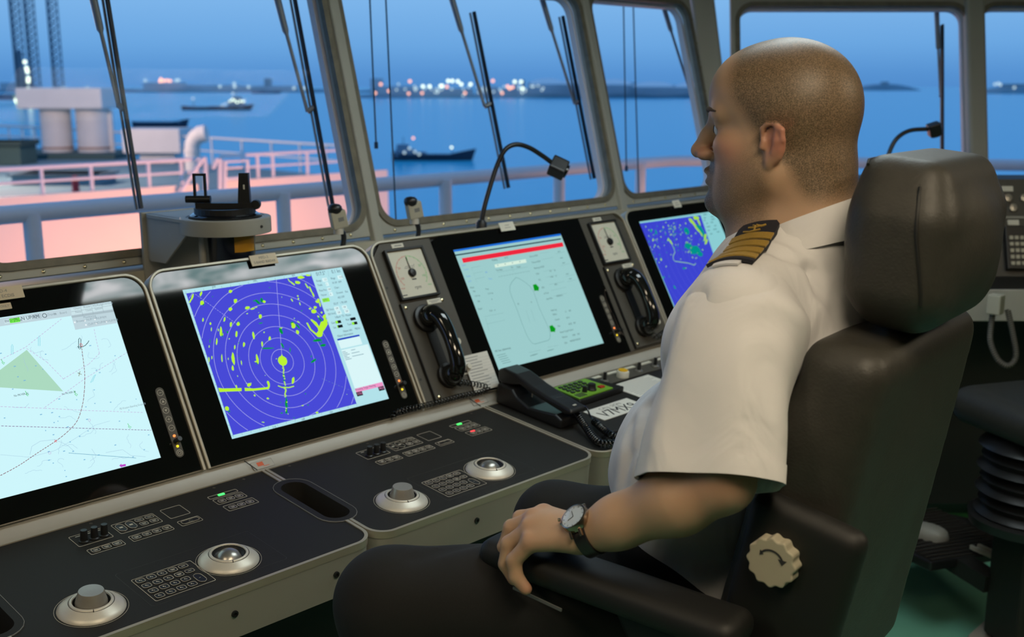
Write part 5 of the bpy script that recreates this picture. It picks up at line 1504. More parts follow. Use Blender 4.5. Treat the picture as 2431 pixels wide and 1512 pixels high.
# ships: lofted hull, deckhouse, mast
def ship(name, label, pa, pb, hull_h, house, masts, lamps, mt, flip=False, beam=.16):
    d = 0
    A = atz(pa[0], pa[1], SEA); B = atz(pb[0], pb[1], SEA)
    mid = A.lerp(B, .5)
    dirv = RT if not flip else -RT
    L = (B - A).length
    t = thing(name, label, 'ship', mid)
    M = Matrix(((dirv.x, -dirv.y, 0, 0), (dirv.y, dirv.x, 0, 0), (0, 0, 1, 0), (0, 0, 0, 1)))
    hl = MB(); S_ = 14; vs = []; fs = []
    for i in range(S_ + 1):
        f = i / S_; x = (f - .5) * L
        bw = L * beam / 2 * (min(1, (1 - f) * 4) ** .6 if f > .75 else (min(1, .55 + f * 3)))
        sh = hull_h * (1 + .9 * max(0, f - .72) / .28 + .35 * max(0, .15 - f) / .15)
        x2 = x + (L * .05 * max(0, f - .8) / .2)
        vs += [(x, -bw * .55, 0), (x2, -bw, sh), (x2, bw, sh), (x, bw * .55, 0)]
    for i in range(S_):
        for j in range(4): fs.append((4 * i + j, 4 * i + (j + 1) % 4, 4 * i + 4 + (j + 1) % 4, 4 * i + 4 + j))
    fs += [(3, 2, 1, 0), tuple(4 * S_ + j for j in range(4))]
    hl.add(vs, fs, M); hl.build('hull', mt, t, smooth=40)
    hm = mat('ship_house_paint', (.16, .24, .32), .6)
    for (f0, f1, z0, z1) in house:
        MB().box(((f0 - .5) * L, -L * beam * .35, z0), ((f1 - .5) * L, L * beam * .35, z1), M).build('deckhouse', hm, t)
    for (f, z0, z1) in masts:
        MB().tube([M @ Vector(((f - .5) * L, 0, z0)), M @ Vector(((f - .5) * L, 0, z1))], L * .004, 6).build('mast', mt, t)
    inv = t.matrix_world.inverted()
    dep = (mid - EYE).dot(FW)
    for mm, pts, r in lamps: lights(t, inv, pts, mm, r, depth=dep - L * .2)
    return t


M_hull = mat('dark_ship_hull', (.02, .035, .06), .6, noise=.2, nscale=.5)
ship('cargo_ship', 'dark cargo ship with lit bridge in the left window', (434, 262), (592, 260), 2.6, [(.68, .90, 2, 8), (.74, .86, 8, 11), (.40, .6, 2, 3.2)], [(.17, 2, 11), (.79, 10, 17)], [(e_white, [(546, 240), (552, 236), (557, 239), (563, 243), (570, 240), (577, 241)], .9), (e_dim, [(536, 246), (528, 250), (553, 222), (556, 205), (458, 234), (580, 238)], 1.0)], M_hull)
ship('coaster', 'small dark coaster under way in the middle window', (948, 378), (1108, 384), 1.7, [(.04, .28, 1.2, 3.0), (.06, .20, 3.0, 4.3), (.3, .42, 1.2, 2.3)], [(.14, 4, 6.3), (.75, 1.5, 4)], [(e_or, [(981, 328)], .35), (e_white, [(1072, 350)], .35), (e_dim, [(972, 352), (985, 360), (995, 366), (960, 362)], .4)], M_hull)
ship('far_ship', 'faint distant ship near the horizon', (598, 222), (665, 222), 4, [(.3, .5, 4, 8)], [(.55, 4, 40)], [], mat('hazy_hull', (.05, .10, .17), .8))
ship('barge', 'long dark barge beyond the vent houses', (312, 303), (446, 301), 2.2, [(.1, .9, 2.2, 2.8)], [], [], M_hull)
# jack-up rig with three lattice legs
c = atz(75, 246, SEA)
t = thing('drilling_rig', 'jack-up drilling rig with three lattice legs at the left edge', 'drilling rig', c)
inv = t.matrix_world.inverted()
dep = (c - EYE).dot(FW)
M_rig = mat('rig_steel', (.10, .16, .22), .7)
for px in (52, 85, 139):
    b = inv @ atd(px, 240, dep + (0 if px != 85 else 25)); b.z = 0
    leg = MB(); w = 6.0; Ht = 175
    ch = [Vector((-w, -w * .6, 0)), Vector((w, -w * .6, 0)), Vector((0, w * 1.1, 0))]
    for q in ch: leg.tube([b + q, b + q + Vector((0, 0, Ht))], .8, 5)
    nb = 22
    for i in range(nb):
        z0, z1 = Ht * i / nb, Ht * (i + 1) / nb
        for j in range(3):
            q0, q1 = ch[j], ch[(j + 1) % 3]
            leg.tube([b + q0 + Vector((0, 0, z0)), b + q1 + Vector((0, 0, z1))], .45, 4); leg.tube([b + q1 + Vector((0, 0, z0)), b + q0 + Vector((0, 0, z1))], .45, 4); leg.tube([b + q0 + Vector((0, 0, z1)), b + q1 + Vector((0, 0, z1))], .4, 4)
    leg.build('leg', M_rig, t)
hb = inv @ atd(52, 240, dep)
MB().box((-30, -25, 4), (40, 25, 11)).build('hull', M_rig, t)
MB().tube([(hb.x, hb.y - 3, 11), (hb.x, hb.y - 3, 60)], [6, 2.5], 6).build('derrick', M_rig, t)
lights(t, inv, [(45, 240), (48, 235), (44, 243), (70, 236), (72, 234)], e_yel, 3.0, depth=dep - 40)
lights(t, inv, [(59, 147), (63, 162), (65, 170), (67, 186), (67, 193), (67, 211), (65, 225), (38, 238), (75, 247), (62, 249), (52, 250), (80, 240)], e_white, 2.2, depth=dep - 40)

# ------------------------------------------------------------------ own ship's deck forward
M_wrail = mat('white_rail_paint', (.74, .74, .74), .45, noise=.05)
M_bulw = mat('white_bulwark_paint', (.82, .72, .60), .55, noise=.04, nscale=1.5)
M_deck = mat('weathered_deck_paint', (.12, .22, .26), .7, noise=.3, nscale=.8)
M_vent = mat('white_vent_paint', (.72, .70, .68), .55, noise=.08, nscale=2)
BY = 16.0
zt_ = aty(0, 470, BY).z
xe = aty(920, 405, BY).x
t = thing('bulwark', 'white steel bulwark lit orange below the deck railing', 'bulwark', Vector((8, BY, -3)))
gap0, gap1 = aty(470, 440, BY).x, aty(535, 440, BY).x
MB().box((-14, 0, -3), (gap0 - 8, .12, zt_ + 3)).build('plate', M_bulw, t)
MB().box((gap0 - 8, .02, -3), (gap1 - 8, .12, zt_ + 2.65)).build('plate', M_bulw, t)
MB().box((gap1 - 8, 0, -3), (xe - 8, .12, zt_ + 3.02)).build('plate', M_bulw, t)
for px in (52, 105, 162, 232, 290, 672, 715, 758, 805): MB().lathe([(.02, 0), (.02, .03)], 8, M=Matrix.Translation(aty(px, (470 - px * .066) + (55 if px < 400 else 22), BY) - Vector((8, BY, -3))) @ Matrix.Rotation(math.radians(90), 4, 'X')).build('bolt', M_grey_ink, t)


def railing(label, top, posts, drop, r=.03, mids=(.5,), cat='railing', m=None):
    m = m or M_wrail
    o = Vector(top[0]); o.z -= drop
    t = thing('railing', label, cat, o, 'deck railings')
    inv = t.matrix_world.inverted()
    MB().tube([inv @ Vector(p) for p in top], r, 10).build('top_rail', m, t, smooth=60)
    for f in mids: MB().tube([inv @ (Vector(p) - Vector((0, 0, drop * f))) for p in top], r * .7, 8).build('mid_rail', m, t, smooth=60)
    for p in posts:
        q = Vector(p); MB().tube([inv @ q, inv @ (q - Vector((0, 0, drop)))], r * .95, 8).build('post', m, t, smooth=60)
    return t


rz = aty(200, 392, BY).z
X_ = lambda px, py: aty(px, py, BY + .06)
lv = lambda px, z: Vector((X_(px, 400).x, BY + .06, z))
railing('white deck railing on the bulwark at the left', [lv(-200, rz), lv(445, rz), lv(490, rz)], [lv(p, rz) for p in (-40, 97, 215, 352, 430, 488)], rz - zt_, .032)
rz2 = aty(680, 363, BY).z
railing('white deck railing on the bulwark left of the mullion', [lv(524, rz2), lv(820, rz2)], [lv(p, rz2) for p in (526, 612, 648, 730, 818)], rz2 - zt_ - .02, .03)
# gate frame and slanted stair rails
t = thing('stair_gate', 'small white gate and stair handrails in the bulwark gap', 'gate', lv(500, zt_ - .4))
inv = t.matrix_world.inverted()
for pts in ([(425, 462), (480, 378), (488, 385), (488, 460)], [(505, 400), (515, 378), (522, 378), (522, 462)], [(534, 462), (534, 384), (588, 380), (588, 440)]):
    MB().tube([inv @ aty(a, b, BY - .1) for a, b in pts], .035, 8).build('handrail', M_wrail, t, smooth=60)
MB().tube([inv @ aty(534, 425, BY - .1), inv @ aty(588, 420, BY - .1)], .025, 8).build('gate_bar', M_wrail, t)
# starboard rail running forward
st0, st1 = Vector((23.2, 30.3, -.4)), Vector((23.2, 62, -.4))
railing('white ship side railing running forward beyond the gate', [st0, st1], [Vector((23.2, y, -.4)) for y in (30.3, 31.6, 33.2, 35, 37, 39.2, 44, 50, 56, 62)], 1.05, .045)
railing('white railing at the far left of the deck', [atz(-80, 296, -.4), atz(110, 303, -.4)], [atz(p, 297 + p * .05, -.4) for p in (-30, 20, 52, 82)], 1.05, .05)
struct(MB().prism([(5, 17), (13.4, 17), (23.6, 30), (23.6, 62), (14, 75), (5, 75)], -1.75, -1.5).build('floor_deck', M_deck))


def rot_to(dv):
    return Matrix(((dv.x, -dv.y, 0, 0), (dv.y, dv.x, 0, 0), (0, 0, 1, 0), (0, 0, 0, 1)))


# twin vent trunks under one box
c = atz(190, 372, -1.5)
dp = (c - EYE).dot(FW); s_ = dp / 2600
t = thing('vent_house', 'pair of white vent trunks under one wide box head', 'ventilator', c)
MR = rot_to(RT)
MB().box((-110 * s_, -1.3, 113 * s_), (86 * s_, 1.3, 160 * s_), MR).build('box_head', M_vent, t, bevel=.05)
for cx_, r_2 in ((-50, 35), (37, 38)):
    MB().lathe([(r_2 * s_, 0), (r_2 * s_, 113 * s_)], 24, M=MR @ Matrix.Translation((cx_ * s_, 0, 0))).build('trunk', M_vent, t, smooth=40)
    MB().lathe([(r_2 * s_ * 1.06, 20 * s_), (r_2 * s_ * 1.06, 24 * s_)], 24, M=MR @ Matrix.Translation((cx_ * s_, 0, 0))).build('band', mat('rusty_band', (.4, .24, .18), .7), t)
MB().box((68 * s_, -.1, 0), (84 * s_, .1, 110 * s_), MR).build('ladder', M_vent, t)
MB().box((-160 * s_, -2, -.02), (120 * s_, 2, 12 * s_), MR).build('coaming', mat('dark_green_deck_paint', (.04, .09, .09), .7), t)
c = atz(385, 385, -1.5); dp = (c - EYE).dot(FW); s_ = dp / 2600
t = thing('vent_box', 'single white mushroom vent box on a narrow neck', 'ventilator', c)
MB().box((-72 * s_, -1, 24 * s_), (62 * s_, 1, 80 * s_), MR).build('box_head', M_vent, t, bevel=.04)
MB().box((-40 * s_, -.6, 0), (40 * s_, .6, 24 * s_), MR).build('neck', M_vent, t)
c = atz(459, 408, -1.5); dp = (c - EYE).dot(FW); s_ = dp / 2600
t = thing('gooseneck_vent', 'white bent vent pipe beside the deck railing', 'ventilator', c)
MB().tube([MR @ Vector(p) for p in ((0, 0, 0), (0, 0, 50 * s_), (2 * s_, 0, 66 * s_), (10 * s_, 0, 80 * s_), (22 * s_, 0, 88 * s_), (36 * s_, 0, 90 * s_))], [18 * s_] * 3 + [19 * s_, 20 * s_, 20 * s_], 16).build('pipe', M_vent, t, smooth=60)
MB().lathe([(19.5 * s_, 46 * s_), (19.5 * s_, 52 * s_)], 16).build('flange', M_vent, t)
for nm, lab, px0, px1, pyb, hgt, col in (('deck_hatch', 'long grey deck hatch behind the left railing', 28, 235, 440, 26, (.16, .26, .32)), ('winch_housing', 'dark green winch housing at the left edge of the deck', -60, 50, 392, 56, (.05, .10, .09))):
    a = atz(px0, pyb, -1.5); b = atz(px1, pyb, -1.5); dp = (a - EYE).dot(FW); s_ = dp / 2600
    mid = a.lerp(b, .5); w = (b - a).length / 2
    t = thing(nm, lab, 'deck fitting', mid)
    MB().box((-w, 0, 0), (w, 1.6, hgt * s_), MR).build('body', mat(nm + '_paint', col, .7, noise=.15, nscale=2), t, bevel=.03)
    MB().box((-w - .1, -.1, hgt * s_ * .8), (w + .1, 1.7, hgt * s_), MR).build('lid', mat(nm + '_lid', tuple(c_ * .6 for c_ in col), .7), t)
a = atz(181, 458, -1.5)
t = thing('fire_bollard', 'small red post on the deck behind the railing', 'bollard', a)
MB().lathe([(.10, 0), (.10, .42), (.07, .5), (0, .52)], 14).build('post', mat('red_post_paint', (.45, .02, .03), .5), t, smooth=40)
MB().lathe([(.13, 0), (.13, .05)], 14).build('foot', mat('red_post_paint', (.45, .02, .03), .5), t)
# floodlight fitting
t = thing('deck_floodlight', 'orange deck floodlight shining on the bulwark from below', 'floodlight', Vector(flo.location))
MB().box((-.25, -.3, -.2), (.25, -.08, .2)).build('housing', M_dark, t)
MB().box((-.2, -.08, -.16), (.2, -.07, .16)).build('lens', emat('floodlight_lens', (1, .5, .25), 4), t)
MB().tube([(0, -.2, -.2), (0, -.2, -1.2)], .04, 8).build('post', M_dark, t)

for (dl_, de_, dc_), lab in zip(DECK_LAMPS, ('deck lamp on a mast beside the vent trunks', 'small walkway lamp below the outside rail')):
    t = thing('deck_lamp', lab, 'lamp', Vector(dl_) + Vector((0, 0, .16)))
    MB().lathe([(.16, 0), (.14, .03), (.03, .06), (.03, .1)], 16).build('hood', M_dark, t, smooth=40)
    MB().tube([(0, .0, .06), (0, .35, .06), (0, .35, -4.8 if dl_[1] > 10 else -.75)], .03, 8).build('post', M_dark, t)
# rail of the bridge front walkway, turning along the slanted side
cr_ = [Vector((-3, 4.0, 1.15)), Vector((5.3, 4.05, 1.15)), Vector((5.55, 4.03, 1.15)), Vector((5.72, 3.9, 1.15)), Vector((6.0, 3.5, 1.15)), Vector((6.7, 2.33, 1.15)), Vector((7.6, .8, 1.15))]
t = railing('thick pale rail outside the bridge windows', cr_, [], 1.0, .034, mids=())
inv = t.matrix_world.inverted()
for px, py in ((150, 520), (693, 460), (1100, 430), (1335, 405), (1555, 390)):
    q = atz(px, py, 1.15); q.y = 4.02 if px < 1500 else 4.04
    MB().tube([inv @ q, inv @ (q - Vector((0, 0, 1.0)))], .032, 12).build('post', M_wrail, t, smooth=60)
struct(MB().prism([(-3, 2.47), (3.7, 2.47), (5.4, .8), (7.7, .8), (5.75, 4.15), (-3, 4.15)], -.1, 0.15).build('floor_walkway', M_deck))

# ------------------------------------------------------------------ soft shapes from distance fields
class Sdf:
    def __init__(self): self.p = []

    def _add(self, f, k, op): self.p.append((f, k, op)); return self

    def ell(self, c, r, k=.02, op='u', R=None):
        c = np.array(c, float); r = np.array(r, float); Rm = None if R is None else np.array(R, float)

        def f(P):
            q = P - c
            if Rm is not None: q = q @ Rm
            a = np.linalg.norm(q / r, axis=1); b = np.linalg.norm(q / (r * r), axis=1) + 1e-9
            return a * (a - 1) / b
        return self._add(f, k, op)

    def cone(self, a, b, r1, r2, k=.02, op='u'):
        a = np.array(a, float); b = np.array(b, float); ab = b - a; L2 = ab @ ab + 1e-12

        def f(P):
            t = np.clip(((P - a) @ ab) / L2, 0, 1)
            return np.linalg.norm(P - a - t[:, None] * ab, axis=1) - (r1 + (r2 - r1) * t)
        return self._add(f, k, op)

    def chain(self, pts, rs, k=.012, op='u', k0=None):
        for i in range(len(pts) - 1): self.cone(pts[i], pts[i + 1], rs[i], rs[i + 1], k if i or k0 is None else k0, op)
        return self

    def box(self, c, h, r, k=.02, op='u', R=None):
        c = np.array(c, float); h = np.array(h, float) - r; Rm = None if R is None else np.array(R, float)

        def f(P):
            q = P - c
            if Rm is not None: q = q @ Rm
            q = np.abs(q) - h
            return np.linalg.norm(np.maximum(q, 0), axis=1) + np.minimum(q.max(axis=1), 0) - r
        return self._add(f, k, op)

    def ev(self, P, sel=None):
        d = None
        for i, (f, k, op) in enumerate(self.p):
            if sel is not None and not sel[i]: continue
            e = f(P)
            if d is None: d = e; continue
            if op == 'u':
                h = np.clip(.5 + .5 * (d - e) / k, 0, 1); d = d * (1 - h) + e * h - k * h * (1 - h)
            else:
                h = np.clip(.5 - .5 * (d + e) / k, 0, 1); d = d * (1 - h) - e * h + k * h * (1 - h)
        return d

    def grad(self, P, e=.0008):
        g = np.stack([self.ev(P + np.eye(3)[i] * e) - self.ev(P - np.eye(3)[i] * e) for i in range(3)], 1)
        return g / (np.linalg.norm(g, axis=1)[:, None] + 1e-9)

    def proj(self, P, off=0.0, it=6):
        P = np.array(P, float)
        for _ in range(it):
            P = P - self.grad(P) * (self.ev(P) - off)[:, None] * .9
        return P

    def hit(self, o, d, tmax=4.0):
        o = np.array(o, float); d = np.array(d, float); t = .6
        for _ in range(160):
            e = float(self.ev((o + d * t)[None])[0])
            if e < .0004: return o + d * t
            t += max(.0005, e * .8)
            if t > tmax: return None
        return o + d * t

    def mesh(self, lo, hi, vox, B=20):
        lo = np.array(lo, float); hi = np.array(hi, float)
        N = np.ceil((hi - lo) / vox).astype(int) + 1
        nb = np.ceil(N / B).astype(int)
        ids = []; pos = []; quads = []
        half = vox * B / 2 * 1.7321
        stride = np.array([1, N[0] + 2 * B, (N[0] + 2 * B) * (N[1] + 2 * B)], dtype=np.int64)
        g = np.stack(np.meshgrid(*[np.arange(-1, B + 1)] * 3, indexing='ij'), -1)      # one cell of overlap below
        for bi in np.ndindex(*nb):
            b0 = np.array(bi) * B
            c = lo + (b0 + B / 2) * vox
            dl = np.array([float(f(c[None])[0]) for f, k, op in self.p])
            un = [i for i, (f, k, op) in enumerate(self.p) if op == 'u']
            m_ = dl[un].min()
            if m_ > half * 1.4 + .03: continue
            sel = [(dl[i] <= max(m_, -half) + 2.6 * half + self.p[i][1]) if self.p[i][2] == 'u' else dl[i] < half * 1.5 + self.p[i][1] for i in range(len(dl))]
            P = lo + (b0 + g) * vox
            D = self.ev(P.reshape(-1, 3), sel).reshape(B + 2, B + 2, B + 2)
            S_ = D < 0
            if S_.all() or not S_.any(): continue
            n1 = B + 1
            cs = [S_[i:i + n1, j:j + n1, k:k + n1] for i in (0, 1) for j in (0, 1) for k in (0, 1)]
            cnt = sum(q.astype(np.int8) for q in cs)
            act = (cnt > 0) & (cnt < 8)
            I = np.argwhere(act)
            acc = np.zeros((len(I), 3)); w = np.zeros(len(I))
            off = np.array([(i, j, k) for i in (0, 1) for j in (0, 1) for k in (0, 1)])
            for a in range(8):
                for b in range(a + 1, 8):
                    if np.abs(off[a] - off[b]).sum() != 1: continue
                    ia = I + off[a]; ib = I + off[b]
                    da = D[ia[:, 0], ia[:, 1], ia[:, 2]]; db = D[ib[:, 0], ib[:, 1], ib[:, 2]]
                    cr_ = (da < 0) != (db < 0)
                    t = np.where(cr_, da / (da - db + 1e-12), 0)
                    acc += np.where(cr_[:, None], ia + (ib - ia) * t[:, None], 0); w += cr_
            acc /= w[:, None]
            gid = ((I - 1 + b0 + B) * stride).sum(1)
            ids.append(gid); pos.append(lo + (b0 - 1 + acc) * vox)
            for ax in range(3):
                u, v = (ax + 1) % 3, (ax + 2) % 3
                s0 = S_[1:B + 1, 1:B + 1, 1:B + 1]
                sl = [slice(1, B + 1)] * 3; sl[ax] = slice(2, B + 2)
                s1 = S_[tuple(sl)]
                E_ = np.argwhere(s0 != s1)
                if not len(E_): continue
                ins = s0[E_[:, 0], E_[:, 1], E_[:, 2]]
                base = E_ + b0 + B
                eu = np.zeros(3, int); eu[u] = 1
                ev_ = np.zeros(3, int); ev_[v] = 1
                q = np.stack([((base - eu - ev_) * stride).sum(1), ((base - ev_) * stride).sum(1), (base * stride).sum(1), ((base - eu) * stride).sum(1)], 1)
                q[~ins] = q[~ins][:, ::-1]
                quads.append(q)
        ids = np.concatenate(ids); pos = np.concatenate(pos); quads = np.concatenate(quads)
        uq, first = np.unique(ids, return_index=True)
        V = pos[first]
        F = np.searchsorted(uq, quads)
        ok = (uq[np.minimum(F, len(uq) - 1)] == quads).all(1)
        return V, F[ok]


def relax(V, F, it=2, lam=.5):
    n = len(V)
    e = np.concatenate([F[:, [0, 1]], F[:, [1, 2]], F[:, [2, 3]], F[:, [3, 0]]])
    e = np.concatenate([e, e[:, ::-1]])
    deg = np.bincount(e[:, 0], minlength=n)[:, None]
    for _ in range(it):
        s = np.stack([np.bincount(e[:, 0], weights=V[e[:, 1], i], minlength=n) for i in range(3)], 1)
        V = V + lam * (s / np.maximum(deg, 1) - V)
    return V


def np_mesh(name, V, F, material, parent=None, M=None):
    me = bpy.data.meshes.new(name)
    me.vertices.add(len(V)); me.vertices.foreach_set('co', np.asarray(V, np.float32).ravel())
    nl = F.shape[1]
    me.loops.add(F.size); me.loops.foreach_set('vertex_index', F.astype(np.int32).ravel())
    me.polygons.add(len(F)); me.polygons.foreach_set('loop_start', np.arange(len(F), dtype=np.int32) * nl)
    me.update(calc_edges=True); me.validate()
    me.shade_smooth()
    me.materials.append(material)
    return link(name, me, parent, M=M)


def soft(name, s, lo, hi, vox, material, parent=None, it=2, fn=None):
    V, F = s.mesh(lo, hi, vox)
    V = relax(V, F, it)
    if fn is not None: V = fn(V)
    return np_mesh(name, V, F, material, parent)


def rotY(deg):
    """rotation in the forward/up plane: columns are the rotated axes"""
    a = math.radians(deg); c, s_2 = math.cos(a), math.sin(a)
    return np.array([[c, 0, s_2], [0, 1, 0], [-s_2, 0, c]])


# ------------------------------------------------------------------ pilot chair; x forward, y to the sitter's left, z up
TH = math.radians(29)
HO = atd(1866, 308, 1.5)
fh_ = Vector((.7169, .6972, 0))
fv = (-RT * math.cos(TH) + fh_ * math.sin(TH)).normalized()
lv_ = Vector((0, 0, 1)).cross(fv)
PMX = Matrix(((fv.x, lv_.x, 0, HO.x), (fv.y, lv_.y, 0, HO.y), (0, 0, 1, HO.z), (0, 0, 0, 1)))
FLOORZ = -HO.z
M_lea = mat('black_leather', (.032, .030, .024), .52, noise=.25, nscale=60, bump=.25, bscale=260, spec=.45)
M_lea2 = mat('black_vinyl', (.007, .007, .006), .6, noise=.2, nscale=80)
CM = PMX @ Matrix.Translation((0, 0, FLOORZ)) @ Matrix.Rotation(math.radians(-9), 4, 'Z')
t = thing('pilot_chair', 'black leather pilot chair holding the seated officer', 'chair', CM)
CH = t
dz = -FLOORZ                       # head height above floor
Z = lambda z: z + dz
RB = rotY(-9.5)
s = Sdf()
s.box((-.130, 0, Z(-.515)), (.054, .208, .275), .034, R=RB)
s.ell((-.146, 0, Z(-.48)), (.046, .150, .24), .02, R=RB)
s.cone((-.115, .170, Z(-.36)), (-.055, .172, Z(-.66)), .030, .042, .05)
s.cone((-.115, -.170, Z(-.36)), (-.055, -.172, Z(-.66)), .030, .042, .05)
def taper(V):
    k_ = np.clip((V[:, 2] - Z(-.42)) / .19, 0, 1.1) ** 2; V = V.copy(); V[:, 1] *= 1 - .05 * k_; return V


soft('backrest', s, (-.36, -.27, Z(-.84)), (.08, .27, Z(-.16)), .0075, M_lea, t, 3, fn=taper)
s = Sdf()
RH = rotY(-6)
s.box((-.202, 0, Z(-.140)), (.058, .138, .070), .032, R=RH)
s.box((-.194, 0, Z(-.085)), (.052, .114, .060), .026, .05, R=RH)
s.box((-.202, 0, Z(-.190)), (.046, .112, .046), .030, .05, R=RH)
s.ell((-.222, 0, Z(-.140)), (.056, .118, .075), .02, R=RH)
hr = soft('headrest', s, (-.34, -.19, Z(-.27)), (-.06, .19, Z(.02)), .005, M_lea, t, 3)
pp_ = s.proj(np.array([(-.226 - .001 * i, .128, Z(-.055) - .0125 * i) for i in range(12)]), .001)
MB().tube([tuple(q) for q in pp_], .0022, 6).build('seam', M_lea2, hr, smooth=60)
pp_ = s.proj(np.array([(-.145, .118 - .0215 * i, Z(-.022)) for i in range(12)]), .001)
MB().tube([tuple(q) for q in pp_], .0022, 6).build('seam', M_lea2, hr, smooth=60)
for sy in (-.05, .05): MB().tube([(-.185, sy, Z(-.26)), (-.18, sy, Z(-.18))], .007, 10).build('headrest_post', M_silver, t)
s = Sdf().box((.14, 0, Z(-.80)), (.235, .235, .062), .05).cone((-.02, .21, Z(-.77)), (.3, .215, Z(-.77)), .045, .045, .04).cone((-.02, -.21, Z(-.77)), (.3, -.215, Z(-.77)), .045, .045, .04)
soft('seat', s, (-.14, -.30, Z(-.90)), (.42, .30, Z(-.68)), .009, M_lea, t, 2)
for sy in (1, -1):
    s = Sdf().box((.075, sy * .31, Z(-.578)), (.195, .038, .021), .018, R=rotY(-1.5))
    soft('armrest', s, (-.15, sy * .31 - .06, Z(-.63)), (.31, sy * .31 + .06, Z(-.53)), .005, M_lea2, t, 2)
    xo = 0 if sy == 1 else .12
    MB().prism([(xo - .12, Z(-.62)), (xo + .03, Z(-.60)), (xo + .10, Z(-.60)), (xo + .02, Z(-.74)), (xo - .10, Z(-.82)), (xo - .18 + .06 * (sy < 0), Z(-.78))], sy * .265 - .018, sy * .265 + .018, Matrix(((1, 0, 0, 0), (0, 0, 1, 0), (0, 1, 0, 0), (0, 0, 0, 1)))).build('side_bracket', M_lea2, t, bevel=.008)
# dark reclining housing with the cream knob
s = Sdf().box((-.135, .222, Z(-.56)), (.075, .020, .12), .02, R=rotY(-12))
soft('hinge_cover', s, (-.28, .18, Z(-.74)), (.02, .27, Z(-.38)), .006, M_lea2, t, 2)
wav = [(math.cos(a) * (.031 + .0016 * math.cos(12 * a)), math.sin(a) * (.031 + .0016 * math.cos(12 * a))) for a in [2 * math.pi * i / 96 for i in range(96)]]
MK = Matrix.Translation((-.125, .240, Z(-.508))) @ Matrix(((1, 0, 0, 0), (0, 0, 1, 0), (0, -1, 0, 0), (0, 0, 0, 1)))
MK = Matrix.Translation((-.125, .240, Z(-.508))) @ Matrix(((-1, 0, 0, 0), (0, 0, 1, 0), (0, 1, 0, 0), (0, 0, 0, 1)))
kn = MB().prism(wav, 0, .020, MK).build('recline_knob', mat('cream_knob_plastic', (.44, .40, .29), .5, noise=.05), t, bevel=.002)
kn['label'] = 'cream scalloped knob with curved arrow'
arc = [(.0165 * math.cos(math.radians(a)), .0165 * math.sin(math.radians(a))) for a in range(140, 14, -9)]
am = MB().line(arc, .0028, .0206, MK)
am.flat([(arc[-1][0] + .006 * math.cos(a0), arc[-1][1] + .006 * math.sin(a0)) for a0 in (math.radians(-95), math.radians(10), math.radians(165))], .0206, MK)
am.flat([(arc[0][0] + .004 * math.cos(a0), arc[0][1] + .004 * math.sin(a0)) for a0 in (math.radians(240), math.radians(340), math.radians(110))], .0206, MK)
am.build('arrow_mark', M_ink, kn)
MB().lathe([(.0075, 0), (.0075, .004), (.005, .006), (0, .006)], 16, M=Matrix.Translation((-.09, .285, Z(-.60))) @ Matrix.Rotation(math.radians(-90), 4, 'X')).build('bolt', M_chrome, t, smooth=40)
MB().bar((.20, .351, Z(-.602)), (.12, .351, Z(-.610)), .002, .004).build('armrest_trim', mat('grey_trim_strip', (.12, .125, .12), .5), t)
MB().lathe([(.30, 0), (.30, .02), (.10, .06), (.07, .10), (.07, .55), (.11, .62), (.14, .66)], 28, M=Matrix.Translation((.1, 0, 0))).build('pedestal', M_lea2, t, smooth=40)
MB().box((.30, -.2, .25), (.62, .2, .275)).build('footrest', M_lea2, t, bevel=.01)
MB().bar((.12, 0, .29), (.42, 0, .265), .06, .04).build('footrest_arm', M_lea2, t)

# ------------------------------------------------------------------ second chair at the right edge
C2 = Vector((3.08, .972, 0))
M2 = Matrix(((fh_.x, -RT.x, 0, C2.x), (fh_.y, -RT.y, 0, C2.y), (0, 0, 1, 0), (0, 0, 0, 1))) @ Matrix.Rotation(math.radians(18), 4, 'Z')
t = thing('second_chair', 'second black pilot chair cut off by the right picture edge', 'chair', M2)
dx2 = -.06
s = Sdf().box((.0, 0, .715), (.20, .155, .055), .05)
soft('seat', s, (-.28, -.3, .60), (.36, .3, .81), .012, M_lea, t, 2)
s = Sdf().box((-.24, 0, 1.15), (.05, .22, .32), .05, R=rotY(-10))
soft('backrest', s, (-.42, -.28, .78), (-.1, .28, 1.52), .014, M_lea, t, 2)
pr = []
for i in range(7):
    z = .42 + .032 * i; pr += [(.115 + .012 * (i % 2), z), (.15 - .01 * (i % 2), z + .016)]
MB().lathe(pr + [(.12, .66)], 30).build('bellows', M_rubber, t, smooth=50)
MB().box((-.065, -.065, .05), (.065, .065, .5)).build('column', M_dark, t, bevel=.008)
MB().lathe([(.16, .40), (.165, .425), (.12, .44)], 24).build('collar', M_rubber, t, smooth=40)
ft = MB().prism([(-.13, -.16), (.10, -.20), (.20, -.13), (.22, .0), (.20, .13), (.10, .20), (-.13, .16)], .205, .235, Matrix.Translation((.30, .02, 0))).build('footrest', M_rubber, t, bevel=.006)
rb = MB()
for i in range(16):
    rb.box((.18 + .022 * i, -.12, .2352), (.188 + .022 * i, .17, .238))
rb.build('rubber_ribs', mat('rubber_rib', (.03, .026, .02), .6), ft)['kind'] = 'stuff'
MB().bar((.06, .05, .20), (.22, .06, .21), .06, .05).build('footrest_arm', M_dark, t)
for o in (0, .028): MB().bar((.10, -.02 + o, .255), (.19, -.005 + o, .255), .009, .012).build('pedal_bar', M_silver, t)
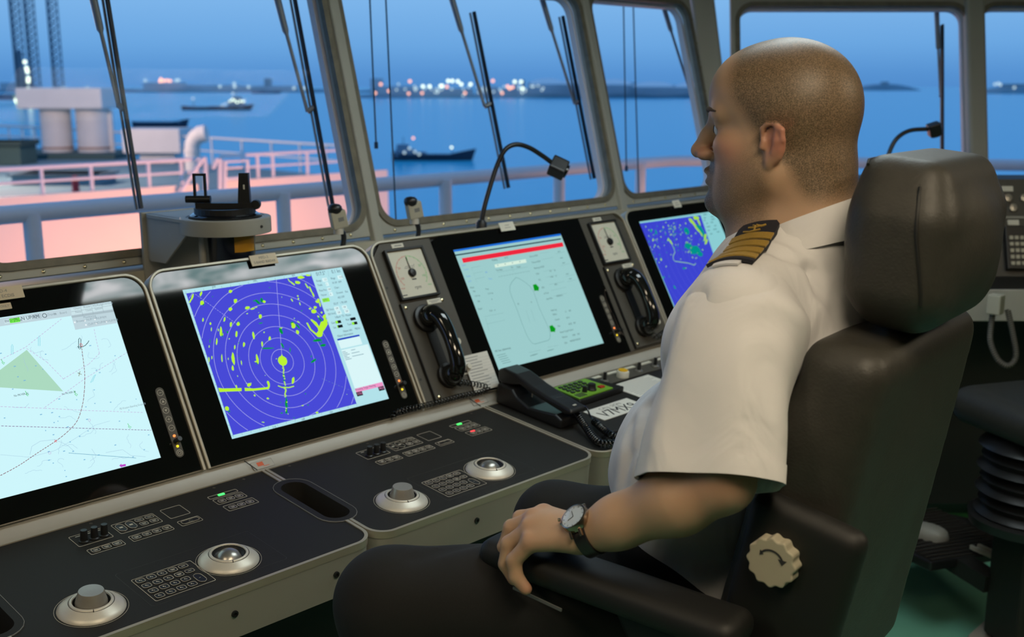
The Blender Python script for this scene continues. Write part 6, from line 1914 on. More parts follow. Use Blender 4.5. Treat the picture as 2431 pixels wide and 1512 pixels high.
# base plate on the floor
bp = [atz(q[0], q[1], .03) for q in ((2282, 1512), (2422, 1388), (2520, 1400), (2520, 1620), (2240, 1600))]
t = thing('deck_rail_plate', 'beige chair rail base plate on the green floor', 'base plate', Vector((bp[0].x, bp[0].y, 0)))
inv = t.matrix_world.inverted()
cx_ = sum((p for p in bp), Vector()) / 5
top = [p.lerp(cx_, .16) for p in bp]
vs = [inv @ Vector((p.x, p.y, .0)) for p in bp] + [inv @ Vector((p.x, p.y, .035)) for p in top]
MB().add(vs, [(0, 1, 6, 5), (1, 2, 7, 6), (2, 3, 8, 7), (3, 4, 9, 8), (4, 0, 5, 9), (5, 6, 7, 8, 9)]).build('bevelled_base', M_instr, t)
in2 = [p.lerp(cx_, .30) for p in bp]
MB().add([inv @ Vector((p.x, p.y, .035)) for p in top] + [inv @ Vector((p.x, p.y, .0375)) for p in in2], [(5, 6, 7, 8, 9)] + [(i, (i + 1) % 5, 5 + (i + 1) % 5, 5 + i) for i in range(5)]).build('cover_plate', M_face, t)
MB().lathe([(.008, .0), (.008, .004), (0, .005)], 10, M=Matrix.Translation(inv @ atz(2409, 1472, .0375))).build('screw', M_chrome, t)
# grey rounded pedal cover half hidden by the chair back
c = atz(2205, 1262, .25)
t = thing('pedal_cover', 'grey rounded pedal cover half hidden behind the chair back', 'pedal', c - Vector((0, 0, .21)))
s = Sdf().ell((0, 0, .20), (.040, .062, .034)).box((0, 0, .175), (.030, .050, .05), .015, .02)
soft('cover', s, (-.12, -.15, -.02), (.12, .15, .30), .010, M_face, t, 2)
MB().lathe([(.04, .115), (.04, .13)], 16).build('foot', M_dark, t)

# ------------------------------------------------------------------ wing console along the slanted windows
WB = atd(2200, 430, 3.75); WB.z = 0
WM = frame(WB, RT, fh_)          # x to the right of the picture, y away, z up
t = thing('wing_console', 'black wing console with knobs under the slanted windows', 'console', WM)
zt = atd(2400, 427, 3.75).z; zm = atd(2400, 525, 3.70).z; zd = atd(2400, 668, 3.62).z
prof = [(0.02, zt - .004), (.22, zt), (.22, 0.0), (.12, 0), (-.02, .12), (-.05, zd - .09), (-.10, zd)]
Mq = Matrix(((0, 0, 1, 0), (1, 0, 0, 0), (0, 1, 0, 0), (0, 0, 0, 1)))
MB().prism(prof, -.30, 1.0, Mq).build('body', M_dark, t)
sl = math.atan2(.12, zt - zd)
up = Vector((0, .12, zt - zd)).normalized()
WPm = Matrix.Translation((0, -.105, zd)) @ frame((0, 0, 0), (1, 0, 0), up)
H_ = math.hypot(.12, zt - zd)
MB().box((-.30, 0, -.004), (1.0, H_ * .595, .004), WPm).build('lower_panel', M_instr, t)
MB().box((-.30, H_ * .615, -.004), (1.0, H_, .004), WPm).build('upper_panel', M_instr, t)
MB().box((-.30, H_ * .595, -.004), (1.0, H_ * .615, .006), WPm).build('panel_strip', M_face, t)
MB().box((-.30, -.36, zd - .02), (1.0, -.10, zd)).build('desk_top', M_desk, t)
MB().box((-.30, -.372, zd - .098), (1.0, -.36, zd + .004)).build('front_edge', M_gutter, t, bevel=.003)
MB().lathe([(.005, 0), (.005, .004)], 10, M=Matrix.Translation((.268, -.372, zd - .045)) @ Matrix.Rotation(math.radians(90), 4, 'X')).build('bolt', M_black, t)
ww = MB().prism(rrect(-.019, -.009, .019, .009, .001), .004, .006).mesh('white_label', M_white)
kq = MB().lathe([(.014, .004), (.013, .016), (0, .017)], 16, cap=False).mesh('knob', M_chrome, 40)
for xx, vv, kind in ((.278, .90, 0), (.29, .55, 0), (.35, .53, 0), (.275, .80, 1), (.33, .80, 1), (.29, .70, 1), (-.22, .42, 1)):
    link('white_label' if kind == 0 else 'knob', ww if kind == 0 else kq, t, M=WPm @ Matrix.Translation((xx, vv * H_, 0)))
ls = MB().box((-.05, 0.02, .004), (.03, .17, .03), WPm @ Matrix.Translation((.30, 0, 0))).build('keypad_unit', M_black, t, bevel=.003)
kk = MB().box((-.006, -.006, 0), (.006, .006, .004)).mesh('key', M_cream)
for i in range(4):
    for j in range(5): link('key', kk, ls, M=WPm @ Matrix.Translation((.267 + .018 * i, .04 + .022 * j, .03)))
MB().box((-.30, .06, 0), (1.0, .075, .09)).build('green_kick_plate', mat('green_kick_paint', (.02, .12, .025), .5), t)
# hanging handset cord at the desk corner
t = thing('hanging_cord', 'grey coiled cord hanging below the wing console desk edge', 'cord', atd(2362, 745, 3.3))
inv = t.matrix_world.inverted()
pth = bez([inv @ atd(a, b, 3.32) for a, b in ((2360, 720), (2352, 780), (2352, 815), (2370, 855), (2395, 868), (2412, 845), (2405, 795), (2392, 735))], 40)
MB().tube(pth, .0075, 8).build('cord', M_face, t, smooth=60)
MB().tube(coil(pth, .0078, 60), .0022, 5).build('coil', M_instr, t, smooth=60)
MB().box((-.02, -.02, .0), (.02, .02, .06)).build('clip', M_cream, t, bevel=.004)

# ------------------------------------------------------------------ the officer; x forward, y to his left, z up, origin at head centre
PT_ = thing('person', 'seated person in white uniform shirt with gold striped epaulettes and black trousers', 'person', PMX @ Matrix.Translation((0, 0, -.66)))
LO = np.array([0, 0, .66])


def skin_mat():
    m = bpy.data.materials.new('skin'); m.use_nodes = True
    n = m.node_tree.nodes; l = m.node_tree.links; p = n['Principled BSDF']
    p.inputs['Roughness'].default_value = .48
    p.inputs['Subsurface Weight'].default_value = .12
    p.inputs['Subsurface Radius'].default_value = (.008, .003, .0015); p.inputs['Subsurface Scale'].default_value = .5
    at = n.new('ShaderNodeAttribute'); at.attribute_name = 'tone'
    sp = n.new('ShaderNodeSeparateColor'); l.new(at.outputs['Color'], sp.inputs[0])
    tc = n.new('ShaderNodeTexCoord')
    nz = n.new('ShaderNodeTexNoise'); nz.inputs['Scale'].default_value = 700; nz.inputs['Detail'].default_value = 2; l.new(tc.outputs['Object'], nz.inputs['Vector'])
    n2 = n.new('ShaderNodeTexNoise'); n2.inputs['Scale'].default_value = 18; l.new(tc.outputs['Object'], n2.inputs['Vector'])
    mx = n.new('ShaderNodeMix'); mx.data_type = 'RGBA'; mx.inputs[6].default_value = (.385, .24, .145, 1); mx.inputs[7].default_value = (.50, .325, .205, 1); l.new(n2.outputs['Fac'], mx.inputs[0])
    # redder places
    m2 = n.new('ShaderNodeMix'); m2.data_type = 'RGBA'; m2.inputs[7].default_value = (.48, .185, .125, 1); l.new(mx.outputs[2], m2.inputs[6]); l.new(sp.outputs[1], m2.inputs[0])
    # stubble: red channel times fine noise
    rp = n.new('ShaderNodeValToRGB'); rp.color_ramp.elements[0].position = .30; rp.color_ramp.elements[1].position = .62; l.new(nz.outputs['Fac'], rp.inputs[0])
    ml = n.new('ShaderNodeMath'); ml.operation = 'MULTIPLY_ADD'; ml.inputs[1].default_value = .55; ml.inputs[2].default_value = .42; l.new(rp.outputs[0], ml.inputs[0])
    mm = n.new('ShaderNodeMath'); mm.operation = 'MULTIPLY'; l.new(ml.outputs[0], mm.inputs[0]); l.new(sp.outputs[0], mm.inputs[1])
    m3 = n.new('ShaderNodeMix'); m3.data_type = 'RGBA'; m3.inputs[7].default_value = (.070, .052, .026, 1); l.new(m2.outputs[2], m3.inputs[6]); l.new(mm.outputs[0], m3.inputs[0])
    l.new(m3.outputs[2], p.inputs['Base Color'])
    bp = n.new('ShaderNodeBump'); bp.inputs['Strength'].default_value = .12; bp.inputs['Distance'].default_value = .001; l.new(nz.outputs['Fac'], bp.inputs['Height']); l.new(bp.outputs[0], p.inputs['Normal'])
    return m


M_skin = skin_mat()
M_shirt = mat('white_shirt_cotton', (.66, .65, .65), .75, noise=.02, nscale=8, bump=.06, bscale=900, sheen=.15)
_n = M_shirt.node_tree.nodes; _l = M_shirt.node_tree.links
_f = _n.new('ShaderNodeTexNoise'); _f.inputs['Scale'].default_value = 11; _f.inputs['Detail'].default_value = 2.5; _f.inputs['Distortion'].default_value = 1.6
_tc = _n.new('ShaderNodeTexCoord'); _mp = _n.new('ShaderNodeMapping'); _mp.inputs['Scale'].default_value = (1.0, 1.0, .45); _l.new(_tc.outputs['Object'], _mp.inputs[0]); _l.new(_mp.outputs[0], _f.inputs['Vector'])
_b = _n.new('ShaderNodeBump'); _b.inputs['Strength'].default_value = .55; _b.inputs['Distance'].default_value = .012; _l.new(_f.outputs['Fac'], _b.inputs['Height'])
_p = _n['Principled BSDF']; _old = _p.inputs['Normal'].links[0].from_node; _l.new(_b.outputs[0], _old.inputs['Normal'])
M_trou = mat('black_trouser_cloth', (.006, .006, .006), .9, noise=.3, nscale=400, bump=.1, bscale=900)

# joints
SH = {1: (-.005, .200, -.195), -1: (-.005, -.200, -.195)}
EL = {1: (-.024, .292, -.408), -1: (-.06, -.295, -.42)}
WR = {1: (.150, .307, -.508), -1: (.17, -.30, -.515)}
HIP = {1: (.045, .095, -.665), -1: (.045, -.095, -.665)}
KN = {1: (.435, .345, -.655), -1: (.365, -.03, -.655)}
AN = {1: (.40, .33, -1.07), -1: (.40, -.05, -1.07)}
B = Sdf()
# skull and face
B.ell((.001, 0, .040), (.097, .079, .083), .02)
B.ell((-.022, 0, .016), (.071, .074, .078), .03)
B.ell((.034, 0, -.050), (.062, .060, .066), .035)
B.ell((.052, 0, .048), (.050, .060, .050), .03)
for sy in (1, -1):
    B.ell((.028, sy * .032, -.052), (.045, .039, .050), .03)
    B.cone((.000, sy * .055, -.060), (.062, sy * .024, -.098), .024, .018, .03)
    B.cone((.086, sy * .010, .022), (.076, sy * .046, .022), .0125, .012, .016)
    B.ell((.062, sy * .040, -.020), (.024, .021, .017), .02)
    B.ell((.107, sy * .033, -.0005), (.020, .019, .012), .013, 's')
B.ell((.088, 0, -.103), (.023, .024, .019), .016)
B.ell((.090, 0, -.064), (.016, .026, .022), .012)
B.ell((.1035, 0, -.0585), (.0095, .021, .0060), .004)
B.ell((.1010, 0, -.0735), (.0095, .018, .0058), .004)
B.chain([(.096, 0, .016), (.110, 0, -.010), (.1245, 0, -.031)], [.0085, .0095, .0110], .012, k0=.02)
for sy in (1, -1): B.ell((.110, sy * .0125, -.036), (.0125, .0085, .0085), .008)
B.ell((.1165, .007, -.0435), (.005, .0035, .004), .004, 's'); B.ell((.1165, -.007, -.0435), (.005, .0035, .004), .004, 's')
SK = Sdf(); SK.p = list(B.p)
for sy in (1, -1): B.cone((.090, sy * .020, .0085), (.081, sy * .046, .0065), .0042, .0042, .006)
# neck
B.cone((-.026, 0, -.045), (-.036, 0, -.165), .062, .070, .03)
B.cone((-.047, .02, -.055), (-.054, .03, -.15), .040, .046, .03); B.cone((-.047, -.02, -.055), (-.054, -.03, -.15), .040, .046, .03)
B.cone((.035, 0, -.085), (.010, 0, -.15), .045, .055, .04)
# ears: shell, bowl, rim, lobe
for sy in (1, -1):
    e0 = lambda f, z, o=0: (.000 + f * .82, sy * (.0795 + o * .9), (z + .010) * .84 - .013)
    B.ell(e0(-.010, -.014, .004), (.0175, .0075, .0255), .006, R=np.array(Matrix.Rotation(math.radians(-22 * sy), 3, 'Z')))
    B.ell(e0(.000, -.016, .013), (.007, .0068, .0105), .004, 's')
    B.ell(e0(.000, .004, .012), (.0058, .0055, .0085), .005, 's')
    B.chain([e0(.010, -.004, .003), e0(.010, .010, .006), e0(.001, .0185, .009), e0(-.013, .0185, .012), e0(-.024, .009, .0145), e0(-.0265, -.006, .0145), e0(-.021, -.022, .011), e0(-.010, -.036, .006)], [.0031, .0034, .0036, .0038, .0038, .0036, .0033, .0042], .0025)
    B.ell(e0(-.003, -.041, .004), (.0062, .0042, .0088), .006)
    B.cone(e0(.0095, -.018, .006), e0(.008, -.010, .006), .004, .004, .004)
    B.chain([e0(-.015, .010, .0115), e0(-.016, -.008, .012), e0(-.010, -.026, .009)], [.0035, .0035, .003], .004)
# trunk and limbs under the clothes
B.ell((-.01, 0, -.31), (.105, .165, .19), .05); B.ell((.06, 0, -.50), (.105, .155, .17), .06); B.ell((.06, 0, -.64), (.09, .15, .09), .05)
for sy in (1, -1):
    B.cone((-.01, sy * .06, -.195), np.array(SH[sy]) - (0, 0, .025), .035, .038, .03)
    B.chain([np.array(SH[sy]) - (0, 0, .025), (np.array(SH[sy]) * .5 + np.array(EL[sy]) * .5), EL[sy]], [.040, .043, .036], .02, k0=.03)
    e_, w_ = np.array(EL[sy]), np.array(WR[sy])
    B.chain([e_, e_ * .68 + w_ * .32, e_ * .25 + w_ * .75, w_], [.036, .0425, .0315, .0255], .02, k0=.02)
    B.cone(HIP[sy], KN[sy], .075, .052, .03); B.cone(KN[sy], AN[sy], .05, .035, .02)
    B.cone(AN[sy], (AN[sy][0] + .16, AN[sy][1] + sy * .02, AN[sy][2] - .035), .035, .03, .02)
# left hand, fingers hanging over the arm rest end
wl_h = np.array(WR[1])
MCP = [(.229, .270, -.508), (.235, .290, -.509), (.230, .310, -.515), (.219, .328, -.525)]
FG = [[(.266, .271, -.521), (.277, .272, -.546), (.274, .272, -.562)],
      [(.268, .293, -.527), (.277, .296, -.556), (.268, .298, -.575)],
      [(.259, .316, -.540), (.262, .320, -.568), (.248, .322, -.586)],
      [(.241, .334, -.553), (.236, .337, -.574), (.222, .336, -.588)]]
for i in range(4):
    base = wl_h * .8 + np.array(MCP[i]) * .2 + np.array([0, (1.5 - i) * -.006, 0])
    B.cone(tuple(base), MCP[i], .0165, .0128, .014)
    B.chain([MCP[i]] + FG[i], [.0118, .0105, .0094, .0084], .004, k0=.005)
    B.ell(tuple(np.array(MCP[i]) + (.002, 0, .006)), (.008, .007, .006), .006)
B.cone((.182, .300, -.514), (.216, .30, -.517), .022, .018, .012)
B.chain([(.168, .285, -.522), (.198, .258, -.532), (.225, .250, -.548), (.243, .256, -.562)], [.018, .0135, .0110, .0095], .008)
# right hand (hidden side), simple but complete
wr_ = np.array(WR[-1])
for i, oy in enumerate((-.028, -.009, .009, .026)):
    m0 = wr_ + np.array([.08 - .006 * abs(i - 1.5), oy, -.005])
    B.cone(tuple(wr_ + (0.01, oy * .5, 0)), tuple(m0), .016, .0125, .012)
    B.chain([tuple(m0), tuple(m0 + (.035, 0, -.01)), tuple(m0 + (.052, 0, -.032))], [.0115, .0098, .0085], .004, k0=.005)
B.chain([tuple(wr_ + (.015, .02, -.01)), tuple(wr_ + (.045, .045, -.015)), tuple(wr_ + (.075, .052, -.02))], [.017, .0125, .010], .008)

V, F = B.mesh((-.17, -.40, -1.16), (.66, .42, .145), .0085, 16)
# finer meshes for the head and the bare forearm and hand
Vh, Fh = B.mesh((-.15, -.125, -.17), (.16, .125, .14), .0023, 14)
Vl, Fl = B.mesh((-.13, .19, -.62), (.32, .37, -.345), .0027, 14)


def keep(V, F, ok):
    m_ = ok[F].all(1); F2 = F[m_]; u, invx = np.unique(F2, return_inverse=True); return V[u], invx.reshape(F2.shape)


def tone_of(V):
    x, y, z = V[:, 0], V[:, 1], V[:, 2]
    sm = lambda a, b, v: np.clip((v - a) / (b - a), 0, 1) ** 2 * (3 - 2 * np.clip((v - a) / (b - a), 0, 1))
    head = sm(-.19, -.17, z)
    # hairline: from forehead temple down in front of the ear and round the nape
    line = .050 - .9 * (z - .060)             # forward limit of hair at height z
    hl = np.where(z > .02, .062 - .25 * (z - .07) - 6.0 * np.maximum(0, .05 - z) ** 2 * 10, .030)
    hl = np.interp(z, [-.10, -.045, -.02, .0, .02, .045, .07, .095, .125], [-.055, -.026, .012, .020, .034, .056, .062, .062, .066])
    hair = sm(.016, -.014, x - hl) * sm(-.105, -.070, z) * head
    beard = sm(-.004, -.040, z + .5 * np.maximum(0, x - .035)) * sm(-.014, .012, x) * (1 - sm(.096, .106, x) * sm(-.075, -.05, z)) * sm(-.155, -.115, z) * head
    cheek = np.exp(-(((x - .065) / .03) ** 2 + ((z + .028) / .022) ** 2))
    moust = 1.5 * sm(.080, .092, x) * np.exp(-((z + .051) / .0085) ** 2) + 1.4 * sm(.070, .090, x) * np.exp(-((z + .103) / .020) ** 2) * (np.abs(y) < .034)
    ear = np.clip(1 - np.linalg.norm((V - np.array([-.018, 0, -.01])) * np.array([1, 0, 1]), axis=1) / .042, 0, 1) * (np.abs(y) > .079)
    st = np.clip(hair * 1.0 + beard * .64 * (1 - .7 * cheek) + np.clip(moust, 0, 1) * .95 * head, 0, 1)
    earm = sm(.0012, .0035, SK.ev(V)) * (np.abs(y) > .0768) * (z > -.058) * (z < .012) * (x > -.036) * (x < .018)
    st = st * (1 - .95 * earm)
    red = np.clip(ear * 1.2 + cheek * .55 * head + np.exp(-(((x - .118) / .014) ** 2 + ((z + .034) / .012) ** 2)) * .5, 0, .85)
    elb = np.exp(-(np.linalg.norm(V - np.array(EL[1]), axis=1) / .045) ** 2) * .5
    kn = sum(np.exp(-(np.linalg.norm(V - np.array(f[-1]), axis=1) / .012) ** 2) * .5 for f in FG) + sum(np.exp(-(np.linalg.norm(V - np.array(f), axis=1) / .012) ** 2) * .35 for f in MCP)
    c = np.zeros((len(V), 4)); c[:, 0] = st; c[:, 1] = np.clip(red + elb + kn, 0, .9); c[:, 3] = 1
    return c


V = relax(V, F, 2); Vh = relax(Vh, Fh, 1); Vl = relax(Vl, Fl, 1)
inh = (V[:, 2] > -.150); inl = (V[:, 0] > -.12) & (V[:, 1] > .20) & (V[:, 2] > -.61) & (V[:, 2] < -.36) & (V[:, 0] < .31) & ~((V[:, 2] < -.555) & (V[:, 0] < .19))
V, F = keep(V, F, ~(inh | inl))
Vh, Fh = keep(Vh, Fh, Vh[:, 2] > -.156); Vl, Fl = keep(Vl, Fl, (Vl[:, 2] < -.352) & (Vl[:, 1] > .198) & ~((Vl[:, 2] < -.558) & (Vl[:, 0] < .185)))
Va = np.concatenate([V, Vh, Vl]); Fa = np.concatenate([F, Fh + len(V), Fl + len(V) + len(Vh)])
body = np_mesh('body', Va + LO, Fa, M_skin, PT_)
ca = body.data.color_attributes.new('tone', 'FLOAT_COLOR', 'POINT')
ca.data.foreach_set('color', tone_of(Va).astype(np.float32).ravel())

# eyes, eyebrows
for sy in (1, -1):
    o = MB().lathe([(.0118 * math.cos(a), .0118 * math.sin(a)) for a in [math.radians(q) for q in range(-90, 91, 15)]], 20, cap=False, M=Matrix.Translation((.0795, sy * .0325, .0005 + .66))).build('eye', mat('eye_white', (.62, .60, .58), .15, coat=.5), body, smooth=80)
    MB().disc((0, 0), .0055, .0114, 16, M=Matrix.Translation((.0795, sy * .0325, .0005 + .66)) @ Matrix.Rotation(math.radians(90), 4, 'Y')).build('iris', mat('dark_iris', (.02, .03, .035), .2), o)
    pts = B.proj(np.array([(.105 - .028 * (i / 7) ** 1.6, sy * (.012 + .040 * i / 7), .024 + .004 * math.sin(i / 7 * 3)) for i in range(8)]), .0004)
    MB().tube([tuple(q + LO) for q in pts], [.0022, .0034, .0038, .0038, .0036, .0032, .0026, .0012], 6).build('eyebrow', mat('brow_hair', (.07, .045, .025), .8, noise=.5, nscale=500), body, smooth=60)

# ------------------------------------------------------------------ shirt
T = Sdf()
T.ell((-.005, 0, -.31), (.128, .185, .20), .05)
T.ell((.080, 0, -.505), (.150, .195, .160), .06)
T.ell((-.055, 0, -.34), (.088, .168, .20), .05)
T.ell((.060, 0, -.64), (.125, .180, .10), .05)
T.cone((-.040, 0, -.180), (-.03, 0, -.25), .068, .105, .04)
T.ell((-.062, 0, -.205), (.070, .10, .085), .04)
for sy in (1, -1):
    T.cone((-.018, sy * .075, -.188), (-.004, sy * .190, -.224), .048, .070, .045)
    T.ell((.075, sy * .09, -.30), (.055, .075, .075), .05)
T0 = T


def px_local(px, py):
    h = T0.hit(np.array(PMXI @ EYE), np.array((PMXI.to_3x3() @ ray(px, py))))
    return h


PMXI = PMX.inverted()
# creases pressed into the cloth, following the folds in the photograph
for pts, r in [([(1985, 640), (1930, 625), (1860, 600), (1810, 585)], .006), ([(1985, 610), (1900, 580), (1840, 560)], .005), ([(1990, 690), (1945, 660), (1925, 640)], .006), ([(1985, 730), (1950, 690), (1920, 650)], .006), ([(1660, 700), (1640, 770), (1610, 850), (1580, 930)], .005), ([(1530, 930), (1500, 1000), (1490, 1080), (1480, 1150)], .005), ([(1580, 860), (1540, 960), (1520, 1060)], .005), ([(1995, 560), (1930, 548), (1870, 545)], .003)]:
    hp = [px_local(*q) for q in pts]
    hp = [h for h in hp if h is not None]
    if len(hp) > 1:
        for a, b in zip(hp[:-1], hp[1:]):
            if np.linalg.norm(a - b) < .14: T.cone(a, b, r, r, .014, 's')


def ripple(V):
    x, y, z = V[:, 0], V[:, 1], V[:, 2]
    d = .0050 * np.sin(75 * (y * .5 + z * .85) + 30 * x) * np.exp(-(((x + .08) / .05) ** 2 + ((np.abs(y) - .15) / .05) ** 2 + ((z + .26) / .06) ** 2)) + .0022 * np.sin(40 * y + 18 * z + 6 * np.sin(14 * x)) * np.exp(-((z + .40) / .14) ** 2) + .0025 * np.sin(55 * z + 25 * x + 5 * np.sin(20 * y)) * np.exp(-((z + .56) / .08) ** 2)
    r = V.copy(); n = V - np.array([0, 0, -.4]); n[:, 2] *= .2
    n /= np.linalg.norm(n, axis=1)[:, None] + 1e-9
    return r + n * d[:, None]


Vs, Fs = T.mesh((-.20, -.30, -.74), (.27, .30, -.07), .0055, 14)
Vs = relax(Vs, Fs, 2)
Vs, Fs = keep(Vs, Fs, ~((Vs[:, 2] > -.135) & (np.hypot(Vs[:, 0] + .03, Vs[:, 1]) < .072)))
Vs = ripple(Vs)
shirt = np_mesh('shirt', Vs + LO, Fs, M_shirt, PT_)
# sleeves: open loose cloth tubes with turned hem
for sy in (1, -1):
    a = np.array(SH[sy]) + np.array([-.002, -.040 * sy, .010]); e_ = np.array(EL[sy])
    cen = [a, a * .7 + e_ * .3 + np.array([.0, .006 * sy, .004]), a * .35 + e_ * .65 + np.array([.012, .004 * sy, .0]), np.array([e_[0] + .014, e_[1] - .000 * sy, e_[2] - .006])]
    rad = [(.052, .050), (.081, .070), (.083, .070), (.088, .064)]
    cb = bez([tuple(c) for c in cen], 24)
    nr = len(cb); vs = []; fs = []; n = 64
    ax = (np.array(cen[-1]) - np.array(cen[0])); ax /= np.linalg.norm(ax)
    u = np.array([1, 0, 0]) - ax * ax[0]; u /= np.linalg.norm(u); v = np.cross(ax, u)
    tilt = np.array([.18, .05 * sy, 0])
    rows = []
    for i, c in enumerate(cb):
        f = i / (nr - 1)
        r0 = np.interp(f, [0, .22, .6, 1], [q[0] for q in rad]); r1 = np.interp(f, [0, .22, .6, 1], [q[1] for q in rad])
        rows.append((np.array(c), r0, r1, f))
    rows += [(np.array(cb[-1]) - ax * .0015, rad[-1][0] - .0025, rad[-1][1] - .0025, 1), (np.array(cb[-3]), rad[-1][0] - .004, rad[-1][1] - .004, .9), (np.array(cb[nr // 2]), rad[-2][0] - .006, rad[-2][1] - .006, .5)]
    for c, r0, r1, f in rows:
        for k in range(n):
            t = 2 * math.pi * k / n
            w = 1 + f * (.045 * math.sin(3 * t + 1 + 2 * f) + .025 * math.sin(7 * t + 3 * f)) + (1 - f) * f * .16 * math.sin(2 * t + 9 * f) + .10 * min(1, f * 4) * math.exp(-abs(((t - (2 * math.pi - .85) * (1 if sy == 1 else 0) - (.85 if sy == -1 else 0)) + math.pi) % (2 * math.pi) - math.pi) / .30) + .035 * math.sin(26 * f + 3 * math.sin(2 * t)) * math.exp(-((t - (3.75 if sy == 1 else 2.5)) / .7) ** 2) * math.exp(-((f - .28) / .2) ** 2)
            p = c + (u * math.cos(t) * r0 + v * math.sin(t) * r1) * w
            p = p + ax * (.012 * f * math.cos(t))
            vs.append(tuple(p + LO))
    for i in range(len(rows) - 1):
        for k in range(n): fs.append((i * n + k, i * n + (k + 1) % n, (i + 1) * n + (k + 1) % n, (i + 1) * n + k))
    mb = MB(); mb.add(vs, fs)
    sl_ = mb.build('sleeve', M_shirt, shirt, smooth=70)
    # stitched hem band
    hb_ = MB(); vs = []
    for q, o in ((nr - 3, .0012), (nr - 1, .0012)):
        for k in range(n): vs.append(tuple(Vector(mb.v[q * n + k]) + Vector(u * math.cos(2 * math.pi * k / n) + v * math.sin(2 * math.pi * k / n)) * o))
    hb_.add(vs, [(k, (k + 1) % n, n + (k + 1) % n, n + k) for k in range(n)])
    hb_.build('hem', M_shirt, shirt, smooth=70)
# collar: turned-down band round the neck, high at the nape
cv = []; n = 72
prof_c = [(0.0, .0, 0.0), (.003, .006, .9), (.010, -.010, .6), (.019, -.034, .15), (.021, -.040, 0), (.017, -.038, 0), (.004, -.012, 0), (-.002, -.05, 0)]
ring = []
for k in range(n):
    t = 2 * math.pi * k / n
    fx, ly = math.cos(t), math.sin(t)          # 0 = front
    back = (1 - fx) / 2
    zc = -.168 + .085 * back ** .8
    rx, ry = .083, .079
    cxn = -.034 + .004 * fx
    ring.append((cxn + rx * fx, ry * ly, zc, fx, ly))
vs = []
for o_r, o_z, _ in prof_c:
    for (x, y, z, fx, ly) in ring:
        w = .75 + .35 * (1 - fx) / 2
        vs.append((x + fx * o_r * 1.0, y + ly * o_r * 1.0, z + o_z * w + .66))
fs = []
for i in range(len(prof_c) - 1):
    for k in range(n):
        if 2 <= k < n - 2 or True: fs.append((i * n + k, i * n + (k + 1) % n, (i + 1) * n + (k + 1) % n, (i + 1) * n + k))
MB().add(vs, fs).build('collar', M_shirt, shirt, smooth=60)

# epaulettes lying on the shoulders
M_navy = mat('navy_epaulette_felt', (.010, .010, .016), .8, noise=.2)
M_gold = mat('gold_braid', (.56, .36, .075), .42, metal=.45, noise=.35, nscale=900, bump=.4, bscale=1500)


def strip(pts_u, pts_v, off0, off1, fn):
    """cloth-hugging slab: grid of shoulder points projected on the shirt"""
    G = np.array([[fn(u, v) for v in pts_v] for u in pts_u])
    nu, nv = len(pts_u), len(pts_v)
    P = G.reshape(-1, 3)
    A = T0.proj(P, off0); Bp = T0.proj(P, off1)
    V = np.concatenate([A, Bp]); N = nu * nv; fs = []
    for i in range(nu - 1):
        for j in range(nv - 1):
            a = i * nv + j; fs.append((a, a + nv, a + nv + 1, a + 1)); fs.append((N + a, N + a + 1, N + a + nv + 1, N + a + nv))
    for i in range(nu - 1):
        for j in (0, nv - 1):
            a = i * nv + j; fs.append((a, N + a, N + a + nv, a + nv) if j == 0 else (a, a + nv, N + a + nv, N + a))
    for j in range(nv - 1):
        for i in (0, nu - 1):
            a = i * nv + j; fs.append((a, a + 1, N + a + 1, N + a) if i == 0 else (a, N + a, N + a + 1, a + 1))
    return MB().add([tuple(q + LO) for q in V], fs)


for sy in (1, -1):
    c0, c1 = np.array([.008, sy * .080, -.120]), np.array([.012, sy * .203, -.145])
    wd = np.array([1.0, 0, 0])
    fn = lambda u, v: c0 + (c1 - c0) * u + wd * v * (.030 + .006 * u) * (1.0 if u > .04 else .82)
    UU = lambda a, b, n: [a + (b - a) * i / n for i in range(n + 1)]
    ep = strip(UU(0, 1, 14), UU(-1, 1, 8), .002, .007, fn).build('epaulette', M_navy, shirt, smooth=40)
    ep['label'] = 'navy epaulette with four gold stripes and anchor'
    for a, b in ((.29, .425), (.470, .600), (.645, .770), (.815, .930)):
        for q in range(4):
            w3 = (b - a) / 4
            strip(UU(a + w3 * q + .004, a + w3 * (q + 1) - .002, 2), UU(-1.01, 1.01, 8), .0066, .0090, fn).build('gold_stripe', M_gold, ep, smooth=40)
    # small gold anchor
    an = MB()
    for pl in ([(.10, -.12), (.12, .0), (.24, .10)], [(.22, -.45), (.255, -.1), (.22, .35)], [(.10, .05), (.14, .30), (.11, .48)], [(.14, -.3), (.16, .0), (.13, .3)]):
        pp_ = T0.proj(np.array([fn(u, v * -1) for u, v in pl]), .008)
        an.tube([tuple(q + LO) for q in pp_], .0014, 5)
    an.build('anchor_badge', M_gold, ep, smooth=60)
    strip(UU(1.0, 1.12, 3), UU(-.55, .55, 5), .001, .004, fn).build('shoulder_strap', M_shirt, shirt, smooth=40)

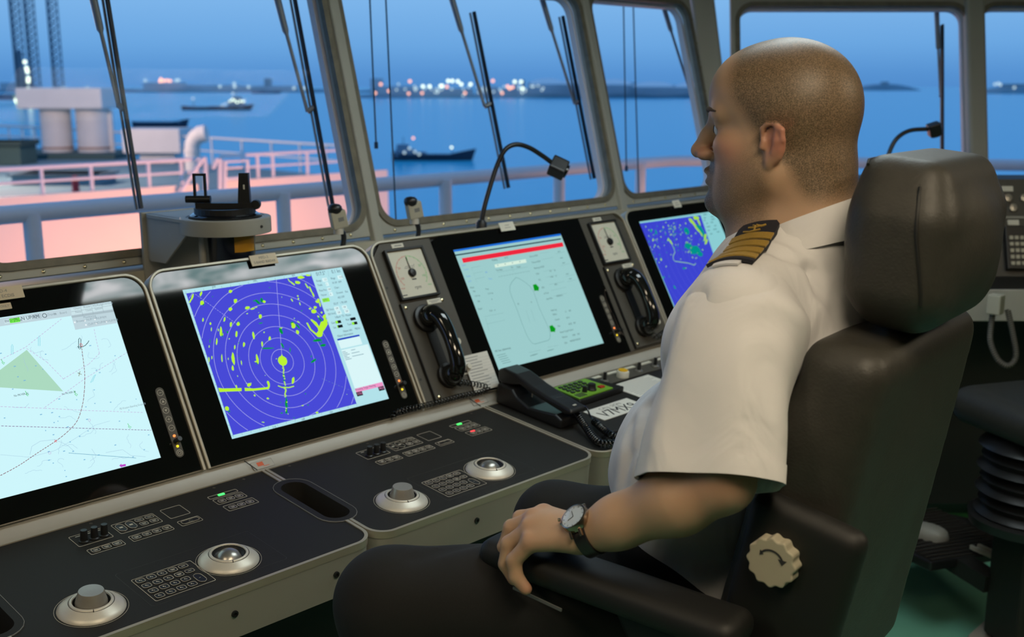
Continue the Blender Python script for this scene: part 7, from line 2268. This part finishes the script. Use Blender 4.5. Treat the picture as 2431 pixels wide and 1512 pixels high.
# ------------------------------------------------------------------ trousers, shoes, belt
Q = Sdf()
Q.ell((.065, 0, -.68), (.11, .185, .095), .05)
for sy in (1, -1):
    h_, k_ = np.array(HIP[sy]), np.array(KN[sy])
    Q.chain([h_ + (.02, 0, 0), h_ * .5 + k_ * .5 + (0, 0, .002), k_], [.090, .088, .074] if sy == 1 else [.088, .078, .064], .03, k0=.05)
    Q.chain([k_, k_ * .5 + np.array(AN[sy]) * .5, np.array(AN[sy])], [.072, .070, .062] if sy == 1 else [.062, .062, .06], .03)
    # cloth folds at the hip and knee
    for f_, w_ in ((.25, .11), (.45, .10), (.8, .085)):
        c_ = h_ * (1 - f_) + k_ * f_
        Q.cone(tuple(c_ + (-.02, -.05, w_)), tuple(c_ + (.04, .05, w_ - .004)), .006, .004, .02, 's')
trz = soft('trousers', Q, (-.20, -.30, -1.15), (.56, .46, -.50), .0085, M_trou, PT_, 2, fn=lambda V: V + LO)
for sy in (1, -1):
    a_ = np.array(AN[sy])
    s = Sdf().cone(a_ + (-.03, 0, -.03), a_ + (.17, sy * .02, -.045), .042, .034, .03).ell(a_ + (.05, 0, -.06), (.15, .045, .022), .02)
    soft('shoe', s, a_ - (.13, .1, .13), a_ + (.27, .1, .06), .008, M_rubber, PT_, 2, fn=lambda V: V + LO)
# ------------------------------------------------------------------ wrist watch
dw = np.array(WR[1]) - np.array(EL[1]); dw /= np.linalg.norm(dw)
wc = np.array(WR[1]) - dw * .006 + LO
nz_w = np.array([.10, .50, .86]); nz_w -= dw * (nz_w @ dw); nz_w /= np.linalg.norm(nz_w)
xw = np.cross(nz_w, dw)
MW = Matrix(((xw[0], dw[0], nz_w[0], wc[0]), (xw[1], dw[1], nz_w[1], wc[1]), (xw[2], dw[2], nz_w[2], wc[2]), (0, 0, 0, 1)))
w_t = bpy.data.objects.new('wrist_watch', None); COL.objects.link(w_t); w_t.matrix_world = PMX @ Matrix.Translation((0, 0, -.66)) @ MW
tag(w_t, 'steel wrist watch with white dial and black strap on the left wrist', 'watch')
# strap ring in the plane across the arm (local x,z)
sr = MB(); n = 40; vs = []
for r_, yy in ((.0285, -.009), (.0310, -.0085), (.0310, .0085), (.0285, .009)):
    for k in range(n):
        a = 2 * math.pi * k / n; vs.append((r_ * math.cos(a), yy, r_ * math.sin(a) * .97))
sr.add(vs, [(i * n + k, i * n + (k + 1) % n, ((i + 1) % 4) * n + (k + 1) % n, ((i + 1) % 4) * n + k) for i in range(4) for k in range(n)])
sr.build('strap', M_rubber, w_t, smooth=40)
M_wst = mat('bronze_steel_case', (.42, .33, .25), .22, metal=1.0)
cs = MB().lathe([(.0165, .0265), (.0198, .0285), (.0200, .0345), (.0185, .0375), (.0168, .0380), (.0168, .0368)], 36, cap=False).build('case', M_wst, w_t, smooth=40)
MB().lathe([(0, .0368), (.0168, .0368)], 32, cap=False).build('dial', mat('white_watch_dial', (.62, .66, .70), .35, coat=.6), cs)
hd = MB().bar((0, 0, .0372), (.004, .008, .0372), .0009, .0004).bar((0, 0, .0372), (-.010, .003, .0372), .0006, .0004)
for i in range(12):
    a = math.pi / 6 * i; hd.bar((.0135 * math.cos(a), .0135 * math.sin(a), .0371), (.0155 * math.cos(a), .0155 * math.sin(a), .0371), .0006, .0003)
hd.build('hands_and_marks', M_ink, cs)
MB().lathe([(0, .0388), (.010, .0387), (.0165, .0380)], 32, cap=False).build('crystal', glass_mat('watch_crystal', refl=.10), cs, smooth=80)
for sx in (-1, 1):
    for yy in (-.007, .007): MB().bar((sx * .018, yy, .031), (sx * .0255, yy, .0245), .004, .005).build('lug', M_wst, cs, bevel=.001)
for yy in (-.006, 0, .006): MB().lathe([(.0022, .0195), (.0022, .0225)], 10, M=Matrix.Translation((0, 0, .0325)) @ Matrix.Rotation(math.radians(-90 + 22 * yy / .006), 4, 'X')).build('crown', M_wst, cs)
